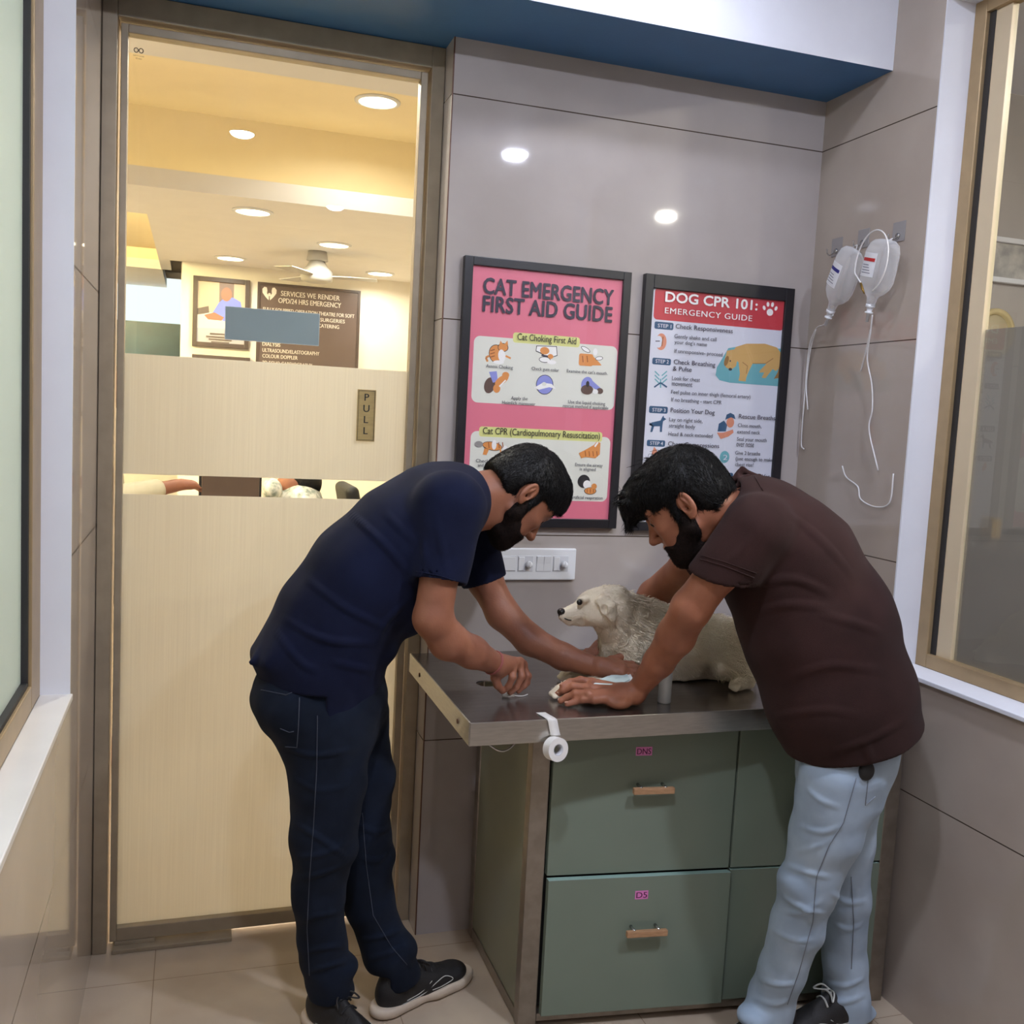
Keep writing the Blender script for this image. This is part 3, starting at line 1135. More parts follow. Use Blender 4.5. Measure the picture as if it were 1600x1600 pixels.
LAB = {(0, 0): ('DNS', 0.714), (0, 1): ('D5', 0.346)}
for i, (x0, x1) in enumerate(DX):
    for j, (z0, z1) in enumerate(DZ):
        out = 0.014 if (i, j) == (0, 1) else 0.0
        lab = {(0, 1): 'lower left drawer standing slightly open'}.get((i, j))
        f0 = CY - 0.004 - out
        bm = B(x0, x1, f0, f0 + 0.018, z0, z1, 0.0012)
        for f in bm.faces:
            f.material_index = 1 if f.normal.z > 0.7 else 0
        dr = cab('drawer', bm, [M['sage'], M['edge_band']], label=lab)
        hx = 1.100 if i == 0 else 1.55
        hz = 0.621 if j == 0 else 0.257
        bm = bmesh.new()
        box(bm, hx - 0.053, hx + 0.053, f0 - 0.030, f0 - 0.018, hz - 0.008, hz + 0.008, 0, 0.002)
        h = cab('handle', bm, M['handle_wood'], dr, label='brown wooden bar handle')
        for s in (-0.032, 0.032):
            bm = bmesh.new()
            tube(bm, [(hx + s, f0 + 0.001, hz + 0.008), (hx + s, f0 - 0.024, hz + 0.006)], 0.004, 10)
            cab('handle_post', bm, M['chrome'], dr, True)
        if (i, j) in LAB:
            s, lz = LAB[(i, j)]
            lx = hx - (0.042 if j == 0 else 0.026)
            w = 0.042 if j == 0 else 0.034
            bm = bmesh.new()
            box(bm, lx, lx + w, f0 - 0.0008, f0 - 0.0002, lz - 0.011, lz + 0.011)
            put_text(bm, s, lx + 0.003, f0 - 0.0012, lz - 0.0075, width=w - 0.006, height=0.015, bold=0.02, mi=1)
            cab('pink_label', bm, [M['pink_label'], M['purple_ink']], dr)

# roll of white tape hanging from its own end over the front rim
t = thing('tape_roll', 'white tape roll hanging by its loose end over the front rim of the table', 'tape', (0.782, 2.0, 0.75))
ax = Vector((0.25, -0.95, 0.12)).normalized()
c = Vector((0.790, 1.998, 0.782))
bm = bmesh.new()
prof = [(0.0135, -0.012), (0.027, -0.012), (0.027, 0.012), (0.0135, 0.012), (0.0135, -0.012)]
u, v = frame_of(ax)
rings = []
for r, hh in prof[:-1]:
    rings.append([bm.verts.new(c + ax * hh + (u * math.cos(2 * math.pi * k / 40) + v * math.sin(2 * math.pi * k / 40)) * r) for k in range(40)])
for i in range(4):
    a, b = rings[i], rings[(i + 1) % 4]
    for k in range(40):
        bm.faces.new((a[k], a[(k + 1) % 40], b[(k + 1) % 40], b[k]))
obj('tape', bm, M['tape_white'], t, False)
bm = bmesh.new()
rings = []
for r, hh in ((0.0134, -0.0115), (0.0134, 0.0115), (0.0118, 0.0115), (0.0118, -0.0115)):
    rings.append([bm.verts.new(c + ax * hh + (u * math.cos(2 * math.pi * k / 40) + v * math.sin(2 * math.pi * k / 40)) * r) for k in range(40)])
for i in range(4):
    a, b = rings[i], rings[(i + 1) % 4]
    for k in range(40):
        bm.faces.new((a[k], a[(k + 1) % 40], b[(k + 1) % 40], b[k]))
obj('core', bm, pmat('tape_core', (196, 196, 198), 0.4, noise=0.05), t, True)
bm = bmesh.new()
strip = smooth_path([(0.775, 2.066, ZT + 0.0012), (0.778, 2.045, ZT + 0.0014), (0.782, 2.022, ZT + 0.0016), (0.785, 2.0135, ZT - 0.002), (0.789, 2.0115, ZT - 0.020), (0.793, 2.009, ZT - 0.036)], 5)
L, R = [], []
for p in strip:
    for lst, s in ((L, -1), (R, 1)):
        lst.append((p + Vector((0.0115 * s, 0, 0)), p + Vector((0.0115 * s, -0.0003, 0.0006))))
Lv = [[bm.verts.new(q) for q in pr] for pr in L]
Rv = [[bm.verts.new(q) for q in pr] for pr in R]
for i in range(len(strip) - 1):
    for a, b in ((Lv[i][0], Rv[i][0]),):
        bm.faces.new((Lv[i][0], Rv[i][0], Rv[i + 1][0], Lv[i + 1][0]))
        bm.faces.new((Lv[i][1], Lv[i + 1][1], Rv[i + 1][1], Rv[i][1]))
        bm.faces.new((Lv[i][0], Lv[i + 1][0], Lv[i + 1][1], Lv[i][1]))
        bm.faces.new((Rv[i][0], Rv[i][1], Rv[i + 1][1], Rv[i + 1][0]))
obj('loose_end', bm, M['tape_white'], t, True)

# small white bottle
t = thing('spray_bottle', 'small white bottle standing on the steel table in front of the dog', 'bottle', (1.112, 2.104, ZT))
bm = bmesh.new()
lathe(bm, [(0.0, 0.0), (0.0150, 0.0), (0.0162, 0.002), (0.0162, 0.070), (0.0155, 0.074), (0.011, 0.077), (0.0, 0.077)], (1.112, 2.104, ZT + 0.0004), seg=32)
obj('body', bm, pmat('bottle_white', (214, 218, 214), 0.4, noise=0.05, nscale=30), t, True)
bm = bmesh.new()
lathe(bm, [(0.0, 0.077), (0.0125, 0.077), (0.0125, 0.082), (0.0105, 0.084), (0.0105, 0.104), (0.0095, 0.106), (0.0, 0.106)], (1.112, 2.104, ZT + 0.0004), seg=32)
obj('cap', bm, M['white_plastic'], t, True)

# clear cannula pinched under the hand of the person in navy
t = thing('cannula', 'small clear plastic cannula lying on the steel table under the pinching fingers', 'cannula', (0.745, 2.2, ZT))
M['clear_plastic'] = pmat('clear_plastic', (210, 206, 202), 0.15, noise=0.05)
bm = bmesh.new()
c = Vector((0.737, 2.198, ZT + 0.0062))
d = Vector((0.9, -0.4, 0.0)).normalized()
tube(bm, [c - d * 0.014, c - d * 0.004, c + d * 0.002, c + d * 0.016], [0.0045, 0.0055, 0.004, 0.003], 12)
obj('hub', bm, M['clear_plastic'], t, True)
bm = bmesh.new()
s = Vector((-d.y, d.x, 0))
box(bm, c.x - 0.004, c.x + 0.004, c.y - 0.013, c.y + 0.013, c.z - 0.001, c.z + 0.001)
obj('wing', bm, M['clear_plastic'], t)
bm = bmesh.new()
tube(bm, smooth_path([c + d * 0.016, c + d * 0.03 + Vector((0, 0.01, -0.003)), c + d * 0.045 + Vector((0, 0.02, -0.0042)), c + Vector((0.055, 0.012, -0.0042))], 6), 0.0016, 8)
obj('tubing', bm, M['clear_plastic'], t, True)

# ---- switch panel on the back wall
t = thing('switch_panel', 'long white switch panel on the tiled wall below the pink cat poster', 'switch', (0.952, YB, 1.055))
y0 = YB - 0.012
bm = B(0.826, 1.077, y0, YB - 0.0005, 1.056, 1.150, 0.004)
obj('plate', bm, M['white_plastic'], t)
M['switch_grey'] = pmat('switch_grey', (206, 208, 214), 0.4, noise=0.02)


def wx(px, py=880):
    return at(px, py, y0).x


for a, b, kind in ((783, 806, 'blank'), (809, 833, 'knob'), (838, 861, 'two'), (864, 888, 'knob')):
    x0, x1 = wx(a), wx(b)
    z0, z1 = 1.082, 1.128
    bm = B(x0, x1, y0 - 0.0012, y0 + 0.001, z0, z1, 0.0008)
    mod = obj('module', bm, M['switch_grey'], t)
    if kind == 'two':
        xm = (x0 + x1) / 2
        for u0, u1 in ((x0 + 0.0015, xm - 0.0008), (xm + 0.0008, x1 - 0.0015)):
            bm = bmesh.new()
            prism(bm, [(u0, y0 - 0.0012, z0 + 0.002), (u0, y0 - 0.0012, z1 - 0.002), (u0, y0 - 0.0045, z1 - 0.002), (u0, y0 - 0.0022, (z0 + z1) / 2)], (u1 - u0, 0, 0))
            obj('rocker', bm, M['white_plastic'], mod)
    elif kind == 'knob':
        kx = x0 + (x1 - x0) * 0.70
        bm = bmesh.new()
        lathe(bm, [(0.0, 0.0), (0.010, 0.0), (0.0095, 0.010), (0.008, 0.014), (0.0, 0.014)], (kx, y0 - 0.0012, 1.103), axis=(0, -1, 0), seg=24)
        box(bm, kx - 0.0012, kx + 0.0012, y0 - 0.0168, y0 - 0.013, 1.097, 1.112)
        obj('knob', bm, M['white_plastic'], mod)
        bm = B(x0 + 0.002, x0 + (x1 - x0) * 0.42, y0 - 0.0032, y0 - 0.001, z0 + 0.003, z1 - 0.003, 0.001)
        obj('rocker', bm, M['white_plastic'], mod)
    else:
        bm = B(x0 + 0.002, x1 - 0.002, y0 - 0.0030, y0 - 0.001, z0 + 0.003, z1 - 0.003, 0.001)
        obj('rocker', bm, M['white_plastic'], mod)

# ---- hooks and drip bags on the right wall
M['hook_film'] = pmat('hook_film', (150, 146, 146), 0.25, noise=0.06)
GH = 'adhesive hooks on the right wall'
hooks = [('small grey adhesive hook with nothing on it, nearest to the corner beside the drip bags', 2.542, 2.083),
         ('small grey adhesive hook carrying the drip bag with the blue-banded label', 2.420, 2.089),
         ('small grey adhesive hook carrying the drip bag with the red-banded label', 2.270, 2.084)]
for lab, hy, hz in hooks:
    t = thing('adhesive_hook', lab, 'hook', (XR, hy, hz), GH)
    obj('pad', B(XR - 0.0025, XR - 0.0004, hy - 0.025, hy + 0.025, hz - 0.027, hz + 0.027, 0.0009), M['hook_film'], t)
    bm = bmesh.new()
    lathe(bm, [(0, 0), (0.008, 0), (0.007, 0.005), (0, 0.006)], (XR - 0.002, hy, hz - 0.012), axis=(-1, 0, 0), seg=16)
    tube(bm, smooth_path([(XR - 0.005, hy, hz - 0.012), (XR - 0.014, hy, hz - 0.021), (XR - 0.026, hy, hz - 0.027), (XR - 0.034, hy, hz - 0.020), (XR - 0.035, hy, hz - 0.010)], 5), 0.002, 8)
    obj('hook', bm, M['chrome'], t, True)

# clear bags: a closed flattened bottle shape, outline half-widths along its axis
mb, nt, pb = new_mat('drip_plastic')
pb.inputs['Base Color'].default_value = (0.95, 0.97, 1.0, 1)
pb.inputs['Roughness'].default_value = 0.12
pb.inputs['Specular IOR Level'].default_value = 0.8
tr = N(nt, 'ShaderNodeBsdfTransparent')
mx = N(nt, 'ShaderNodeMixShader')
lw = N(nt, 'ShaderNodeLayerWeight')
lw.inputs[0].default_value = 0.35
mr = N(nt, 'ShaderNodeMapRange')
mr.inputs['To Min'].default_value = 0.16
mr.inputs['To Max'].default_value = 0.75
nt.links.new(lw.outputs['Facing'], mr.inputs['Value'])
nt.links.new(mr.outputs[0], mx.inputs[0])
nt.links.new(tr.outputs[0], mx.inputs[1])
nt.links.new(pb.outputs[0], mx.inputs[2])
nt.links.new(mx.outputs[0], nt.nodes['Material Output'].inputs[0])
M['drip_plastic'] = mb
M['label_white'] = pmat('label_white', (232, 234, 238), 0.5, noise=0.03)
M['label_blue'] = pmat('label_blue', (44, 44, 130), 0.5, noise=0.03)
M['label_red'] = pmat('label_red', (196, 40, 40), 0.5, noise=0.03)
M['label_ink'] = pmat('label_ink', (110, 112, 130), 0.5, noise=0.03)
M['tubing'] = pmat('tubing', (222, 220, 220), 0.25, noise=0.03)
M['brass'] = pmat('brass', (150, 120, 60), 0.35, metal=0.7, noise=0.1)


def drip_bag(label, band, hook, top, bot, wide, tubes, colx, coil=False, lab_at=(0.30, 0.62), lab_off=-0.005):
    """top, bot: (y, z) ends of the bag's long axis on the wall plane"""
    xc = XR - 0.048
    t = thing('drip_bag', label, 'drip bag', (xc, bot[0], bot[1]), 'drip bags on the right wall')
    A, Bv = Vector((xc, top[0], top[1])), Vector((xc, bot[0], bot[1]))
    ax = (Bv - A)
    L = ax.length
    ax.normalize()
    wv = Vector((1, 0, 0)).cross(ax).normalized()       # across, in the wall plane
    if wv.y > 0:
        wv = -wv                                          # towards the viewer's right
    prof = [(0.0, 0.30, 0.2), (0.02, 0.62, 0.5), (0.08, 0.86, 0.8), (0.20, 0.97, 1.0), (0.45, 1.0, 1.0), (0.62, 0.98, 1.0), (0.72, 0.86, 0.95), (0.80, 0.60, 0.8), (0.86, 0.30, 0.55), (0.90, 0.22, 0.5), (1.0, 0.20, 0.45)]
    bm = bmesh.new()
    rings = []
    for s, w, d in prof:
        c = A + ax * (L * s)
        rings.append([bm.verts.new(c + wv * (math.cos(2 * math.pi * k / 28) * wide * w) + Vector((1, 0, 0)) * (math.sin(2 * math.pi * k / 28) * 0.026 * d)) for k in range(28)])
    for a, b in zip(rings, rings[1:]):
        for k in range(28):
            bm.faces.new((a[k], a[(k + 1) % 28], b[(k + 1) % 28], b[k]))
    bm.faces.new(rings[0][::-1])
    bm.faces.new(rings[-1])
    obj('pouch', bm, M['drip_plastic'], t, True)
    # label, curved over the front of the pouch
    bm = bmesh.new()

    def lp(s, w, lift):
        q = A + ax * (L * s) + wv * (w * wide + lab_off)
        ww = max(-0.98, min(0.98, w + lab_off / wide))
        return q - Vector((1, 0, 0)) * (0.026 * math.sqrt(1 - ww * ww) + lift)

    def patch(s0, s1, w0, w1, lift, mi, n=6):
        g = [[bm.verts.new(lp(s0 + (s1 - s0) * i / 2, w0 + (w1 - w0) * k / n, lift)) for k in range(n + 1)] for i in range(3)]
        for i in range(2):
            for k in range(n):
                f = bm.faces.new((g[i][k], g[i][k + 1], g[i + 1][k + 1], g[i + 1][k]))
                f.material_index = mi
    s0, s1 = lab_at
    patch(s0, s1, -0.66, 0.30, 0.0008, 0)
    ds = s1 - s0
    patch(s0 + ds * 0.22, s0 + ds * 0.36, -0.62, 0.22, 0.0014, 1)
    for k in range(4):
        patch(s0 + ds * (0.50 + 0.11 * k), s0 + ds * (0.53 + 0.11 * k), -0.56, -0.1 + 0.06 * k, 0.0014, 2)
    obj('paper_label', bm, [M['label_white'], M[band], M['label_ink']], t, label='white paper label with a %s band' % ('dark blue' if band == 'label_blue' else 'red'))
    # port, spike and hanger
    bm = bmesh.new()
    lathe(bm, [(0, -0.004), (0.013, -0.004), (0.013, 0.004), (0.009, 0.006), (0.0065, 0.016), (0.011, 0.017), (0.011, 0.021), (0.005, 0.022), (0.004, 0.045), (0, 0.045)], Bv, axis=ax, seg=20)
    obj('port', bm, M['white_plastic'], t, True)
    bm = bmesh.new()
    hk = Vector((XR - 0.026, hook[0], hook[1] - 0.0265))
    tube(bm, smooth_path([A + wv * 0.010 + ax * 0.004, hk + Vector((-0.001, -0.008, 0.004)), hk + Vector((0, 0, 0.004)), hk + Vector((-0.001, 0.008, 0.002)), A - wv * 0.010 + ax * 0.004], 6), 0.0016, 8)
    obj('hanging_loop', bm, M['tubing'], t, True)
    for pts in tubes:
        bm = bmesh.new()
        tube(bm, smooth_path(pts, 8), 0.0021, 8)
        obj('infusion_line', bm, M['tubing'], t, True)
    if coil:
        bm = bmesh.new()
        c = A + ax * (L * 0.36)
        pts = [c + wv * (math.cos(a) * 0.066) - ax * (math.sin(a) * 0.085) - Vector((0.030, 0, 0)) for a in [math.radians(q) for q in range(-60, 215, 12)]]
        pts += [c - wv * 0.045 + ax * 0.045 - Vector((0.03, 0, 0)), c - wv * 0.02 + ax * 0.058 - Vector((0.033, 0, 0))]
        tube(bm, smooth_path(pts, 3), 0.0021, 8)
        obj('coiled_line', bm, M['tubing'], t, True)
        bm = bmesh.new()
        e = pts[-1]
        tube(bm, [e, e + wv * 0.012 + ax * 0.014, e + wv * 0.026 + ax * 0.026], [0.003, 0.0036, 0.0016], 8)
        obj('needle_cap', bm, M['brass'], t, True)
    return t


def wr(px, py, off=0.01):
    return atx(px, py, XR - off)


drip_bag('clear drip bag with a dark blue banded label, hanging tilted nearest to the corner', 'label_blue', (2.420, 2.089), (2.395, 2.052), (2.482, 1.884), 0.060,
         [[wr(1302, 492, .045), wr(1288, 507, .04), wr(1275, 514, .03), wr(1264, 545, .02), wr(1257, 620, .012), wr(1252, 690, .010), wr(1256, 702, .010)],
          [wr(1275, 514, .03), wr(1266, 548, .018), wr(1260, 600, .012), wr(1262, 640, .010)]], None, lab_at=(0.26, 0.62))
drip_bag('clear drip bag with a red banded label and a coiled line, nearest to the window', 'label_red', (2.270, 2.084), (2.262, 2.058), (2.303, 1.884), 0.068,
         [[wr(1363, 492, .045), wr(1360, 520, .035), wr(1355, 560, .02), wr(1362, 600, .012), wr(1363, 640, .010), wr(1358, 672, .010), wr(1372, 735, .010)],
          [wr(1360, 515, .035), wr(1353, 548, .02), wr(1345, 580, .012)],
          [wr(1316, 728, .010), wr(1322, 745, .008), wr(1340, 760, .008), wr(1345, 780, .008), wr(1368, 792, .008), wr(1390, 785, .008), wr(1396, 740, .008)]], None, coil=True, lab_at=(0.22, 0.58))
# ------------------------------------------------------------------ the two framed posters on the back wall
M['frame_black'] = pmat('frame_black', (30, 29, 34), 0.35, noise=0.06)
INK = {}


def ink(name, rgb):
    if name not in INK:
        INK[name] = pmat('ink_' + name, rgb, 0.45, noise=0.015)
    return INK[name]


for nm, rgb in dict(pink=(222, 118, 140), panel=(226, 226, 216), yellow=(222, 222, 142), navy=(52, 46, 66), black=(40, 38, 42), orange=(222, 146, 78),
                    stripe=(160, 88, 44), white=(244, 242, 240), lilac=(140, 146, 214), brown=(96, 72, 64), grey=(150, 146, 144), paper=(216, 218, 230),
                    red=(196, 56, 68), blue=(46, 84, 120), text=(70, 70, 82), tan=(204, 164, 100), tanline=(150, 110, 60), teal=(106, 172, 182),
                    skin=(214, 140, 112)).items():
    ink(nm, rgb)
INKS = list(INK.keys())
MI = {k: i for i, k in enumerate(INKS)}


def split_by_ink(bm, want):
    pass


class Print:
    """flat printing measured on the photograph's poster plane"""

    def __init__(self, y):
        self.y = y
        self.bm = bmesh.new()
        self.tx = bmesh.new()
        self.k = 0

    def w(self, px, py):
        p = at(px, py, self.y)
        return p.x, p.z

    def lift(self):
        self.k += 1
        return self.y - 0.00002 * self.k

    def poly(self, pts, col, bm=None):
        flat(bm or self.bm, [self.w(*p) for p in pts], self.lift(), MI[col])

    def rr(self, p0, p1, r, col):
        (x0, z1), (x1, _), (_, z0) = self.w(*p0), self.w(p1[0], p1[1]), self.w(p0[0], p1[1])
        z0 = self.w(*p1)[1] if abs(p1[1] - p0[1]) > 60 else z0
        flat(self.bm, rrect(x0, x1, z0, z1, r), self.lift(), MI[col])

    def oval(self, px, py, rx, rz, col, rot=0):
        x, z = self.w(px, py)
        s = 1 / 568.0
        flat(self.bm, oval(x, z, rx * s, rz * s, rot), self.lift(), MI[col])

    def line(self, pts, w, col):
        q = [self.w(*p) for p in pts]
        y = self.lift()
        wd = w / 568.0
        for a, b in zip(q, q[1:]):
            flat(self.bm, stroke([a, b], wd), y, MI[col])

    def text(self, body, px0, py, px1, col, hpx=None, bold=0.0, spacing=1.0):
        x0, z0 = self.w(px0, py)
        x1, _ = self.w(px1, py)
        h = hpx / 568.0 if hpx else None
        put_text(self.tx, body, x0, self.y - 0.0032, z0, width=x1 - x0, height=h, bold=bold, mi=MI[col], spacing=spacing)


def poster(label, outer, inner, draw, paper):
    yf = YB - 0.022
    tl, tr, br = [at(*p, yf) for p in outer]
    il, ir, ib = [at(*p, yf) for p in inner]
    X0, X1, Z1, Z0 = tl.x, tr.x, (tl.z + tr.z) / 2, br.z
    x0, x1, z1, z0 = il.x, ir.x, (il.z + ir.z) / 2, ib.z
    t = thing('framed_poster', label, 'poster', ((X0 + X1) / 2, YB, Z0), 'framed posters on the back wall')
    bm = bmesh.new()
    box(bm, X0, x0, yf, YB - 0.0005, Z0, Z1, 0, 0.0015)
    box(bm, x1, X1, yf, YB - 0.0005, Z0, Z1, 0, 0.0015)
    box(bm, x0, x1, yf, YB - 0.0005, z1, Z1, 0, 0.0015)
    box(bm, x0, x1, yf, YB - 0.0005, Z0, z0, 0, 0.0015)
    obj('frame', bm, M['frame_black'], t)
    sh = obj('sheet', B(x0 - 0.002, x1 + 0.002, YB - 0.013, YB - 0.003, z0 - 0.002, z1 + 0.002), INK[paper], t)
    P = Print(YB - 0.0132)
    draw(P)
    allm = [INK[k] for k in INKS]
    obj('illustrations', P.bm, allm, sh)
    obj('lettering', P.tx, allm, sh)
    obj('pane', B(x0 - 0.001, x1 + 0.001, YB - 0.0195, YB - 0.0175, z0 - 0.001, z1 + 0.001), M['poster_glass'], t)


def draw_cat(P):
    T = P.text
    P.rr((741, 524), (959, 641), 0.018, 'panel')
    P.rr((802, 519), (906, 535), 0.008, 'yellow')
    P.rr((736, 673), (948, 784), 0.018, 'panel')
    P.rr((749, 666), (941, 682), 0.008, 'yellow')
    T('CAT EMERGENCY', 755, 458, 958, 'navy', 24, bold=0.036, spacing=1.03)
    T('FIRST AID GUIDE', 754, 486, 956, 'navy', 24, bold=0.036, spacing=1.03)
    T('Cat Choking First Aid', 808, 531, 900, 'black', 10.5, bold=0.008)
    T('Cat CPR (Cardiopulmonary Resuscitation)', 754, 677.5, 937, 'black', 10.5, bold=0.008)
    for s, a, y, b in (('Assess Choking', 759, 574, 801), ('Check gum color', 830, 578, 873), ("Examine the cat's mouth.", 885, 581.5, 949), ('Apply the', 798, 624, 824),
                       ('Heimlich maneuver', 784, 631, 836), ('Use the liquid choking', 887, 630, 945), ('rescue method if applicable', 879, 636, 950), ('Check Pulse', 743, 722, 782),
                       ('and Circulation', 746, 729, 786), ('Ensure the airway', 898, 728, 941), ('is aligned', 905, 735, 930), ('Artificial respiration', 890, 779, 941)):
        T(s, a, y, b, 'text', 5.2, bold=0.012)
    # sitting cat
    P.oval(776, 553, 13, 15, 'black', 20); P.oval(776, 553, 12, 14, 'orange', 20)
    P.oval(786, 543, 9, 7, 'black'); P.oval(786, 543, 8, 6, 'orange'); P.poly([(780, 539), (782, 532), (786, 538)], 'orange'); P.poly([(788, 538), (793, 532), (794, 540)], 'orange')
    P.oval(784, 556, 6, 10, 'white', 10); P.oval(779, 566, 9, 3, 'white'); P.line([(762, 565), (759, 559), (764, 556)], 3.4, 'orange'); P.line([(790, 556), (798, 560)], 3, 'orange')
    for q in (548, 553, 558):
        P.line([(766, q), (773, q - 2)], 1.6, 'stripe')
    # hand over muzzle
    P.poly([(838, 540), (870, 541), (871, 556), (858, 560), (844, 552), (837, 549)], 'black'); P.poly([(839, 541), (869, 542), (870, 555), (858, 559), (845, 551), (838, 548)], 'white')
    P.oval(851, 548, 8, 6, 'orange'); P.oval(860, 557, 5, 4, 'orange'); P.oval(851, 562, 10, 5, 'black'); P.oval(851, 562, 9, 4, 'white'); P.line([(846, 555), (856, 557)], 3, 'navy'); P.oval(862, 566, 8, 3.5, 'white')
    # mouth held open
    P.rr((905, 552), (926, 571), 0.006, 'orange'); P.poly([(926, 556), (936, 566), (940, 571), (922, 571)], 'orange'); P.line([(910, 556), (911, 566)], 1.6, 'stripe'); P.line([(917, 556), (918, 566)], 1.6, 'stripe')
    P.oval(915, 546, 9, 3.6, 'black', -25); P.oval(915, 546, 8, 2.8, 'white', -25); P.oval(930, 550, 4, 6, 'white'); P.oval(936, 560, 7, 3.4, 'black', 10); P.oval(936, 560, 6, 2.6, 'white', 10)
    # kneeling helper with cat
    P.oval(765, 602, 9, 13, 'brown', -14); P.poly([(764, 581), (776, 580), (778, 596), (770, 598)], 'lilac'); P.oval(784, 594, 13, 6, 'orange', 35); P.oval(790, 586, 6, 5, 'orange'); P.oval(776, 607, 6, 7, 'orange'); P.line([(780, 604), (790, 594)], 2.2, 'white')
    # ball with hands
    P.oval(851, 601, 15, 16, 'navy'); P.oval(851, 601, 14, 15, 'lilac'); P.poly([(834, 606), (848, 598), (862, 600), (869, 608), (858, 605), (842, 609)], 'white'); P.oval(850, 600, 4, 3, 'panel')
    # bending helper
    P.oval(917, 600, 10, 12, 'lilac', -20); P.oval(917, 609, 11, 8, 'brown'); P.poly([(920, 590), (938, 606), (934, 611), (918, 600)], 'lilac'); P.oval(937, 611, 6, 5, 'brown'); P.oval(930, 612, 5, 4, 'white'); P.oval(918, 600, 3, 5, 'black')
    # lying cat with hands
    P.oval(769, 697, 17, 7, 'black', -8); P.oval(769, 697, 16, 6.2, 'orange', -8); P.oval(772, 695, 4, 8, 'white'); P.oval(748, 694, 7, 5, 'grey'); P.poly([(757, 700), (764, 702), (760, 711), (754, 710)], 'orange'); P.line([(781, 697), (783, 712)], 2.4, 'orange')
    for q in (763, 779, 785):
        P.line([(q, 691), (q + 1, 700)], 1.6, 'stripe')
    P.oval(789, 702, 4, 6, 'white')
    # tilted head
    P.poly([(904, 708), (914, 703), (928, 695), (932, 690), (938, 692), (937, 710), (930, 716), (915, 714), (908, 716)], 'orange'); P.line([(929, 698), (934, 691)], 3, 'white')
    for q in (914, 920, 926, 932):
        P.line([(q, 705), (q + 1, 713)], 1.6, 'stripe')
    # mouth to nose
    P.oval(912, 752, 11, 11, 'black'); P.oval(917, 757, 7, 7, 'white'); P.oval(922, 767, 11, 6, 'black'); P.oval(922, 767, 10, 5.2, 'orange'); P.oval(928, 760, 5, 5, 'orange')
    for q in (917, 922, 927):
        P.line([(q, 764), (q, 770)], 1.4, 'stripe')


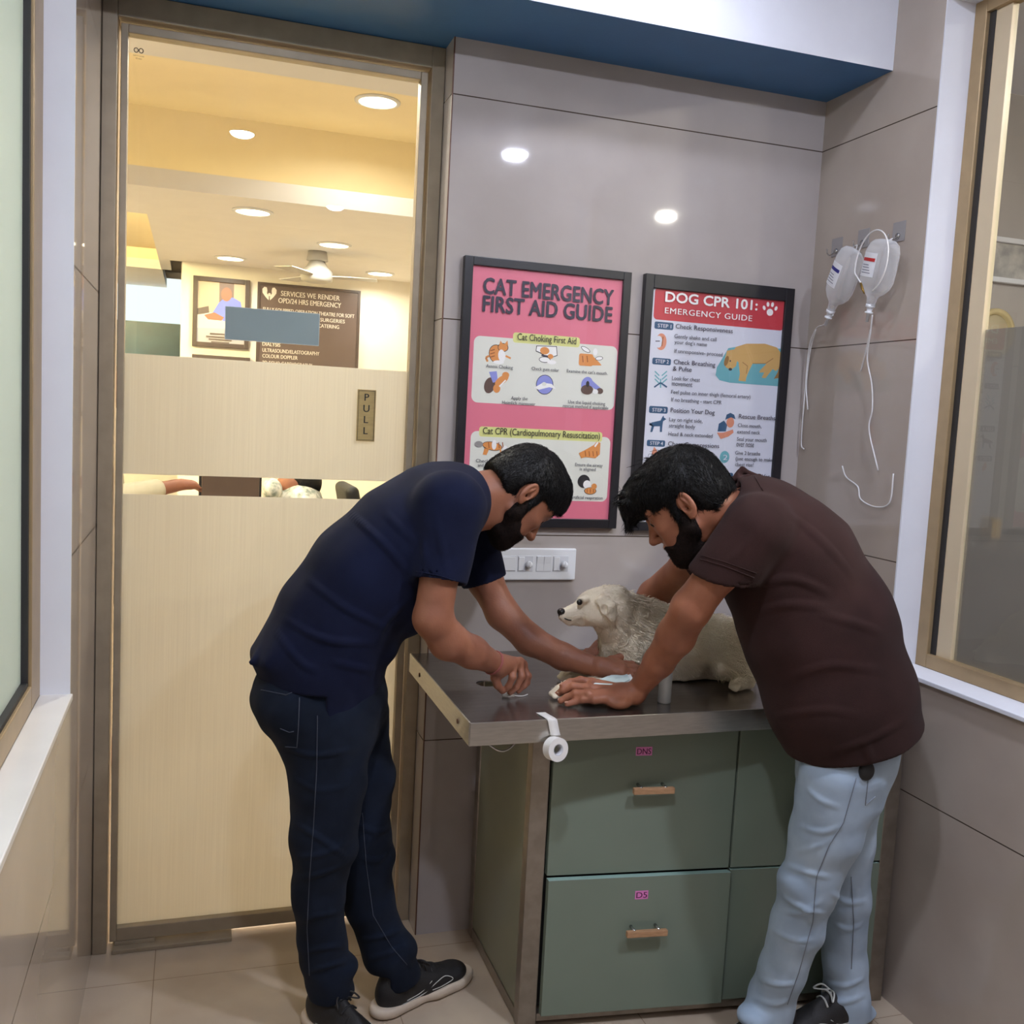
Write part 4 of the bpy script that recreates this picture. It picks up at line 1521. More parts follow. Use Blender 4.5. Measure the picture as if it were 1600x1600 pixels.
def draw_dog(P):
    T = P.text
    P.rr((1024, 449), (1225, 499), 0.012, 'red')
    T('DOG CPR 101:', 1039, 471, 1183, 'white', 16, bold=0.04)
    T('EMERGENCY GUIDE', 1038, 489.5, 1175, 'white', 9.6, bold=0.018, spacing=1.1)
    P.oval(1203, 488, 6.5, 6, 'white'); P.oval(1194, 481, 2.8, 4, 'white', 25); P.oval(1200, 475.5, 2.8, 4.2, 'white', 8); P.oval(1207, 476, 2.8, 4.2, 'white', -8); P.oval(1212.5, 482, 2.8, 4, 'white', -25)
    for a, b, c, d, s in ((1023, 502, 1052, 513.5, 'STEP 1'), (1019.5, 558.6, 1048, 569, 'STEP 2'), (1014.5, 634, 1043, 645, 'STEP 3'), (1011, 687, 1039, 697, 'STEP 4'), (1119, 738, 1145, 747, 'STEP 2')):
        P.rr((a, b), (c, d), 0.005, 'blue')
        T(s, a + 4, d - 2.2, c - 4, 'paper', 6.0, bold=0.02)
    for s, a, y, b in (('Check Responsiveness', 1055, 513, 1144.5), ('Check Breathing', 1052, 568.5, 1117), ('& Pulse', 1050.6, 579, 1080), ('Position Your Dog', 1047, 644, 1116),
                       ('Chest Compressions', 1043, 696.5, 1123), ('Rescue Breaths', 1153.5, 653.5, 1210.5), ('Emergency Vet', 1147, 746, 1202)):
        T(s, a, y, b, 'navy', 7.6, bold=0.012)
    for s, a, y, b in (('Gently shake and call', 1053, 528, 1119), ("your dog's name", 1053, 537, 1104), ('If unresponsive- proceed', 1053, 551, 1128.6), ('Look for chest', 1049, 593.5, 1093),
                       ('movement', 1049, 602.5, 1081), ('Feel pulse on inner thigh (femoral artery)', 1048, 615, 1172), ('If no breathing - start CPR', 1048, 627, 1127), ('Lay on right side,', 1045, 658, 1097),
                       ('straight body', 1044.6, 667.5, 1085.5), ('Head & neck extended', 1043.6, 680.5, 1112.7), ('(over 30 lbs)', 1058, 709, 1104), ('Close mouth,', 1152, 667, 1189),
                       ('extend neck', 1151, 677, 1186.7), ('Seal your mouth', 1150.5, 688.5, 1197), ('over nose', 1149.5, 697.5, 1177), ('Give 2 breaths', 1148, 710, 1187),
                       ('(just enough to make', 1148.4, 719, 1207), ('chest rise!', 1147.8, 728, 1176.5)):
        T(s, a, y, b, 'text', 6.4, bold=0.008)
    # dog lying on a teal mat
    P.poly([(1138, 544), (1150, 542), (1225, 545), (1222, 604), (1140, 598), (1124, 594), (1118, 586), (1120, 574)], 'teal')
    P.poly([(1140, 556), (1150, 542), (1166, 537), (1195, 537), (1214, 543), (1223, 556), (1222, 572), (1212, 580), (1196, 568), (1176, 568), (1170, 580), (1166, 590), (1165, 596), (1154, 595), (1156, 584), (1154, 566)], 'tan')
    P.poly([(1136, 548), (1146, 546), (1153, 556), (1150, 572), (1142, 578), (1134, 574), (1131, 566)], 'tan'); P.oval(1135, 564, 4, 9, 'tanline', -15); P.oval(1141, 577, 3.4, 2.4, 'black'); P.oval(1141, 564, 1.3, 1.6, 'black')
    P.poly([(1200, 566), (1216, 568), (1206, 578), (1196, 591), (1190, 590), (1194, 582), (1186, 582), (1188, 578)], 'tan'); P.poly([(1219, 566), (1223, 566), (1221, 590), (1209, 592), (1215, 582)], 'tanline')
    P.line([(1160, 566), (1168, 572), (1166, 584)], 1.2, 'tanline'); P.line([(1176, 568), (1196, 568), (1208, 560)], 1.2, 'tanline')
    # small pictures of the steps
    P.oval(1033, 534, 10, 14, 'skin'); P.oval(1029, 534, 7, 10, 'paper'); P.line([(1036, 526), (1034, 541)], 2, 'stripe'); P.line([(1024, 533), (1031, 533)], 1.6, 'text')
    P.line([(1032, 606), (1032, 592)], 2.4, 'teal')
    for q in (582, 588, 594):
        P.line([(1030, q + 5), (1023, q - 2)], 2, 'teal'); P.line([(1034, q + 5), (1042, q - 2)], 2, 'teal')
    P.line([(1022, 605), (1032, 598), (1042, 605)], 2.6, 'blue')
    P.poly([(1018, 660), (1032, 657), (1035, 651), (1037, 649), (1037, 652), (1041, 655), (1036, 658), (1035, 664), (1034, 675), (1031, 675), (1031, 666), (1022, 666), (1019, 675), (1016, 675), (1018, 666), (1015, 660), (1014, 664)], 'blue')
    P.poly([(1121, 674), (1123, 662), (1131, 657), (1136, 664), (1134, 674)], 'blue'); P.oval(1141, 660, 7.5, 9, 'skin'); P.poly([(1133, 656), (1135, 648), (1141, 645), (1147, 648), (1149, 655), (1142, 652)], 'blue')
    P.poly([(1120, 676), (1126, 686), (1138, 682), (1146, 676), (1145, 671), (1136, 674), (1130, 676)], 'skin')
    P.oval(1132, 714, 9.5, 10.5, 'teal'); T('2', 1129, 718.5, 1135.5, 'paper', 9, bold=0.02)
    P.poly([(1018, 708), (1022, 698), (1026, 703), (1028, 712), (1024, 716)], 'skin')
    P.line([(1131, 752), (1131, 759)], 2, 'blue'); P.line([(1127, 756), (1131, 760), (1135, 756)], 2, 'blue')


poster('pink framed cat first aid poster in a black frame, left of the dog poster', [(727, 400), (988, 424), (965, 826)], [(740, 414), (975, 437), (952, 812)], draw_cat, 'pink')
poster('white framed dog CPR poster with a red heading in a black frame', [(1010, 428), (1243, 450), (985, 829)], [(1022, 449), (1228, 471), (998, 815)], draw_dog, 'paper')

# ---- signs fixed on the door pane
M['brass_plate'] = pmat('brass_plate', (176, 152, 100), 0.4, metal=0.15, noise=0.08, nscale=30, stretch=(1, 1, 6))
M['sign_grey'] = pmat('sign_grey', (168, 176, 182), 0.45, noise=0.05, nscale=6)
yp = YD - 0.0025
a, b, c = at(559, 608, yp), at(588, 610, yp), at(557, 689, yp)
t = thing('pull_sign', 'upright brass plate reading PULL on the frosted glass door', 'sign', ((a.x + b.x) / 2, YD, c.z))
bm = B(a.x, b.x, YD - 0.003, YD - 0.0003, c.z, a.z, 0.0008)
pl = obj('plate', bm, M['brass_plate'], t)
bm = bmesh.new()
hz = a.z - c.z
for k, ch in enumerate('PULL'):
    put_text(bm, ch, (a.x + b.x) / 2, YD - 0.0034, a.z - hz * (0.215 + 0.215 * k), height=hz * 0.135, bold=0.02, align='C')
obj('lettering', bm, M['dark'], t)
bm = bmesh.new()
for x0, x1, z0, z1 in ((a.x + 0.003, b.x - 0.003, a.z - 0.0042, a.z - 0.003), (a.x + 0.003, b.x - 0.003, c.z + 0.003, c.z + 0.0042), (a.x + 0.003, a.x + 0.0042, c.z + 0.003, a.z - 0.003), (b.x - 0.0042, b.x - 0.003, c.z + 0.003, a.z - 0.003)):
    box(bm, x0, x1, YD - 0.0033, YD - 0.0028, z0, z1)
obj('border', bm, M['dark'], t)
yp = YD + 0.007
a, b, c = at(353, 480, yp), at(499, 490, yp), at(498, 540, yp)
t = thing('door_sign', 'blank grey sign seen from behind on the clear upper glass of the door', 'sign', ((a.x + b.x) / 2, YD, c.z))
obj('board', B(a.x, b.x, YD + 0.0066, YD + 0.0085, c.z, (a.z + b.z) / 2), M['sign_grey'], t)
bm = bmesh.new()
zt_ = (a.z + b.z) / 2
for x0, x1, z0, z1 in ((a.x - 0.001, b.x + 0.001, zt_, zt_ + 0.0012), (a.x - 0.001, b.x + 0.001, c.z - 0.0012, c.z), (b.x, b.x + 0.0014, c.z, zt_), (a.x - 0.0014, a.x, c.z, zt_)):
    box(bm, x0, x1, YD + 0.0064, YD + 0.0087, z0, z1)
obj('white_edge', bm, M['white_plastic'], t)
# ------------------------------------------------------------------ the two people
from mathutils.bvhtree import BVHTree


def skin_mat(name, rgb, rgb2):
    m = pmat(name, rgb, 0.48, spec=0.35, rgb2=rgb2, nscale=14, bump=0.10, bscale=220)
    b = m.node_tree.nodes['Principled BSDF']
    b.inputs['Subsurface Weight'].default_value = 0.08
    b.inputs['Subsurface Radius'].default_value = (0.010, 0.004, 0.002)
    b.inputs['Subsurface Scale'].default_value = 0.6
    return m


def cloth_mat(name, rgb, rgb2, fine=900, bump=0.25, rough=0.9):
    m = pmat(name, rgb, rough, spec=0.12, rgb2=rgb2, nscale=9, bump=bump, bscale=fine)
    b = m.node_tree.nodes['Principled BSDF']
    b.inputs['Sheen Weight'].default_value = 0.03
    return m


M['skin_a'] = skin_mat('skin_a', (150, 98, 74), (134, 86, 65))
M['skin_b'] = skin_mat('skin_b', (156, 100, 74), (138, 87, 65))
M['hair'] = pmat('hair', (13, 12, 13), 0.5, spec=0.25, noise=0.3, nscale=60, bump=0.5, bscale=180, stretch=(1, 1, 1))
M['beard'] = pmat('beard', (24, 19, 18), 0.75, spec=0.1, rgb2=(38, 28, 25), nscale=160, bump=0.6, bscale=420)
M['lip'] = pmat('lip', (138, 82, 72), 0.45, noise=0.08)
M['eye_white'] = pmat('eye_white', (190, 180, 172), 0.2, noise=0.02)
M['iris'] = pmat('iris', (34, 22, 16), 0.1, noise=0.1)
M['navy_shirt'] = cloth_mat('navy_shirt', (21, 26, 50), (17, 21, 42))
M['brown_shirt'] = cloth_mat('brown_shirt', (54, 35, 33), (46, 30, 28))
M['dark_denim'] = cloth_mat('dark_denim', (26, 34, 50), (19, 25, 37), 1400, 0.35)
M['pale_denim'] = cloth_mat('pale_denim', (176, 194, 212), (154, 172, 192), 1400, 0.35)
M['stitch_pale'] = pmat('stitch_pale', (120, 128, 140), 0.8, noise=0.1)
M['stitch_grey'] = pmat('stitch_grey', (62, 68, 82), 0.8, noise=0.1)
M['shoe_black'] = pmat('shoe_black', (30, 28, 28), 0.6, noise=0.15, nscale=40, bump=0.3, bscale=500)
M['shoe_sole'] = pmat('shoe_sole', (206, 190, 170), 0.55, noise=0.08, nscale=20)
M['shoe_line'] = pmat('shoe_line', (196, 196, 190), 0.5, noise=0.05)


def crease(me, tree, lines, amp, w):
    """raise soft cloth folds along lines drawn over the visible side"""
    n = len(me.vertices)
    co = np.empty(n * 3, np.float32)
    me.vertices.foreach_get('co', co)
    no = np.empty(n * 3, np.float32)
    me.vertex_normals.foreach_get('vector', no)
    co, no = co.reshape(-1, 3).astype(float), no.reshape(-1, 3)
    disp = np.zeros(n)
    for ln in lines:
        pts, k = ln[:2]
        best = np.zeros(n)
        q = []
        if len(pts) > 2:
            pts = [(w_.x, w_.y) for w_ in smooth_path([(c[0], c[1], 0) for c in pts], 6)]
        for a, b in zip(pts, pts[1:]):
            m = max(2, int(math.hypot(b[0] - a[0], b[1] - a[1]) / 4))
            for i in range(m):
                h = on_surface(tree, a[0] + (b[0] - a[0]) * i / m, a[1] + (b[1] - a[1]) * i / m, 0)
                if h is not None:
                    q.append(np.array(h))
        L = len(q)
        for i, c in enumerate(q):
            wt = math.sin(math.pi * (i + 0.5) / L) ** 0.8
            near = np.where(np.abs(co - c).max(1) < 4 * w)[0]
            r2 = ((co[near] - c) ** 2).sum(1) / (w * w)
            best[near] = np.maximum(best[near], wt * (np.exp(-r2) - 0.45 * np.exp(-r2 / 4.5) + 0.0))
            np.maximum(best, 0, out=best)
        disp += best * k
    me.vertices.foreach_set('co', (co + no * (amp * disp)[:, None]).astype(np.float32).ravel())
    me.update()


def bvh_me(me):
    return BVHTree.FromPolygons([v.co.copy() for v in me.vertices], [tuple(p.vertices) for p in me.polygons])


class Head:
    def __init__(self, O, F, U, scale=1.0):
        self.O = Vector(O)
        self.F = Vector(F).normalized()
        U = Vector(U)
        self.U = (U - self.F * U.dot(self.F)).normalized()
        S = self.F.cross(self.U)
        self.S = S if S.y > 0 else -S
        self.k = scale

    def p(self, f, u, s=0.0):
        return self.O + (self.F * f + self.U * u + self.S * s) * self.k

    def ax(self, pitch=0.0, roll=0.0):
        F, U, S = self.F, self.U, self.S
        if pitch:
            c, s = math.cos(pitch), math.sin(pitch)
            F, U = F * c + U * s, U * c - F * s
        if roll:
            c, s = math.cos(roll), math.sin(roll)
            F, S = F * c + S * s, S * c - F * s
        return [F, U, S]

    def skin(self, v):
        p, A = self.p, self.ax()
        v.put(s_ell(p(0.002, 0.038), (0.096, 0.087, 0.075), A), 0.01)
        v.put(s_ell(p(0.042, -0.005), (0.054, 0.075, 0.062), A), 0.03)
        v.put(s_ell(p(0.050, 0.060), (0.046, 0.050, 0.058), A), 0.03)       # forehead
        for s in (-1, 1):
            v.put(s_cone(p(0.012, -0.045, s * 0.050), p(0.070, -0.092, s * 0.016), 0.021, 0.017), 0.02)      # jaw
            v.put(s_ell(p(0.062, -0.016, s * 0.046), (0.024, 0.017, 0.018), A), 0.018)   # cheekbone
            v.put(s_ell(p(0.060, -0.050, s * 0.034), (0.028, 0.030, 0.020), A), 0.02)    # cheek
            v.put(s_cone(p(0.091, 0.030, s * 0.012), p(0.074, 0.030, s * 0.048), 0.0105, 0.009), 0.012)      # brow
        v.put(s_ell(p(0.078, -0.060), (0.025, 0.030, 0.028), A), 0.02)      # muzzle
        v.put(s_ell(p(0.078, -0.097), (0.018, 0.015, 0.020), A), 0.016)     # chin
        for s in (-1, 1):
            v.put(s_ell(p(0.100, 0.010, s * 0.032), (0.017, 0.013, 0.017), A), 0.010, 'sub')   # eye sockets
        v.put(s_cone(p(0.093, 0.016), p(0.116, -0.026), 0.0085, 0.0105), 0.012)  # nose
        v.put(s_ell(p(0.117, -0.030), (0.0115, 0.0095, 0.0115), A), 0.006)
        for s in (-1, 1):
            v.put(s_ell(p(0.105, -0.033, s * 0.0125), (0.011, 0.008, 0.0068), A), 0.006)
            v.put(s_ell(p(0.110, -0.0405, s * 0.0075), (0.005, 0.003, 0.0032), A), 0.002, 'sub')
        # eyelids and eyeballs' bed
        for s in (-1, 1):
            v.put(s_ell(p(0.0805, 0.011, s * 0.032), (0.0125, 0.0120, 0.0150), A), 0.003)
        # lips
        v.put(s_cone(p(0.0985, -0.0560, -0.015), p(0.0985, -0.0560, 0.015), 0.0055), 0.005)
        v.put(s_cone(p(0.1015, -0.0555, -0.004), p(0.1015, -0.0555, 0.004), 0.0052), 0.005)
        v.put(s_cone(p(0.0965, -0.0680, -0.012), p(0.0965, -0.0680, 0.012), 0.0065), 0.005)
        v.put(s_cone(p(0.104, -0.0617, -0.021), p(0.104, -0.0617, 0.021), 0.0024), 0.002, 'sub')
        v.put(s_cone(p(0.092, -0.0625, -0.025), p(0.092, -0.0625, -0.019), 0.003), 0.003, 'sub')
        # ears
        for s in (-1, 1):
            E = [(self.F * 0.94 - self.U * 0.12 - self.S * s * 0.30), (self.U * 0.98 - self.F * 0.16), None]
            a0 = E[0].normalized()
            a1 = (E[1] - a0 * E[1].dot(a0)).normalized()
            a2 = a0.cross(a1)
            c = p(-0.010, 0.004, s * 0.080)
            v.put(s_ell(c, (0.0185, 0.0315, 0.0085), (a0, a1, a2)), 0.006)
            out = self.S * s
            v.put(s_ell(c + out * 0.0075 + a0 * 0.003 + a1 * 0.004, (0.0120, 0.0225, 0.0075), (a0, a1, a2)), 0.004, 'sub')
            v.put(s_ell(c + out * 0.004 + a0 * 0.007 - a1 * 0.006, (0.0075, 0.0105, 0.010), (a0, a1, a2)), 0.003, 'sub')
            v.put(s_cone(c + a0 * 0.001 + a1 * 0.016 + out * 0.003, c - a0 * 0.006 - a1 * 0.010 + out * 0.003, 0.0028, 0.0034), 0.004)
            v.put(s_ell(c - a1 * 0.027 + a0 * 0.006, (0.010, 0.010, 0.006), (a0, a1, a2)), 0.005)   # lobe

    def eyes(self, parent):
        for s in (-1, 1):
            bm = bmesh.new()
            bmesh.ops.create_uvsphere(bm, u_segments=20, v_segments=14, radius=0.0104)
            bmesh.ops.translate(bm, vec=self.p(0.0835, 0.0095, s * 0.032), verts=bm.verts)
            e = obj('eye', bm, M['eye_white'], parent, True)
            bm = bmesh.new()
            bmesh.ops.create_uvsphere(bm, u_segments=16, v_segments=10, radius=0.0085)
            bmesh.ops.translate(bm, vec=self.p(0.0864, 0.0062, s * 0.0325), verts=bm.verts)
            obj('iris', bm, M['iris'], e, True)

    def brows(self, parent, h=0.0016):
        for s in (-1, 1):
            v = Vol(self.p(0.08, 0.03, s * 0.03) - Vector((0.05,) * 3), self.p(0.08, 0.03, s * 0.03) + Vector((0.05,) * 3), h)
            v.put(s_seg(self.p(0.0985, 0.0330, s * 0.012), self.p(0.0945, 0.0375, s * 0.032), (0.0035, 0.0042), (0.0035, 0.0042), self.U), 0.003)
            v.put(s_seg(self.p(0.0945, 0.0375, s * 0.032), self.p(0.0785, 0.0330, s * 0.050), (0.0035, 0.0040), (0.0025, 0.0020), self.U), 0.003)
            obj_me('eyebrow', v.mesh('eyebrow', 1), M['hair'], parent, True)

    def box(self, r=0.2):
        return np.array(self.O) - r, np.array(self.O) + r


def hair_coat(o, H, count, ln, seed):
    """strands combed from the crown forwards, down the sides and the nape"""
    O, F, U, S = (np.array(q) for q in (H.O, H.F, H.U, H.S))

    def flow(q):
        r = q - O
        f, u, s = r @ F, r @ U, r @ S
        df = np.where(f > -0.045, 0.8, -0.2) + 0.25 * np.sin(s * 120)
        ds = np.sign(s) * 0.25 + s * 5
        du = np.where(u < 0.08, -1.0, -0.15)
        return df[:, None] * F + du[:, None] * U + ds[:, None] * S
    coat(o, 'hair_strands', count, lambda q: np.full(len(q), ln), flow, 0.16, 0.00055, M['hair'], seed, jitter=0.25)


def hand(v, wrist, palm, fingers, thumb, r=0.0088, wr=0.024):
    """wrist point, palm = list of knuckle points, fingers = lists of joints after the knuckle, thumb = list from its root"""
    n = len(palm)
    for i, kp in enumerate(palm):
        q = wrist.lerp(kp, 0.30)
        v.put(s_cone(wrist, q, wr * 0.86, 0.0165), 0.014)
        v.put(s_cone(q, kp, 0.0160, 0.0105), 0.010)
    for i in range(n - 1):
        v.put(s_cone(palm[i], palm[i + 1], 0.0095, 0.0095), 0.006)
    sizes = [1.0, 1.04, 0.98, 0.86]
    for i, fg in enumerate(fingers):
        pts = [palm[i]] + fg
        m = len(pts) - 1
        rr = [r * sizes[i] * (1.08 - 0.30 * k / m) for k in range(m + 1)]
        for k in range(m):
            v.put(s_cone(pts[k], pts[k + 1], rr[k], rr[k + 1]), 0.0035)
        for k in range(1, m):
            v.put(s_ell(pts[k], (rr[k] * 1.07,) * 3), 0.003)
    rr = [0.0150, 0.0115, 0.0098, 0.0078][:len(thumb)]
    for k in range(len(thumb) - 1):
        v.put(s_cone(thumb[k], thumb[k + 1], rr[k], rr[k + 1]), 0.006 if k == 0 else 0.0035)
    v.put(s_cone(wrist.lerp(palm[0], 0.25), thumb[0], 0.016, 0.015), 0.010)


def nails(parent, tips):
    """tips: (joint before the tip, tip, outward direction)"""
    for a, b, out in tips:
        d = (b - a).normalized()
        o = (out - d * out.dot(d)).normalized()
        s = d.cross(o)
        c = b + o * 0.0054 + d * 0.001
        bm = bmesh.new()
        bmesh.ops.create_uvsphere(bm, u_segments=10, v_segments=6, radius=1.0)
        bmesh.ops.transform(bm, matrix=Matrix((d * 0.0052, s * 0.0042, o * 0.0014)).transposed().to_4x4(), verts=bm.verts)
        bmesh.ops.translate(bm, vec=c, verts=bm.verts)
        obj('fingernail', bm, M['nail'], parent, True)


M['nail'] = pmat('nail', (196, 148, 126), 0.3, noise=0.04)


def bvh_of(o):
    me = o.data
    off = world_loc(o)
    return BVHTree.FromPolygons([v.co + off for v in me.vertices], [tuple(p.vertices) for p in me.polygons])


def on_surface(tree, px, py, lift=0.0008):
    d = at(px, py, 2.0) - CAM
    d.normalize()
    hit = tree.ray_cast(CAM, d)
    return None if hit[0] is None else hit[0] + hit[1] * (lift if hit[1].dot(d) < 0 else -lift)


def seam(name, tree, pts, mat, parent, r=0.0011):
    q = []
    for a, b in zip(pts, pts[1:]):
        n = max(2, int(math.hypot(b[0] - a[0], b[1] - a[1]) / 6))
        for k in range(n):
            h = on_surface(tree, a[0] + (b[0] - a[0]) * k / n, a[1] + (b[1] - a[1]) * k / n)
            if h is not None and (not q or (h - q[-1]).length < 0.04):
                q.append(h)
    if len(q) > 2:
        bm = bmesh.new()
        tube(bm, q, r, 6)
        obj(name, bm, mat, parent, True)


def shoe(parent, heel, toe, scale=1.0, label=None, laces=True, sole_h=0.030, sole='shoe_sole'):
    """running shoe standing on the floor; heel and toe are floor points"""
    h, t = Vector((heel[0], heel[1], 0)), Vector((toe[0], toe[1], 0))
    L = (t - h).length
    d = (t - h) / L
    s = Vector((-d.y, d.x, 0))
    up = Vector((0, 0, 1))

    def P(a, b, c):
        return h + d * (a * L) + s * b + up * c
    lo = np.minimum(np.array(h), np.array(t)) - 0.09
    hi = np.maximum(np.array(h), np.array(t)) + 0.09
    lo[2], hi[2] = -0.01, 0.18
    v = Vol(lo, hi, 0.003)
    ax = [d, s, up]
    for a, w, z in ((0.14, 0.033, 0.016), (0.35, 0.030, 0.016), (0.62, 0.040, 0.016), (0.80, 0.040, 0.018), (0.90, 0.032, 0.022)):
        v.put(s_ell(P(a, 0, 0.018), (0.055, w + 0.008, 0.028), ax), 0.02)
    v.put(s_half(P(0, 0, 0.0015), (0, 0, -1), lo, hi), 0.004, 'cut')
    v.put(s_half(P(0, 0, sole_h), (0, 0, 1), lo, hi), 0.003, 'cut')
    so = v.mesh('sole', 1)
    v = Vol(lo, hi, 0.003)
    v.put(s_ell(P(0.16, 0, 0.055), (0.046, 0.034, 0.046), ax), 0.02)
    v.put(s_ell(P(0.36, 0, 0.050), (0.062, 0.034, 0.046), ax), 0.03)
    v.put(s_ell(P(0.60, 0, 0.040), (0.060, 0.040, 0.036), ax), 0.03)
    v.put(s_ell(P(0.82, 0, 0.036), (0.052, 0.040, 0.026), ax), 0.02)
    v.put(s_seg(P(0.22, 0, 0.06), P(0.20, 0, 0.10), (0.034, 0.040), (0.033, 0.040), d), 0.02)
    v.put(s_cone(P(0.40, 0, 0.098), P(0.60, 0, 0.074), 0.012, 0.012), 0.012)
    v.put(s_seg(P(0.22, 0, 0.085), P(0.20, 0, 0.15), (0.026, 0.032), (0.026, 0.032), d), 0.006, 'sub')
    v.put(s_half(P(0, 0, sole_h - 0.006), (0, 0, -1), lo, hi), 0.002, 'cut')
    sh = obj_me('shoe', v.mesh('shoe', 1), M['shoe_black'], parent, True, label)
    obj_me('sole', so, M[sole], sh, True)
    if laces:
        bm = bmesh.new()
        for k in range(4):
            a = 0.42 + 0.07 * k
            z = 0.108 - 0.0105 * k * 1.15
            tube(bm, smooth_path([P(a, -0.022, z - 0.012), P(a + 0.01, -0.008, z), P(a + 0.015, 0.008, z), P(a + 0.02, 0.022, z - 0.012)], 4), 0.0028, 6)
        tube(bm, smooth_path([P(0.40, 0.0, 0.112), P(0.44, 0.022, 0.118), P(0.50, 0.034, 0.104), P(0.46, 0.02, 0.106), P(0.41, 0.004, 0.112)], 5), 0.0022, 6)
        tube(bm, smooth_path([P(0.40, 0.0, 0.112), P(0.44, -0.022, 0.118), P(0.50, -0.034, 0.104), P(0.46, -0.02, 0.106), P(0.41, -0.004, 0.112)], 5), 0.0022, 6)
        obj('laces', bm, M['shoe_black'] if sole == 'shoe_sole' else M['shoe_line'], sh, True)
    tree = bvh_of(sh)
    for side in (-1, 1):
        for pts in ([(0.20, 0.030), (0.42, 0.034), (0.56, 0.052), (0.68, 0.056), (0.76, 0.042), (0.64, 0.036), (0.52, 0.037)], [(0.24, 0.038), (0.40, 0.042), (0.52, 0.060)]):
            q = []
            for a, z in [(lambda i: i)(x) for x in pts]:
                hit = tree.ray_cast(P(a, side * 0.12, z), -s * side)
                if hit[0] is not None:
                    q.append(hit[0] + s * side * 0.0006)
            if len(q) > 2:
                bm = bmesh.new()
                tube(bm, smooth_path(q, 5), 0.0011, 6)
                obj('side_stripe', bm, M['shoe_line'], sh, True)
    return sh


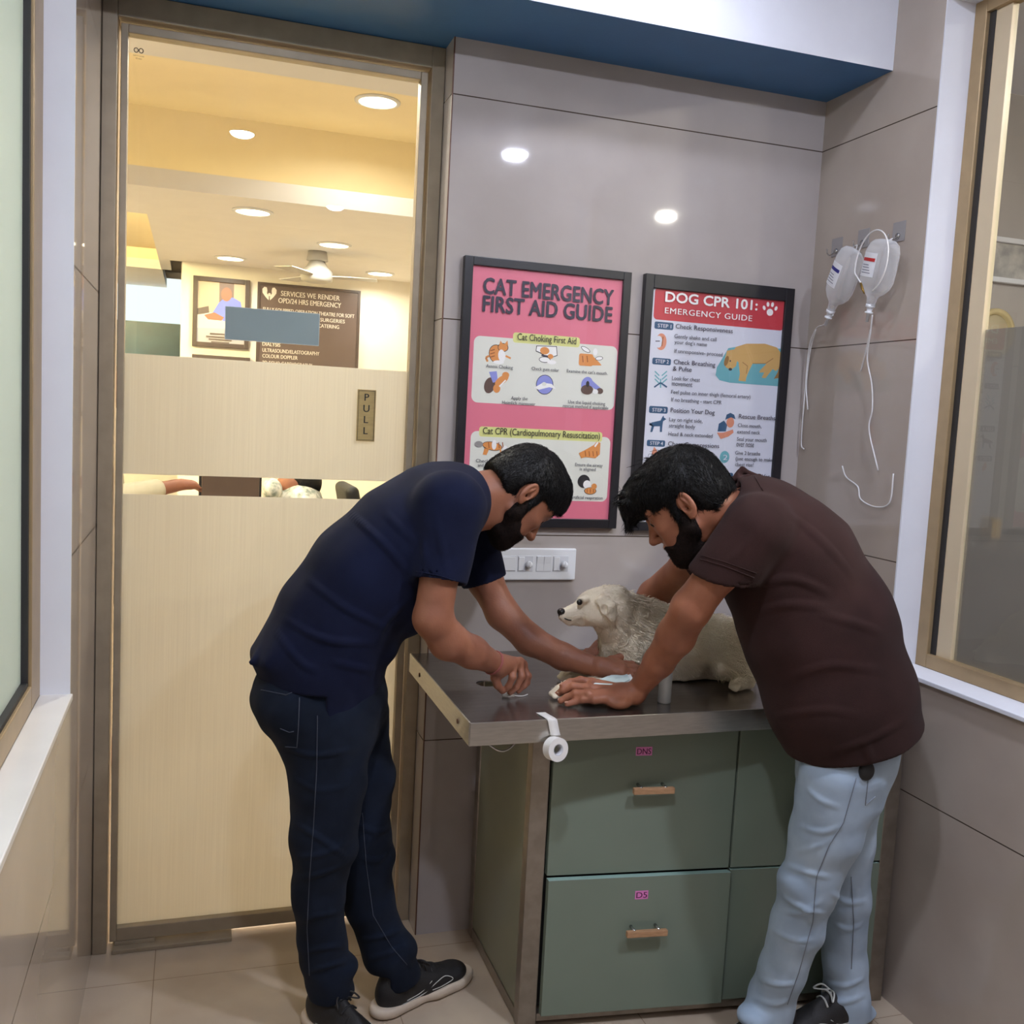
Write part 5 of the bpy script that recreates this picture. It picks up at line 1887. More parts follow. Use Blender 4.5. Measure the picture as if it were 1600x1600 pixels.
# ================================================================== person in the navy shirt
def person_navy():
    T = thing('person', 'person in navy shirt and dark jeans bending over the left end of the steel table', 'person', (0.42, 2.30, 0))
    H = Head((0.759, 2.28, 1.340), (0.596, 0.093, -0.798), (0.797, 0.060, 0.601))
    # ---- body: head, neck, torso, arms and hands in one surface
    v = Vol((0.10, 1.98, 0.80), (1.24, 2.58, 1.54), 0.0026)
    chain(v, [at(505, 1050, 2.28), at(560, 940, 2.28), at(640, 840, 2.28), at(712, 792, 2.28)], [0.10, 0.09, 0.10, 0.075], 0.05)
    for y in (2.12, 2.44):
        v.put(s_cone(at(680, 812, 2.28), at(700, 798, y), 0.07, 0.055), 0.03)
    H.skin(v)
    v.put(s_cone(at(722, 782, 2.28), H.p(-0.030, -0.035), 0.066, 0.056), 0.02)
    v.put(s_cone(at(735, 800, 2.27), H.p(0.015, -0.060), 0.050, 0.040), 0.02)
    # near arm
    chain(v, [at(702, 798, 2.11), at(690, 880, 2.085), at(676, 966, 2.075)], [0.056, 0.044, 0.0425], 0.02)
    chain(v, [at(676, 966, 2.075), at(700, 1001, 2.092), at(738, 1019, 2.125), at(776, 1038, 2.158)], [0.0425, 0.0425, 0.0365, 0.0250], 0.015)
    w1 = at(778, 1039, 2.160)
    idx = [at(801, 1058, 2.160), at(795, 1072, 2.166), at(786, 1080, 2.176)]
    hand(v, w1, [at(803, 1034, 2.178), at(812, 1034, 2.194), at(817, 1038, 2.208), at(818, 1043, 2.222)],
         [idx, [at(815, 1057, 2.180), at(807, 1074, 2.180), at(797, 1082, 2.185)],
          [at(824, 1056, 2.200), at(819, 1071, 2.196), at(810, 1080, 2.195)], [at(826, 1056, 2.220), at(824, 1067, 2.214), at(817, 1075, 2.206)]],
         [at(782, 1048, 2.162), at(774, 1059, 2.160), at(777, 1070, 2.164), at(784, 1079, 2.173)])
    # far arm, reaching to the dog's foreleg
    chain(v, [at(722, 812, 2.44), at(757, 905, 2.415), at(785, 958, 2.385)], [0.055, 0.044, 0.042], 0.02)
    chain(v, [at(785, 958, 2.385), at(828, 1000, 2.340), at(880, 1026, 2.275), at(938, 1044, 2.210)], [0.042, 0.0385, 0.033, 0.0245], 0.015)
    w2 = at(940, 1044, 2.208)
    hand(v, w2, [at(966, 1036, 2.210), at(972, 1041, 2.194), at(974, 1047, 2.180), at(972, 1053, 2.168)],
         [[at(988, 1038, 2.210), at(1000, 1046, 2.210), at(1002, 1054, 2.210)], [at(993, 1043, 2.190), at(1004, 1052, 2.188), at(1004, 1060, 2.186)],
          [at(992, 1050, 2.174), at(1001, 1058, 2.172), at(1000, 1064, 2.170)], [at(986, 1056, 2.162), at(994, 1062, 2.160), at(994, 1066, 2.160)]],
         [at(955, 1035, 2.228), at(968, 1028, 2.236), at(980, 1029, 2.238), at(990, 1034, 2.236)], r=0.0085)
    body = obj_me('body', v.mesh('body', 1), M['skin_a'], T, True)
    nails(body, [(idx[1], idx[2], Vector((-0.2, -1, 0.2)))])
    H.eyes(body)
    H.brows(body)
    # thread round the wrist
    bm = bmesh.new()
    wa, wb = at(752, 1026, 2.137), at(778, 1039, 2.160)
    ax = (wb - wa).normalized()
    u, vv = frame_of(ax)
    c = at(770, 1035, 2.153)
    for o_, r_ in ((0.0, 0.0285), (0.004, 0.0282)):
        tube(bm, [c + ax * o_ + (u * math.cos(k * math.pi / 14) + vv * math.sin(k * math.pi / 14)) * r_ for k in range(28)], 0.0017, 6, closed=True)
    obj('wrist_thread', bm, pmat('thread_pink', (150, 82, 74), 0.7, noise=0.15), T, True)
    # ---- hair
    lo, hi = H.box(0.16)
    v = Vol(lo, hi, 0.0024)
    p, A = H.p, H.ax()
    v.put(s_ell(p(0.004, 0.044), (0.103, 0.094, 0.083), A), 0.01)
    v.put(s_ell(p(0.052, 0.078), (0.052, 0.052, 0.062), A), 0.02)
    v.put(s_ell(p(-0.055, -0.010), (0.048, 0.060, 0.064), A), 0.03)
    v.put(s_ell(p(0.085, 0.058), (0.026, 0.040, 0.050), A), 0.02)       # fringe falling forward
    # the face and the neck stay free
    v.put(s_box(p(0.110, -0.070, 0), (0.092, 0.100, 0.2), A, 0.012), 0.006, 'sub')
    v.put(s_box(p(-0.02, -0.118, 0), (0.2, 0.070, 0.2), H.ax(-0.30), 0.01), 0.006, 'sub')
    v.put(s_box(p(0.140, 0.015, 0), (0.050, 0.040, 0.2), A, 0.010), 0.006, 'sub')
    for s in (-1, 1):
        v.put(s_ell(p(-0.008, -0.004, s * 0.085), (0.026, 0.037, 0.03), A), 0.005, 'sub')
        v.put(s_seg(p(0.022, 0.045, s * 0.069), p(0.022, -0.012, s * 0.0675), (0.012, 0.010), (0.008, 0.008), H.S), 0.008)   # sideburn
    me = v.mesh('hair', 1)
    ha = obj_me('hair', me, M['hair'], T, True)
    hair_coat(ha, H, 11000, 0.013, 5)
    beard(H, T, 0.0032)
    # ---- shirt
    v = Vol((0.02, 1.96, 0.74), (0.98, 2.62, 1.50), 0.0038)
    ref = (0.0, 1.0, 0.0)
    loft(v, [at(716, 776, 2.28), at(680, 797, 2.28), at(632, 838, 2.28), at(575, 900, 2.28), at(528, 968, 2.285), at(503, 1035, 2.285), at(506, 1095, 2.28)],
         [(0.078, 0.125), (0.108, 0.185), (0.128, 0.195), (0.140, 0.180), (0.142, 0.172), (0.143, 0.170), (0.138, 0.168)], ref, 0.03)
    v.put(s_ell(at(640, 940, 2.26), (0.06, 0.10, 0.075)), 0.05)           # belly cloth hanging forward
    v.put(s_ell(at(596, 1008, 2.26), (0.032, 0.09, 0.03)), 0.03)
    for y in (2.115, 2.445):
        v.put(s_cone(at(690, 790, 2.28), at(703, 788, y), 0.085, 0.072), 0.04)
    for top, mid, end, hem_, r0, r1, lo, hi in (
            (at(703, 790, 2.11), at(700, 800, 2.11), at(684, 925, 2.078), at(684, 909, 2.078), 0.080, 0.060, (0.30, 1.90, 0.90), (0.90, 2.26, 1.5)),
            (at(724, 806, 2.44), at(726, 810, 2.44), at(762, 925, 2.418), at(757, 909, 2.418), 0.074, 0.058, (0.30, 2.26, 0.90), (1.0, 2.66, 1.5))):
        sv = Vol(v.lo, v.lo + v.h * (v.n - 1), v.h)
        sv.put(s_seg(top, end, (r0, r0 * 0.95), (r1, r1 * 0.97), ref), 0.03)
        sv.put(s_half(hem_, hem_ - mid, lo, hi), 0.004, 'cut')
        sv.put(s_seg(hem_ + (mid - hem_) * 0.10, end + (end - mid) * 0.15, (r1 - 0.007,) * 2, (r1 - 0.006,) * 2, ref), 0.003, 'sub')
        v.join(sv, 0.022)
    # tail of the shirt standing off behind
    v.put(s_seg(at(468, 985, 2.28), at(410, 1026, 2.27), (0.055, 0.13), (0.022, 0.10), ref), 0.04)
    v.put(s_cone(at(418, 1020, 2.25), at(392, 1035, 2.22), 0.016, 0.007), 0.02)
    # open ends: neck, cuffs, hem
    v.put(s_cone(at(736, 776, 2.275), at(800, 770, 2.27), 0.066, 0.085), 0.008, 'sub')
    hem_n = at(506, 1112, 2.28) - at(512, 1060, 2.28)
    v.put(s_half(at(560, 1110, 2.28), hem_n, (0.0, 1.9, 0.72), (0.7, 2.7, 1.02)), 0.006, 'cut')
    bk = at(440, 1058, 2.20)
    v.put(s_box(at(445, 1100, 2.28), (0.075, 0.3, 0.063), None, 0.004), 0.004, 'sub')    # side slit: the back panel ends higher
    me = v.mesh('shirt', 2)
    ruffle(me, 0.0016, 34, 5, (1, 1, 0.6))
    crease(me, bvh_me(me), [([(545, 800), (600, 850), (645, 905)], 1.0), ([(480, 905), (540, 950), (610, 985)], 1.0), ([(440, 965), (510, 1000), (590, 1005)], 1.0), ([(640, 935), (600, 975), (590, 1010)], 0.9),
                            ([(680, 800), (690, 850), (700, 900)], 0.6), ([(660, 840), (668, 890)], 0.6), ([(430, 985), (470, 1035), (500, 1050)], 0.8), ([(520, 1035), (590, 1050)], 0.8), ([(600, 800), (650, 850)], 0.7)], 0.010, 0.013)
    sh = obj_me('shirt', me, M['navy_shirt'], T, True)
    tr = bvh_of(sh)
    seam('sleeve_hem', tr, [(651, 893), (684, 899), (718, 909)], M['navy_shirt'], sh, 0.0014)
    # ---- jeans
    v = Vol((0.06, 2.02, 0.02), (0.72, 2.60, 1.02), 0.004)
    loft(v, [at(512, 1020, 2.285), at(508, 1085, 2.285), at(508, 1130, 2.285)], [(0.118, 0.150), (0.138, 0.160), (0.122, 0.155)], ref, 0.04)
    v.put(s_ell(at(452, 1090, 2.27), (0.085, 0.15, 0.085)), 0.04)
    v.put(s_seg(at(506, 1120, 2.21), at(513, 1215, 2.215), (0.104, 0.092), (0.088, 0.088), ref), 0.03)
    loft(v, [at(513, 1215, 2.215), at(506, 1310, 2.225), at(497, 1395, 2.245), at(503, 1470, 2.262), at(518, 1545, 2.275)],
         [(0.088, 0.088), (0.076, 0.078), (0.061, 0.066), (0.056, 0.062), (0.057, 0.060)], ref, 0.02)
    loft(v, [at(545, 1120, 2.35), at(560, 1215, 2.355), at(562, 1300, 2.352), at(578, 1410, 2.34), at(604, 1485, 2.335), at(622, 1528, 2.33)],
         [(0.100, 0.090), (0.084, 0.084), (0.076, 0.076), (0.060, 0.064), (0.060, 0.062), (0.059, 0.060)], ref, 0.02)
    # bunched cloth at knees and ankles
    for px, py, y, r in ((532, 1325, 2.22, 0.034), (540, 1508, 2.262, 0.028), (490, 1500, 2.27, 0.026), (630, 1482, 2.325, 0.030), (594, 1335, 2.35, 0.036), (570, 1108, 2.30, 0.050), (592, 1215, 2.35, 0.034)):
        v.put(s_ell(at(px, py, y), (r, r * 1.3, r * 0.7)), 0.03)
    v.put(s_half(at(518, 1552, 2.275), (0.1, 0, -1), (0.0, 2.0, 0.0), (0.47, 2.35, 0.2)), 0.004, 'cut')
    v.put(s_half(at(622, 1532, 2.33), (0.2, 0, -1), (0.44, 2.2, 0.0), (0.75, 2.5, 0.2)), 0.004, 'cut')
    v.put(s_seg(at(514, 1525, 2.272), at(521, 1575, 2.28), (0.048, 0.050), (0.050, 0.052), ref), 0.003, 'sub')
    v.put(s_seg(at(616, 1512, 2.332), at(630, 1550, 2.33), (0.050, 0.050), (0.052, 0.052), ref), 0.003, 'sub')
    me = v.mesh('jeans', 2)
    ruffle(me, 0.0018, 42, 11)
    crease(me, bvh_me(me), [([(458, 1285), (500, 1310), (548, 1345)], 1.0), ([(462, 1340), (500, 1335), (545, 1318)], 0.9), ([(458, 1375), (500, 1365), (540, 1350)], 0.8), ([(475, 1490), (510, 1480), (545, 1478)], 1.0),
                            ([(478, 1520), (515, 1508), (550, 1500)], 1.0), ([(560, 1470), (600, 1462), (632, 1450)], 0.9), ([(575, 1500), (610, 1488), (645, 1475)], 1.0), ([(440, 1165), (490, 1180), (560, 1170)], 0.8),
                            ([(455, 1215), (500, 1235), (560, 1225)], 0.6), ([(560, 1290), (590, 1300), (612, 1290)], 0.9), ([(565, 1340), (590, 1345), (606, 1330)], 0.9), ([(470, 1440), (500, 1430), (535, 1425)], 0.7)], 0.010, 0.011)
    je = obj_me('jeans', me, M['dark_denim'], T, True)
    tr = bvh_of(je)
    seam('stitching', tr, [(496, 1118), (495, 1200), (490, 1290), (484, 1370), (480, 1450), (484, 1530)], M['stitch_grey'], je)
    seam('stitching', tr, [(566, 1270), (572, 1350), (583, 1430), (612, 1480), (640, 1512)], M['stitch_grey'], je)
    seam('stitching', tr, [(408, 1078), (428, 1082), (447, 1086), (466, 1078)], M['stitch_grey'], je)
    seam('stitching', tr, [(468, 1090), (466, 1140), (464, 1168), (440, 1166)], M['stitch_grey'], je)
    seam('stitching', tr, [(438, 1138), (452, 1144), (466, 1141)], M['stitch_grey'], je)
    # ---- shoes
    shoe(T, (0.300, 2.325), (0.455, 2.085), label='black running shoe with white side lines pointing to the viewer')
    shoe(T, (0.462, 2.292), (0.722, 2.412), label='black running shoe with white side lines pointing to the cabinet')
    return T


def beard(H, parent, lift, low=-0.125):
    lo, hi = H.box(0.15)
    v = Vol(lo, hi, 0.0022)
    p, A = H.p, H.ax()
    k = lift
    for s in (-1, 1):
        v.put(s_cone(p(0.012, -0.045, s * 0.050), p(0.070, -0.092, s * 0.016), 0.021 + k, 0.017 + k * 1.6), 0.02)
        v.put(s_ell(p(0.060, -0.050, s * 0.034), (0.028 + k, 0.030 + k, 0.020 + k), A), 0.02)
        v.put(s_seg(p(0.020, 0.010, s * 0.0635), p(0.018, -0.040, s * 0.060), (0.012, 0.006 + k), (0.018, 0.010 + k), H.S), 0.012)
    v.put(s_ell(p(0.078, -0.060), (0.025 + k, 0.030 + k, 0.028 + k), A), 0.02)
    v.put(s_ell(p(0.078, -0.099), (0.018 + k * 1.8, 0.016 + k * 1.8, 0.021 + k), A), 0.016)
    v.put(s_ell(p(0.042, -0.095), (0.045, 0.018, 0.040), A), 0.02)
    # free: cheeks above, lips
    v.put(s_box(p(0.120, 0.012, 0), (0.075, 0.052, 0.2), H.ax(0.30), 0.012), 0.010, 'sub')
    v.put(s_ell(p(0.108, -0.0625), (0.026, 0.0095, 0.0205), A), 0.004, 'sub')
    v.put(s_ell(p(0.122, -0.034), (0.026, 0.016, 0.019), A), 0.005, 'sub')
    v.put(s_box(p(-0.075, -0.06, 0), (0.072, 0.2, 0.2), H.ax(0.20), 0.01), 0.008, 'sub')
    me = v.mesh('beard', 1)
    o = obj_me('beard', me, M['beard'], parent, True)
    O, F, U = (np.array(q) for q in (H.O, H.F, H.U))
    coat(o, 'beard_hair', 5000, lambda q: np.full(len(q), 0.0062), lambda q: np.tile(F * 0.35 - U, (len(q), 1)), 0.35, 0.0004, M['beard'], 9, jitter=0.35)


# ================================================================== person in the brown shirt
def person_brown():
    T = thing('person', 'person in brown polo shirt and pale blue jeans holding the dog from the right', 'person', (1.50, 1.95, 0))
    H = Head((1.066, 1.96, 1.351), (-0.615, 0.510, -0.601), (-0.490, 0.320, 0.810))
    v = Vol((0.76, 1.66, 0.82), (1.62, 2.56, 1.52), 0.0026)
    chain(v, [at(1330, 1080, 1.87), at(1285, 985, 1.89), at(1225, 880, 1.93), at(1178, 820, 1.955)], [0.09, 0.09, 0.10, 0.075], 0.05)
    for y in (1.82, 2.10):
        v.put(s_cone(at(1200, 840, 1.95), at(1190, 828, y), 0.07, 0.05), 0.03)
    H.skin(v)
    v.put(s_cone(at(1165, 805, 1.96), H.p(-0.030, -0.035), 0.064, 0.056), 0.02)
    v.put(s_cone(at(1150, 825, 1.96), H.p(0.012, -0.062), 0.048, 0.040), 0.02)
    # near arm
    chain(v, [at(1180, 830, 1.815), at(1125, 890, 1.85), at(1080, 950, 1.89)], [0.054, 0.0435, 0.0430], 0.02)
    chain(v, [at(1080, 950, 1.89), at(1056, 994, 1.955), at(1030, 1034, 2.02), at(999, 1074, 2.085)], [0.0430, 0.0430, 0.0350, 0.0255], 0.015)
    w1 = atz(992, 1084, 0.876)
    z = ZT
    palm = [atz(925, 1066, z + 0.040), atz(917, 1075, z + 0.038), atz(919, 1084, z + 0.033), atz(929, 1093, z + 0.024)]
    idx = [atz(907, 1063, z + 0.044), atz(891, 1066, z + 0.043), atz(879, 1071, z + 0.038)]
    mid = [atz(896, 1073, z + 0.038), atz(880, 1079, z + 0.026), atz(869, 1086, z + 0.012)]
    rin = [atz(899, 1084, z + 0.029), atz(886, 1090, z + 0.017), atz(876, 1095, z + 0.0092)]
    pin = [atz(911, 1093, z + 0.020), atz(899, 1096, z + 0.013), atz(886, 1100, z + 0.0085)]
    hand(v, w1, palm, [idx, mid, rin, pin], [atz(969, 1080, z + 0.026), atz(958, 1075, z + 0.028), atz(962, 1071, z + 0.031), atz(971, 1071, z + 0.033)], r=0.0102)
    v.put(s_ell(atz(968, 1098, z + 0.016), (0.030, 0.022, 0.015)), 0.015)      # heel of the hand on the steel
    # far arm behind the dog
    chain(v, [at(1150, 838, 2.12), at(1075, 885, 2.30), at(1022, 930, 2.43)], [0.052, 0.046, 0.043], 0.02)
    chain(v, [at(1022, 930, 2.43), at(995, 968, 2.455), at(962, 1000, 2.455), at(940, 1014, 2.44)], [0.043, 0.039, 0.030, 0.0245], 0.015)
    w2 = at(940, 1014, 2.438)
    hand(v, w2, [at(926, 1016, 2.42), at(922, 1020, 2.405), at(924, 1024, 2.392), at(930, 1027, 2.38)],
         [[at(917, 1018, 2.405), at(914, 1024, 2.39), at(918, 1029, 2.375)], [at(913, 1021, 2.385), at(914, 1027, 2.37), at(920, 1031, 2.36)],
          [at(917, 1025, 2.372), at(919, 1030, 2.360), at(926, 1033, 2.350)], [at(925, 1027, 2.362), at(928, 1031, 2.352), at(934, 1033, 2.346)]],
         [at(944, 1020, 2.42), at(946, 1026, 2.40), at(944, 1030, 2.385), at(940, 1033, 2.375)], r=0.0085)
    body = obj_me('body', v.mesh('body', 1), M['skin_b'], T, True)
    up = Vector((0, 0, 1))
    nails(body, [(f[1], f[2], up) for f in (idx, mid, rin, pin)])
    H.eyes(body)
    H.brows(body)
    # ---- hair, longer on top and falling over the forehead
    lo, hi = H.box(0.19)
    v = Vol(lo, hi, 0.0024)
    p, A = H.p, H.ax()
    v.put(s_ell(p(0.000, 0.044), (0.106, 0.092, 0.083), A), 0.01)
    v.put(s_ell(p(0.062, 0.076), (0.060, 0.048, 0.064), A), 0.02)
    v.put(s_ell(p(0.104, 0.066), (0.036, 0.034, 0.052), A), 0.02)
    v.put(s_ell(p(0.126, 0.050), (0.018, 0.022, 0.036), A), 0.015)
    v.put(s_ell(p(-0.060, -0.010), (0.046, 0.058, 0.064), A), 0.03)
    v.put(s_box(p(0.106, -0.075, 0), (0.086, 0.100, 0.2), A, 0.012), 0.006, 'sub')
    v.put(s_box(p(-0.02, -0.128, 0), (0.2, 0.070, 0.2), H.ax(-0.35), 0.01), 0.006, 'sub')
    for s in (-1, 1):
        v.put(s_ell(p(-0.008, -0.006, s * 0.085), (0.026, 0.036, 0.03), A), 0.005, 'sub')
        v.put(s_seg(p(0.022, 0.045, s * 0.069), p(0.022, -0.012, s * 0.0675), (0.012, 0.010), (0.008, 0.008), H.S), 0.008)
    # tufts
    rng = random.Random(4)
    for k in range(46):
        f0 = rng.uniform(-0.04, 0.11)
        s0 = rng.uniform(-0.06, 0.06)
        b = p(f0, 0.117 - 4.2 * (f0 - 0.03) ** 2 - 6 * s0 * s0, s0)
        e = b + (H.F * rng.uniform(0.008, 0.03) + H.U * rng.uniform(0.002, 0.017) + H.S * rng.uniform(-0.01, 0.01))
        v.put(s_cone(b, e, 0.0075, 0.0022), 0.006)
    for k in range(16):
        s0 = rng.uniform(-0.05, 0.045)
        b = p(0.122, 0.066, s0)
        e = p(0.138 + rng.uniform(-0.006, 0.008), 0.030 + rng.uniform(-0.006, 0.014), s0 * 0.9 + rng.uniform(-0.006, 0.006))
        v.put(s_cone(b, e, 0.011, 0.003), 0.006)
    me = v.mesh('hair', 1)
    ha = obj_me('hair', me, M['hair'], T, True)
    hair_coat(ha, H, 13000, 0.020, 6)
    bm = bmesh.new()
    for k in range(22):
        b = p(rng.uniform(-0.01, 0.05), 0.116, rng.uniform(-0.03, 0.03))
        d1 = H.U * rng.uniform(0.012, 0.026) + H.F * rng.uniform(-0.008, 0.010)
        d2 = d1 * 1.3 + H.F * rng.uniform(0.006, 0.026) * rng.choice((-0.6, 1, 1)) + H.S * rng.uniform(-0.012, 0.012)
        q = smooth_path([b, b + d1 * 0.6, b + d1, b + d2], 4)
        tube(bm, q, [0.0012 - 0.0009 * i / len(q) for i in range(len(q))], 5)
    obj('stray_hairs', bm, M['hair'], ha, True)
    beard(H, T, 0.0042)
    # ---- polo shirt
    ref = (0.0, 1.0, 0.0)
    v = Vol((0.92, 1.62, 0.66), (1.86, 2.28, 1.50), 0.0038)
    loft(v, [at(1165, 800, 1.955), at(1188, 832, 1.95), at(1226, 880, 1.93), at(1277, 978, 1.88), at(1312, 1085, 1.842), at(1338, 1168, 1.838), at(1346, 1215, 1.838)],
         [(0.085, 0.115), (0.122, 0.175), (0.150, 0.185), (0.172, 0.168), (0.170, 0.155), (0.150, 0.150), (0.146, 0.148)], ref, 0.03)
    for y in (1.83, 2.09):
        v.put(s_cone(at(1200, 820, 1.95), at(1185, 822, y), 0.085, 0.066), 0.04)
    for top, mid, end, hem_, n_, r0, r1, lo, hi in (
            (at(1182, 828, 1.82), at(1182, 828, 1.82), at(1118, 915, 1.862), at(1134, 901, 1.850), at(1118, 946, 1.862) - at(1142, 860, 1.83), 0.076, 0.074, (0.80, 1.55, 0.8), (1.5, 2.0, 1.5)),
            (at(1155, 836, 2.115), at(1155, 836, 2.115), at(1085, 892, 2.28), at(1093, 880, 2.26), at(1085, 892, 2.28) - at(1155, 836, 2.115), 0.066, 0.054, (0.80, 2.0, 0.8), (1.5, 2.4, 1.5))):
        sv = Vol(v.lo, v.lo + v.h * (v.n - 1), v.h)
        sv.put(s_seg(top, end, (r0, r0 * 0.97), (r1, r1 * 0.92), ref), 0.03)
        sv.put(s_half(hem_, n_, lo, hi), 0.004, 'cut')
        sv.put(s_seg(hem_ + (mid - hem_) * 0.12, end + (end - mid) * 0.35, (r1 - 0.012,) * 2, (r1 - 0.010,) * 2, ref), 0.003, 'sub')
        v.join(sv, 0.022)
    # open ends
    v.put(s_cone(at(1150, 800, 1.957), at(1090, 780, 1.96), 0.064, 0.085), 0.008, 'sub')
    v.put(s_half(at(1300, 1198, 1.75), at(1321, 1296, 1.75) - at(1300, 1198, 1.75), (1.1, 1.6, 0.6), (1.9, 2.2, 0.92)), 0.006, 'cut')
    v.put(s_seg(at(1338, 1170, 1.85), at(1354, 1230, 1.846), (0.140, 0.140), (0.142, 0.140), ref, 0.03), 0.004, 'sub')
    me = v.mesh('polo_shirt', 2)
    ruffle(me, 0.0016, 30, 2)
    crease(me, bvh_me(me), [([(1135, 880), (1170, 850), (1200, 800)], 0.7), ([(1180, 915), (1240, 905), (1300, 930)], 1.0), ([(1170, 960), (1230, 945), (1300, 950)], 0.9), ([(1285, 960), (1340, 975), (1380, 990)], 0.8),
                            ([(1230, 1060), (1300, 1040), (1390, 1050)], 0.7), ([(1210, 1120), (1290, 1110), (1350, 1120)], 0.6), ([(1290, 1180), (1370, 1150), (1425, 1120)], 0.8), ([(1230, 800), (1290, 850), (1340, 910)], 0.6),
                            ([(1360, 1188), (1352, 1160)], 0.9)], 0.009, 0.014)
    sh = obj_me('polo_shirt', me, M['brown_shirt'], T, True)
    tr = bvh_of(sh)
    seam('sleeve_hem', tr, [(1094, 874), (1130, 884), (1184, 905)], M['brown_shirt'], sh, 0.0014)
    seam('sleeve_hem', tr, [(1096, 868), (1132, 878), (1188, 898)], M['brown_shirt'], sh, 0.0012)
    seam('shoulder_seam', tr, [(1180, 745), (1210, 800), (1235, 850), (1225, 910)], M['brown_shirt'], sh, 0.0014)
    # collar: a band round the neck whose back stands up to a point
    nk = (at(1100, 782, 1.96) - at(1160, 805, 1.955)).normalized()
    cc = at(1146, 797, 1.957)
    upv = (at(1150, 760, 1.957) - at(1142, 800, 1.957))
    upv = (upv - nk * upv.dot(nk)).normalized()
    sd = nk.cross(upv)
    v = Vol(np.array(cc) - 0.14, np.array(cc) + 0.14, 0.003)
    v.put(s_seg(cc - nk * 0.030, cc + nk * 0.022, (0.086, 0.086), (0.074, 0.074), upv, 0.004), 0.0)
    v.put(s_seg(cc - nk * 0.05, cc + nk * 0.05, (0.079, 0.079), (0.066, 0.066), upv, 0.01), 0.002, 'sub')
    a, b, c3, d3 = at(1128, 772, 1.957), at(1160, 733, 1.957), at(1192, 750, 1.957), at(1166, 778, 1.957)
    for off in (-0.035, -0.018, 0.0, 0.018, 0.035):
        o_ = Vector((0, off, 0))
        kk = 1 - abs(off) / 0.07
        v.put(s_cone(a + o_, b.lerp(d3, 1 - kk) + o_, 0.006, 0.0045), 0.012)
        v.put(s_cone(b.lerp(d3, 1 - kk) + o_, c3 + o_, 0.0045, 0.008), 0.012)
        v.put(s_cone(d3 + o_, b.lerp(d3, 1 - kk * 0.6) + o_, 0.012, 0.005), 0.015)
    obj_me('collar', v.mesh('collar', 2), M['brown_shirt'], sh, True)
    # ---- jeans
    v = Vol((1.16, 1.62, 0.0), (1.80, 2.20, 0.92), 0.004)
    loft(v, [at(1335, 1110, 1.845), at(1322, 1175, 1.85), at(1312, 1220, 1.86)], [(0.104, 0.126), (0.094, 0.126), (0.092, 0.122)], ref, 0.03)
    v.put(s_seg(at(1310, 1205, 1.80), at(1291, 1300, 1.835), (0.088, 0.084), (0.080, 0.080), ref), 0.03)
    loft(v, [at(1291, 1300, 1.835), at(1262, 1385, 1.87), at(1246, 1445, 1.90), at(1222, 1515, 1.945), at(1205, 1565, 1.975), at(1198, 1600, 1.985)],
         [(0.080, 0.080), (0.063, 0.068), (0.058, 0.064), (0.052, 0.060), (0.052, 0.060), (0.060, 0.066)], ref, 0.02)
    loft(v, [at(1325, 1220, 1.945), at(1320, 1310, 1.955), at(1322, 1400, 1.972), at(1320, 1500, 1.985), at(1322, 1560, 1.99), at(1325, 1600, 1.99)],
         [(0.085, 0.080), (0.066, 0.072), (0.054, 0.062), (0.050, 0.058), (0.054, 0.060), (0.066, 0.066)], ref, 0.02)
    for px, py, y, r in ((1172, 1588, 1.96, 0.030), (1352, 1582, 1.985, 0.026), (1240, 1375, 1.865, 0.030), (1275, 1400, 1.88, 0.030)):
        v.put(s_ell(at(px, py, y), (r, r * 1.3, r * 0.7)), 0.03)
    v.put(s_half((1.4, 2, 0.030), (0, 0, -1), (1.1, 1.6, 0.0), (1.85, 2.25, 0.1)), 0.004, 'cut')
    v.put(s_seg(at(1200, 1575, 1.98), at(1196, 1625, 1.99), (0.046, 0.052), (0.050, 0.056), ref), 0.003, 'sub')
    v.put(s_seg(at(1324, 1580, 1.99), at(1326, 1630, 1.99), (0.048, 0.050), (0.054, 0.056), ref), 0.003, 'sub')
    me = v.mesh('jeans', 2)
    ruffle(me, 0.0018, 40, 21)
    crease(me, bvh_me(me), [([(1222, 1350), (1260, 1362), (1300, 1372)], 1.0), ([(1222, 1400), (1255, 1418), (1292, 1430)], 1.2), ([(1225, 1425), (1255, 1425), (1285, 1405)], 0.9), ([(1246, 1290), (1285, 1300), (1318, 1288)], 0.8),
                            ([(1260, 1232), (1282, 1250), (1312, 1262)], 0.7), ([(1185, 1530), (1215, 1538), (1248, 1536)], 0.9), ([(1178, 1560), (1210, 1568), (1238, 1560)], 1.1), ([(1298, 1395), (1325, 1410), (1356, 1408)], 0.9),
                            ([(1300, 1440), (1325, 1452), (1354, 1440)], 0.7), ([(1288, 1535), (1320, 1540), (1352, 1528)], 1.0), ([(1285, 1562), (1320, 1565), (1358, 1552)], 1.0), ([(1208, 1455), (1240, 1468), (1272, 1470)], 0.8),
                            ([(1236, 1335), (1275, 1322), (1312, 1305)], 0.5)], 0.010, 0.011)
    je = obj_me('jeans', me, M['pale_denim'], T, True)
    tr = bvh_of(je)
    seam('stitching', tr, [(1338, 1215), (1318, 1285), (1296, 1320), (1276, 1370), (1270, 1440), (1248, 1520), (1228, 1575)], M['stitch_pale'], je)
    seam('stitching', tr, [(1330, 1370), (1334, 1440), (1330, 1520)], M['stitch_pale'], je)
    seam('stitching', tr, [(1356, 1220), (1352, 1258), (1372, 1240)], M['stitch_pale'], je)
    # dark case on the belt
    bm = bmesh.new()
    c = on_surface(tr, 1353, 1204, 0.0) or at(1353, 1204, 1.74)
    bmesh.ops.create_uvsphere(bm, u_segments=24, v_segments=16, radius=1.0)
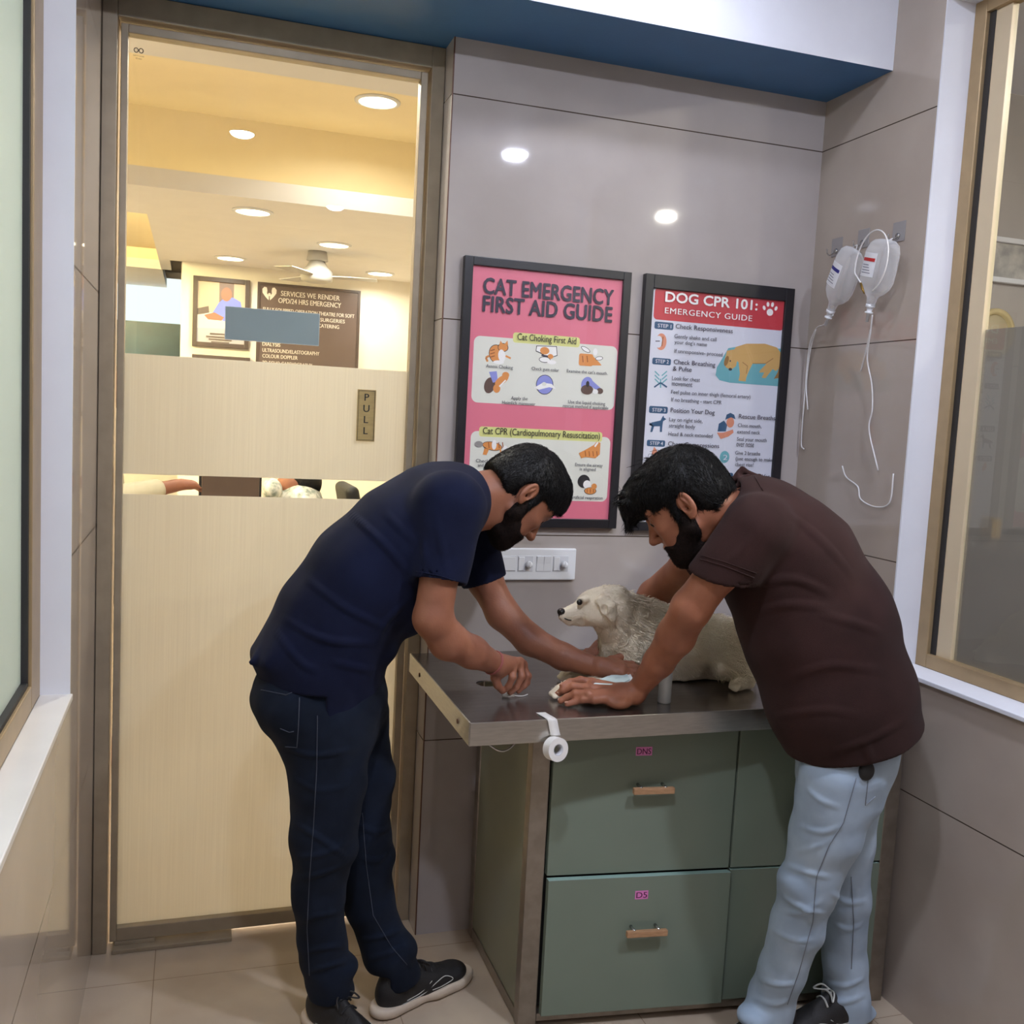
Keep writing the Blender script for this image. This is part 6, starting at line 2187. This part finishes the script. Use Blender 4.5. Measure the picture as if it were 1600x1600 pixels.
    bmesh.ops.scale(bm, vec=(0.019, 0.012, 0.022), verts=bm.verts)
    bmesh.ops.translate(bm, vec=c + Vector((0, -0.002, 0)), verts=bm.verts)
    obj('belt_case', bm, M['dark'], T, True)
    shoe(T, (1.462, 1.978), (1.238, 1.925), label='dark shoe under the front leg, mostly covered by the jeans', sole='shoe_line', laces=False)
    shoe(T, (1.668, 1.985), (1.425, 1.950), label='dark shoe with pale laces under the rear leg', sole='shoe_line')
    return T


person_navy()
person_brown()
# ------------------------------------------------------------------ the dog lying on the steel table
def dog():
    T = thing('dog', 'cream white dog lying on the steel table looking left', 'dog', (1.22, 2.31, ZT))
    v = Vol((0.78, 2.05, 0.80), (1.52, 2.50, 1.16), 0.0028)
    Z = ZT
    # trunk: deep chest, belly on the steel, round rump
    v.put(s_ell(at(1008, 1014, 2.31), (0.100, 0.088, 0.098)), 0.02)
    v.put(s_ell(at(1062, 1012, 2.315), (0.105, 0.090, 0.094)), 0.03)
    v.put(s_ell(at(1112, 1012, 2.315), (0.092, 0.088, 0.088)), 0.03)
    v.put(s_ell(at(1132, 1016, 2.31), (0.070, 0.080, 0.075)), 0.03)
    v.put(s_ell(at(974, 1012, 2.30), (0.058, 0.068, 0.070)), 0.03)
    v.put(s_cone(at(1030, 985, 2.315), at(958, 952, 2.285), 0.072, 0.054), 0.03)      # neck
    v.put(s_cone(at(975, 995, 2.30), at(945, 962, 2.28), 0.055, 0.040), 0.03)       # throat
    # head
    yh = 2.275
    v.put(s_ell(at(950, 945, yh), (0.060, 0.052, 0.050)), 0.02)
    v.put(s_ell(at(926, 944, yh), (0.040, 0.042, 0.036)), 0.02)
    v.put(s_cone(at(914, 953, yh), at(885, 961, yh - 0.004), 0.0300, 0.0190), 0.014)  # muzzle
    v.put(s_cone(at(922, 966, yh), at(890, 971, yh - 0.004), 0.0200, 0.0110), 0.010)  # lower jaw
    v.put(s_ell(at(932, 962, yh - 0.028), (0.026, 0.018, 0.026)), 0.02)
    for s in (-1, 1):
        v.put(s_ell(at(912, 937, yh + s * 0.026), (0.013, 0.013, 0.008)), 0.010)      # brow
        v.put(s_ell(at(906, 941, yh + s * 0.033), (0.008, 0.008, 0.007)), 0.005, 'sub')
    # mouth line
    v.put(s_cone(at(884, 968, yh - 0.022), at(908, 968, yh - 0.032), 0.003, 0.003), 0.004, 'sub')
    # ears: soft triangular flaps hanging backwards
    for s in (-1, 1):
        y = yh + s * 0.054
        v.put(s_seg(at(941, 936, yh + s * 0.042), at(950, 950, y + s * 0.004), (0.010, 0.020), (0.011, 0.022), (1, 0, 0)), 0.006)
        v.put(s_seg(at(950, 950, y + s * 0.004), at(959, 968, y + s * 0.006), (0.009, 0.022), (0.005, 0.008), (1, 0, 0)), 0.008)
        v.put(s_ell(at(944, 952, y + s * 0.010), (0.010, 0.007, 0.013)), 0.004, 'sub')
    # near foreleg, stretched out along the table under the hands
    el = at(992, 1046, 2.235)
    p1, p2, p3 = atz(955, 1066, Z + 0.026), atz(905, 1076, Z + 0.020), atz(876, 1082, Z + 0.015)
    v.put(s_ell(at(998, 1030, 2.245), (0.050, 0.034, 0.055)), 0.02)
    chain(v, [el, p1, p2, p3], [0.032, 0.022, 0.0175, 0.0160], 0.012)
    v.put(s_ell(p3, (0.022, 0.019, 0.0145)), 0.008)
    for k in (-1.0, -0.33, 0.33, 1.0):
        v.put(s_cone(p3 + Vector((-0.008, k * 0.011, 0.001)), p3 + Vector((-0.020, k * 0.012, -0.005)), 0.0075, 0.0065), 0.003)
    # far foreleg
    q1, q2 = atz(930, 1046, Z + 0.024), atz(886, 1056, Z + 0.015)
    chain(v, [at(965, 1030, 2.36), q1, q2], [0.034, 0.021, 0.0165], 0.012)
    v.put(s_ell(q2, (0.020, 0.018, 0.014)), 0.008)
    for k in (-1.0, -0.33, 0.33, 1.0):
        v.put(s_cone(q2 + Vector((-0.008, k * 0.010, 0.001)), q2 + Vector((-0.018, k * 0.011, -0.005)), 0.007, 0.006), 0.003)
    # near hind leg folded: thigh, knee forward, hock back, paw forward
    v.put(s_ell(at(1142, 1012, 2.245), (0.060, 0.040, 0.072), [(0.9, 0, -0.45), (0, 1, 0), (0.45, 0, 0.9)]), 0.02)
    kn, hk = at(1133, 1042, 2.215), at(1166, 1052, 2.225)
    chain(v, [at(1142, 1020, 2.235), kn], [0.042, 0.030], 0.015)
    chain(v, [kn, hk], [0.028, 0.019], 0.012)
    pw = atz(1152, 1070, Z + 0.016)
    chain(v, [hk, atz(1168, 1066, Z + 0.018), pw], [0.019, 0.018, 0.0165], 0.010)
    v.put(s_ell(pw, (0.023, 0.020, 0.0155)), 0.008)
    for k in (-1.0, -0.33, 0.33, 1.0):
        v.put(s_cone(pw + Vector((-0.006, k * 0.012 - 0.006, 0.002)), pw + Vector((-0.017, k * 0.013 - 0.010, -0.006)), 0.008, 0.0070), 0.003)
    # tail lying along the rump on the far side
    chain(v, [at(1158, 1020, 2.36), at(1178, 1046, 2.37), atz(1150, 1046, Z + 0.018)], [0.022, 0.020, 0.012], 0.01)
    v.put(s_half((0, 0, Z + 0.0026), (0, 0, -1), (0.7, 2.0, 0.7), (1.6, 2.6, 1.2)), 0.003, 'cut')
    me = v.mesh('body', 1)
    ruffle(me, 0.0012, 120, 3)
    M['dog_coat'] = pmat('dog_coat', (248, 238, 216), 0.8, spec=0.1, rgb2=(240, 226, 200), nscale=10, bump=0.35, bscale=300)
    body = obj_me('body', me, M['dog_coat'], T, True)
    # short coat
    nose = np.array(at(876, 958, yh))

    def ln(q):
        return np.clip(0.0035 + (np.linalg.norm(q - nose, axis=1) - 0.11) * 0.09, 0.0030, 0.012)

    coat(body, 'fur', 34000, ln, lambda q: np.tile(np.array([0.75, 0.0, -0.6]), (len(q), 1)), 0.45, 0.0006, M['dog_coat'], 7, keep=lambda q: q[:, 2] > Z + 0.022)
    coat(body, 'fur', 8000, lambda q: ln(q) * 2.1, lambda q: np.stack([0.75 + 0.5 * np.sin(q[:, 2] * 70), 0.4 * np.sin(q[:, 0] * 90), -0.6 + 0.0 * q[:, 0]], 1), 0.42, 0.0014, M['dog_coat'], 8,
         keep=lambda q: (q[:, 2] > Z + 0.03) & (np.linalg.norm(q - nose, axis=1) > 0.165), jitter=0.35)
    # nose, eyes, lip line
    M['dog_black'] = pmat('dog_black', (26, 22, 22), 0.3, noise=0.1)
    vv = Vol(np.array(at(877, 957, yh)) - 0.04, np.array(at(877, 957, yh)) + 0.04, 0.0014)
    c = at(877.5, 956, yh - 0.004)
    vv.put(s_ell(c, (0.0115, 0.0135, 0.0095)), 0.004)
    vv.put(s_ell(c + Vector((-0.002, 0, -0.009)), (0.006, 0.004, 0.008)), 0.004)
    for s in (-1, 1):
        vv.put(s_ell(c + Vector((-0.0095, s * 0.006, -0.002)), (0.004, 0.0028, 0.0026)), 0.002, 'sub')
    obj_me('nose', vv.mesh('nose', 1), M['dog_black'], body, True)
    for s in (-1, 1):
        bm = bmesh.new()
        bmesh.ops.create_uvsphere(bm, u_segments=18, v_segments=12, radius=0.0075)
        bmesh.ops.translate(bm, vec=at(905.5, 941, yh + s * 0.0325), verts=bm.verts)
        obj('eye', bm, M['dog_black'], body, True)
    tr = bvh_of(body)
    seam('lip_line', tr, [(882, 966), (888, 968.5), (897, 969.5)], M['dog_black'], body, 0.0016)
    return T


dog()

# absorbent pad lying over the foreleg between the hands
t = thing('absorbent_pad', 'folded white and pale teal pad lying under the hands beside the foreleg', 'pad', (0.98, 2.2, ZT))
bm = bmesh.new()
P0 = [atz(901, 1074, ZT + 0.034), atz(935, 1062, ZT + 0.045), atz(960, 1052, ZT + 0.055), atz(984, 1051, ZT + 0.060), atz(990, 1062, ZT + 0.056), atz(972, 1072, ZT + 0.046), atz(935, 1078, ZT + 0.038)]
prism(bm, P0, (0, 0, -0.004))
obj('sheet', bm, pmat('pad_white', (226, 232, 232), 0.7, noise=0.03), t)
bm = bmesh.new()
cc = sum(P0, Vector()) / len(P0)
prism(bm, [cc + (q - cc) * 0.84 + Vector((0, 0, 0.0006)) for q in P0], (0, 0, 0.0012))
obj('core', bm, pmat('pad_teal', (196, 214, 214), 0.7, noise=0.06, nscale=60), t)
# ------------------------------------------------------------------ what is seen in the waiting room through the clear glass
M['frame_brown'] = pmat('frame_brown', (74, 62, 58), 0.4, noise=0.06)
M['board_brown'] = pmat('board_brown', (96, 82, 78), 0.3, noise=0.06, nscale=5)
M['board_ink'] = pmat('board_ink', (214, 206, 198), 0.5, noise=0.02)
yb = 6.5


def W(px, py, y=yb - 0.03):
    p = at(px, py, y)
    return p.x, p.z


# framed portrait
(x0, z1), (x1, _), (_, z0) = W(302, 430), W(391, 437), W(388, 546)
t = thing('framed_portrait', 'dark framed portrait photograph on the waiting room wall left of the services board', 'picture', ((x0 + x1) / 2, yb, z0))
bm = bmesh.new()
fw = 0.028
for a in ((x0, x0 + fw, z0, z1), (x1 - fw, x1, z0, z1), (x0 + fw, x1 - fw, z1 - fw, z1), (x0 + fw, x1 - fw, z0, z0 + fw)):
    box(bm, a[0], a[1], yb - 0.03, yb - 0.0005, a[2], a[3], 0, 0.002)
obj('frame', bm, M['frame_brown'], t)
mats = [pmat('ph_wall', (182, 164, 142), 0.4, noise=0.02), pmat('ph_door', (120, 100, 92), 0.4, noise=0.03), pmat('ph_desk', (196, 190, 188), 0.4, noise=0.02), pmat('ph_skin', (150, 106, 84), 0.4, noise=0.03),
        pmat('ph_blue', (112, 122, 196), 0.4, noise=0.03), pmat('ph_dark', (96, 84, 78), 0.4, noise=0.03), pmat('ph_paper', (172, 168, 174), 0.4, noise=0.02)]
bm = box(bmesh.new(), x0 + fw - 0.002, x1 - fw + 0.002, yb - 0.018, yb - 0.003, z0 + fw - 0.002, z1 - fw + 0.002, 0)
k = [0]


def fp(pts, mi):
    k[0] += 1
    flat(bm, [W(*q, yb - 0.018) for q in pts], yb - 0.018 - 0.00015 * k[0], mi)


def fo(px, py, r, mi, r2=None):
    fp([(px + r * math.cos(a * math.pi / 9), py + (r2 or r) * math.sin(a * math.pi / 9)) for a in range(18)], mi)


fp([(343, 440), (366, 442), (364, 500), (342, 498)], 1)
fp([(307, 482), (326, 478), (327, 490), (307, 491)], 5)
fp([(307, 492), (330, 488), (384, 496), (383, 515), (307, 512)], 2)
fp([(307, 512), (383, 515), (382, 538), (306, 534)], 6)
fp([(330, 492), (342, 473), (350, 466), (364, 465), (376, 472), (381, 500), (350, 502)], 4)
fo(354, 460, 8.5, 3, 11)
fp([(319, 492), (335, 488), (350, 496), (346, 501), (325, 499)], 3)
for j, (a, b) in enumerate(((328, 362), (322, 366), (326, 362), (330, 358))):
    xa, za = W(a, 521 + j * 4.4, yb - 0.018)
    xb, _ = W(b, 521 + j * 4.4, yb - 0.018)
    box(bm, xa, xb, yb - 0.0225, yb - 0.018, za - 0.004, za + 0.004, 5)
obj('photograph', bm, mats, t)

# top edge of another frame below it
(x0, z1), (x1, _) = W(300, 553), W(391, 559)
t = thing('framed_notice', 'dark framed notice below the portrait whose top edge shows above the film', 'picture', ((x0 + x1) / 2, yb, 1.4))
z1b, z0b = z1, z1 - 0.42
bm = bmesh.new()
for a in ((x0, x0 + fw, z0b, z1b), (x1 - fw, x1, z0b, z1b), (x0 + fw, x1 - fw, z1b - fw, z1b), (x0 + fw, x1 - fw, z0b, z0b + fw)):
    box(bm, a[0], a[1], yb - 0.03, yb - 0.0005, a[2], a[3], 0, 0.002)
obj('frame', bm, M['frame_brown'], t)
obj('print', B(x0 + fw - 0.002, x1 - fw + 0.002, yb - 0.018, yb - 0.003, z0b + fw - 0.002, z1b - fw + 0.002), mats[6], t)

# services board
(x0, z1), (x1, _) = W(403, 440), W(564, 453)
z0 = z1 - 0.66
t = thing('services_board', 'brown services board with pale lettering on the waiting room wall', 'sign', ((x0 + x1) / 2, yb, z0))
obj('board', B(x0, x1, yb - 0.022, yb - 0.0005, z0, z1, 0.002), M['board_brown'], t)
bm = bmesh.new()
for a in ((x0, x0 + 0.016, z0, z1), (x1 - 0.016, x1, z0, z1), (x0 + 0.016, x1 - 0.016, z1 - 0.016, z1), (x0 + 0.016, x1 - 0.016, z0, z0 + 0.016)):
    box(bm, a[0], a[1], yb - 0.028, yb - 0.021, a[2], a[3])
obj('border', bm, M['frame_brown'], t)
bm = bmesh.new()
yt = yb - 0.0235
for s, a, y, b, h in (('SERVICES WE RENDER', 439, 462, 531, 7.0), ('OPD/24 HRS EMERGENCY', 435, 473, 533, 7.0), ('FULLY EQUIPPED OPERATION THEATRE FOR SOFT', 411, 485.5, 554, 5.2), ('TISSUE, BONE & SURGERIES', 440, 497.5, 539, 5.2),
                      ('VACCINATION & CATERING', 440, 507, 530, 5.2), ('DIALYSIS', 410, 540, 438, 5.2), ('ULTRASOUND/ELASTOGRAPHY', 410, 549.5, 499, 5.2), ('COLOUR DOPPLER', 410, 558.5, 465, 5.2), ('2D ECHO CARDIOGRAPHY', 410, 569, 488, 5.2)):
    xa, za = W(a, y, yt)
    xb, _ = W(b, y, yt)
    put_text(bm, s, xa, yt, za, width=xb - xa, height=h / 224.0, bold=0.02)
obj('lettering', bm, M['board_ink'], t)
# heart emblem made of two leaves
cx, cz = W(421, 459, yt)
bm = bmesh.new()
for s in (-1, 1):
    flat(bm, [(cx + s * u * 0.045, cz + w * 0.045) for u, w in ((0.10, -0.9), (0.55, -0.45), (0.95, 0.1), (0.98, 0.6), (0.7, 0.92), (0.38, 0.85), (0.30, 0.45), (0.34, 0.05), (0.18, -0.2), (0.05, -0.5))], yt)
flat(bm, oval(cx, cz - 0.006, 0.009, 0.011), yt - 0.0002)
obj('emblem', bm, M['board_ink'], t)

# ceiling fan
fy = 5.6
hub = at(495, 432, fy)
t = thing('ceiling_fan', 'white ceiling fan in the waiting room in front of the services board', 'fan', (hub.x, fy, hub.z))
bm = bmesh.new()
c = (hub.x, fy, hub.z)
zt_ = WZ - hub.z
M['fan_white'] = pmat('fan_white', (178, 174, 168), 0.4, noise=0.02)
lathe(bm, [(0.0, zt_), (0.052, zt_), (0.060, zt_ - 0.05), (0.012, zt_ - 0.055), (0.012, 0.075), (0.0, 0.075)], c, seg=28)
obj('down_rod', bm, M['fan_white'], t, True)
bm = bmesh.new()
lathe(bm, [(0.0, 0.095), (0.035, 0.095), (0.06, 0.05), (0.085, 0.03), (0.09, 0.0), (0.085, -0.025), (0.05, -0.035), (0.0, -0.035)], c, seg=32)
obj('motor', bm, M['fan_white'], t, True)
for a in (-8, 112, 232):
    d = Vector((math.cos(math.radians(a)), math.sin(math.radians(a)), 0))
    s = Vector((-d.y, d.x, 0))
    o = Vector(c) + Vector((0, 0, 0.0))
    bm = bmesh.new()
    prism(bm, [o + d * 0.08 - s * 0.03, o + d * 0.16 - s * 0.058, o + d * 0.33 - s * 0.058, o + d * 0.34 + s * 0.058, o + d * 0.16 + s * 0.05, o + d * 0.08 + s * 0.03], (0, 0, 0.005))
    obj('blade', bm, M['fan_white'], t)

# bright window and dark panel at the end of the passage
w3 = thing('window_3', None, None, (-0.3, 8.1, 1.7), kind='structure')
M['bright_pane'] = emit_mat('bright_pane', (240, 249, 246), 1.3)
a, b, c2 = at(170, 433, 8.08), at(284, 441, 8.08), at(200, 501, 8.08)
obj('pane', B(a.x, b.x + 0.3, 8.085, 8.095, c2.z, b.z + 0.02), M['bright_pane'], w3)
bm = bmesh.new()
box(bm, a.x, b.x + 0.3, 8.07, 8.099, b.z + 0.02, b.z + 0.07)
obj('window_frame', bm, M['cream_ceiling'], w3)
e = at(200, 560, 8.08)
o = obj('dark_panel', B(a.x, b.x + 0.3, 8.06, 8.0995, e.z - 0.3, c2.z), M['teal_panel'])
tag(o, 'dark teal panel below the bright window at the far left of the waiting room', 'panel')

# reception desk, people and chair showing in the clear strip
M['desk_top'] = pmat('desk_top', (214, 196, 182), 0.4, noise=0.03)
t = thing('reception_desk', 'pale reception desk behind the frosted door', 'desk', (0.3, 4.6, 0))
obj('desk_top', B(-0.14, 0.40, 4.46, 4.70, 1.02, 1.05, 0.003), M['desk_top'], t)
obj('desk_front', B(-0.12, 0.38, 4.48, 4.51, 0.0, 1.019), M['cream_wall'], t)
obj('desk_side', B(0.35, 0.38, 4.511, 4.69, 0.0, 1.019), M['cream_wall'], t)
obj('desk_side', B(-0.12, -0.09, 4.511, 4.69, 0.0, 1.019), M['cream_wall'], t)
t = thing('monitor', 'dark monitor on the reception desk seen through the clear strip', 'monitor', (0.15, 4.7, 1.05))
a, b = at(315, 748, 4.67), at(404, 752, 4.67)
obj('screen', B(a.x, b.x, 4.60, 4.63, 1.075, 1.20, 0.004), pmat('monitor_brown', (84, 68, 58), 0.35, noise=0.06), t)
obj('bezel', B(a.x - 0.012, b.x + 0.012, 4.6301, 4.645, 1.065, 1.212, 0.003), M['dark'], t)
bm = bmesh.new()
box(bm, (a.x + b.x) / 2 - 0.09, (a.x + b.x) / 2 + 0.09, 4.55, 4.69, 1.0505, 1.06, 0, 0.002)
box(bm, (a.x + b.x) / 2 - 0.02, (a.x + b.x) / 2 + 0.02, 4.646, 4.66, 1.0595, 1.12, 0, 0.002)
obj('stand', bm, M['dark'], t)
# person standing at the desk, only sleeve and hand show
t = thing('person', 'person in pale olive shirt resting a hand at the left of the clear strip', 'person', (-0.32, 4.3, 0))
v = Vol((-0.72, 3.98, 0.0), (0.10, 4.62, 1.70), 0.010)
for y in (4.22, 4.40):
    chain(v, [(-0.40, y, 0.03), (-0.40, y, 0.48), (-0.40, y, 0.88)], [0.045, 0.055, 0.08], 0.03)
    v.put(s_ell((-0.35, y, 0.035), (0.12, 0.045, 0.034)), 0.02)
loft(v, [(-0.40, 4.31, 0.86), (-0.40, 4.31, 1.10), (-0.41, 4.31, 1.36)], [(0.11, 0.15), (0.10, 0.14), (0.11, 0.18)], (0, 1, 0), 0.04)
chain(v, [(-0.41, 4.31, 1.38), (-0.39, 4.31, 1.48)], [0.06, 0.055], 0.03)
v.put(s_ell((-0.37, 4.31, 1.57), (0.095, 0.075, 0.115)), 0.02)
hnd = at(283, 757, 4.24)
chain(v, [(-0.41, 4.12, 1.34), (-0.38, 4.08, 1.11), hnd], [0.05, 0.042, 0.026], 0.02)
v.put(s_ell(hnd + Vector((0.03, 0, 0.0)), (0.042, 0.026, 0.022)), 0.01)
for kf in range(4):
    f0 = hnd + Vector((0.05, -0.018 + 0.012 * kf, 0.008 - 0.006 * kf))
    v.put(s_cone(f0, f0 + Vector((0.032, 0.0, -0.022)), 0.0085, 0.007), 0.004)
v.put(s_cone(hnd + Vector((0.01, 0.02, 0.0)), hnd + Vector((0.05, 0.036, -0.01)), 0.010, 0.008), 0.006)
chain(v, [(-0.41, 4.50, 1.34), (-0.36, 4.53, 1.10), (-0.18, 4.46, 1.09)], [0.05, 0.042, 0.026], 0.02)
body = obj_me('body', v.mesh('body', 1), M['skin_a'], t, True)
v = Vol((-0.72, 3.98, 0.7), (0.10, 4.62, 1.60), 0.010)
loft(v, [(-0.40, 4.31, 0.80), (-0.40, 4.31, 1.10), (-0.41, 4.31, 1.38)], [(0.13, 0.17), (0.125, 0.16), (0.13, 0.20)], (0, 1, 0), 0.04)
sl = Vector((-0.38, 4.08, 1.11)).lerp(hnd, 0.70)
chain(v, [(-0.41, 4.12, 1.36), (-0.38, 4.08, 1.11), sl], [0.068, 0.060, 0.044], 0.03)
chain(v, [(-0.41, 4.50, 1.36), (-0.36, 4.53, 1.10), (-0.26, 4.49, 1.095)], [0.068, 0.058, 0.045], 0.03)
obj_me('shirt', v.mesh('shirt', 1), cloth_mat('olive_shirt', (196, 186, 160), (184, 174, 148)), t, True)
v = Vol((-0.62, 4.08, 0.0), (-0.15, 4.56, 1.0), 0.010)
for y in (4.22, 4.40):
    chain(v, [(-0.40, y, 0.07), (-0.40, y, 0.48), (-0.40, y, 0.84)], [0.06, 0.07, 0.10], 0.03)
obj_me('trousers', v.mesh('trousers', 1), M['dark_denim'], t, True)
v = Vol((-0.52, 4.18, 1.45), (-0.22, 4.44, 1.72), 0.008)
v.put(s_ell((-0.385, 4.31, 1.595), (0.098, 0.082, 0.105)), 0.01)
v.put(s_box((-0.27, 4.31, 1.53), (0.08, 0.1, 0.09), None, 0.01), 0.01, 'sub')
v.put(s_box((-0.35, 4.31, 1.47), (0.2, 0.1, 0.06), None, 0.01), 0.01, 'sub')
obj_me('hair', v.mesh('hair', 1), M['hair'], t, True)
# person sitting with the head bowed, and the chair
hp = at(470, 764, 4.95)
t = thing('person', 'person with black hair and white patterned top bowing behind the frosted door', 'person', (hp.x, 5.0, 0))
v = Vol((0.05, 4.66, 0.0), (0.98, 5.40, 1.36), 0.010)
for y in (4.94, 5.12):
    chain(v, [(0.58, y, 0.52), (0.24, y, 0.52), (0.22, y, 0.06)], [0.085, 0.065, 0.045], 0.03)
    v.put(s_ell((0.17, y, 0.036), (0.11, 0.042, 0.034)), 0.02)
    chain(v, [(0.50, y + (0.14 if y > 5 else -0.14), 1.0), (0.42, y + (0.17 if y > 5 else -0.17), 0.80), (0.26, y, 0.72)], [0.048, 0.04, 0.028], 0.02)
    v.put(s_ell((0.22, y, 0.71), (0.05, 0.035, 0.022)), 0.015)
loft(v, [(0.60, 5.03, 0.54), (0.58, 5.03, 0.80), (0.52, 5.03, 1.02)], [(0.12, 0.16), (0.10, 0.14), (0.10, 0.17)], (0, 1, 0), 0.04)
v.put(s_cone((0.50, 5.03, 1.05), hp + Vector((0, 0.05, 0)), 0.06, 0.055), 0.03)
v.put(s_ell(hp + Vector((-0.02, 0.05, 0.01)), (0.095, 0.075, 0.10), [(0.8, 0, -0.6), (0, 1, 0), (0.6, 0, 0.8)]), 0.02)
obj_me('body', v.mesh('body', 1), M['skin_a'], t, True)
v = Vol((0.20, 4.70, 0.45), (0.90, 5.40, 1.30), 0.010)
loft(v, [(0.60, 5.03, 0.52), (0.58, 5.03, 0.80), (0.51, 5.03, 1.04)], [(0.14, 0.18), (0.12, 0.16), (0.12, 0.19)], (0, 1, 0), 0.04)
for y in (4.94, 5.12):
    chain(v, [(0.50, y + (0.14 if y > 5 else -0.14), 1.02), (0.42, y + (0.17 if y > 5 else -0.17), 0.84)], [0.065, 0.06], 0.03)
v.put(s_ell(at(425, 766, 4.90), (0.05, 0.09, 0.06)), 0.03)
obj_me('top', v.mesh('top', 1), pmat('floral', (226, 222, 210), 0.8, rgb2=(130, 140, 130), nscale=34), t, True)
v = Vol((0.05, 4.86, 0.0), (0.80, 5.24, 0.68), 0.010)
for y in (4.94, 5.12):
    chain(v, [(0.60, y, 0.53), (0.24, y, 0.53), (0.22, y, 0.09)], [0.10, 0.078, 0.058], 0.03)
obj_me('trousers', v.mesh('trousers', 1), M['dark_denim'], t, True)
v = Vol(np.array(hp) - 0.2, np.array(hp) + 0.25, 0.008)
v.put(s_ell(hp + Vector((0.015, 0.05, 0.03)), (0.095, 0.085, 0.10)), 0.01)
v.put(s_box(hp + Vector((-0.11, 0.05, -0.05)), (0.09, 0.12, 0.09), None, 0.02), 0.02, 'sub')
obj_me('hair', v.mesh('hair', 1), M['hair'], t, True)
t = thing('office_chair', 'black chair back beside the bowed person behind the frosted door', 'chair', (0.76, 5.03, 0))
a = at(517, 771, 5.0)
v = Vol((0.5, 4.7, 0.3), (1.0, 5.4, 1.25), 0.010)
v.put(s_box((0.80, 5.03, 0.87), (0.035, 0.22, 0.28), [(0.98, 0, 0.2), (0, 1, 0), (-0.2, 0, 0.98)], 0.03), 0.02)
obj_me('backrest', v.mesh('backrest', 1), M['dark'], t, True)
obj('seat', B(0.42, 0.86, 4.80, 5.26, 0.34, 0.415, 0.02), M['dark'], t)
bm = bmesh.new()
tube(bm, [(0.64, 5.03, 0.06), (0.64, 5.03, 0.345)], 0.025, 14)
for a5 in range(5):
    an = math.radians(72 * a5 + 20)
    tube(bm, [(0.64, 5.03, 0.075), (0.64 + 0.26 * math.cos(an), 5.03 + 0.26 * math.sin(an), 0.03)], [0.022, 0.028], 10)
obj('base', bm, M['dark'], t, True)
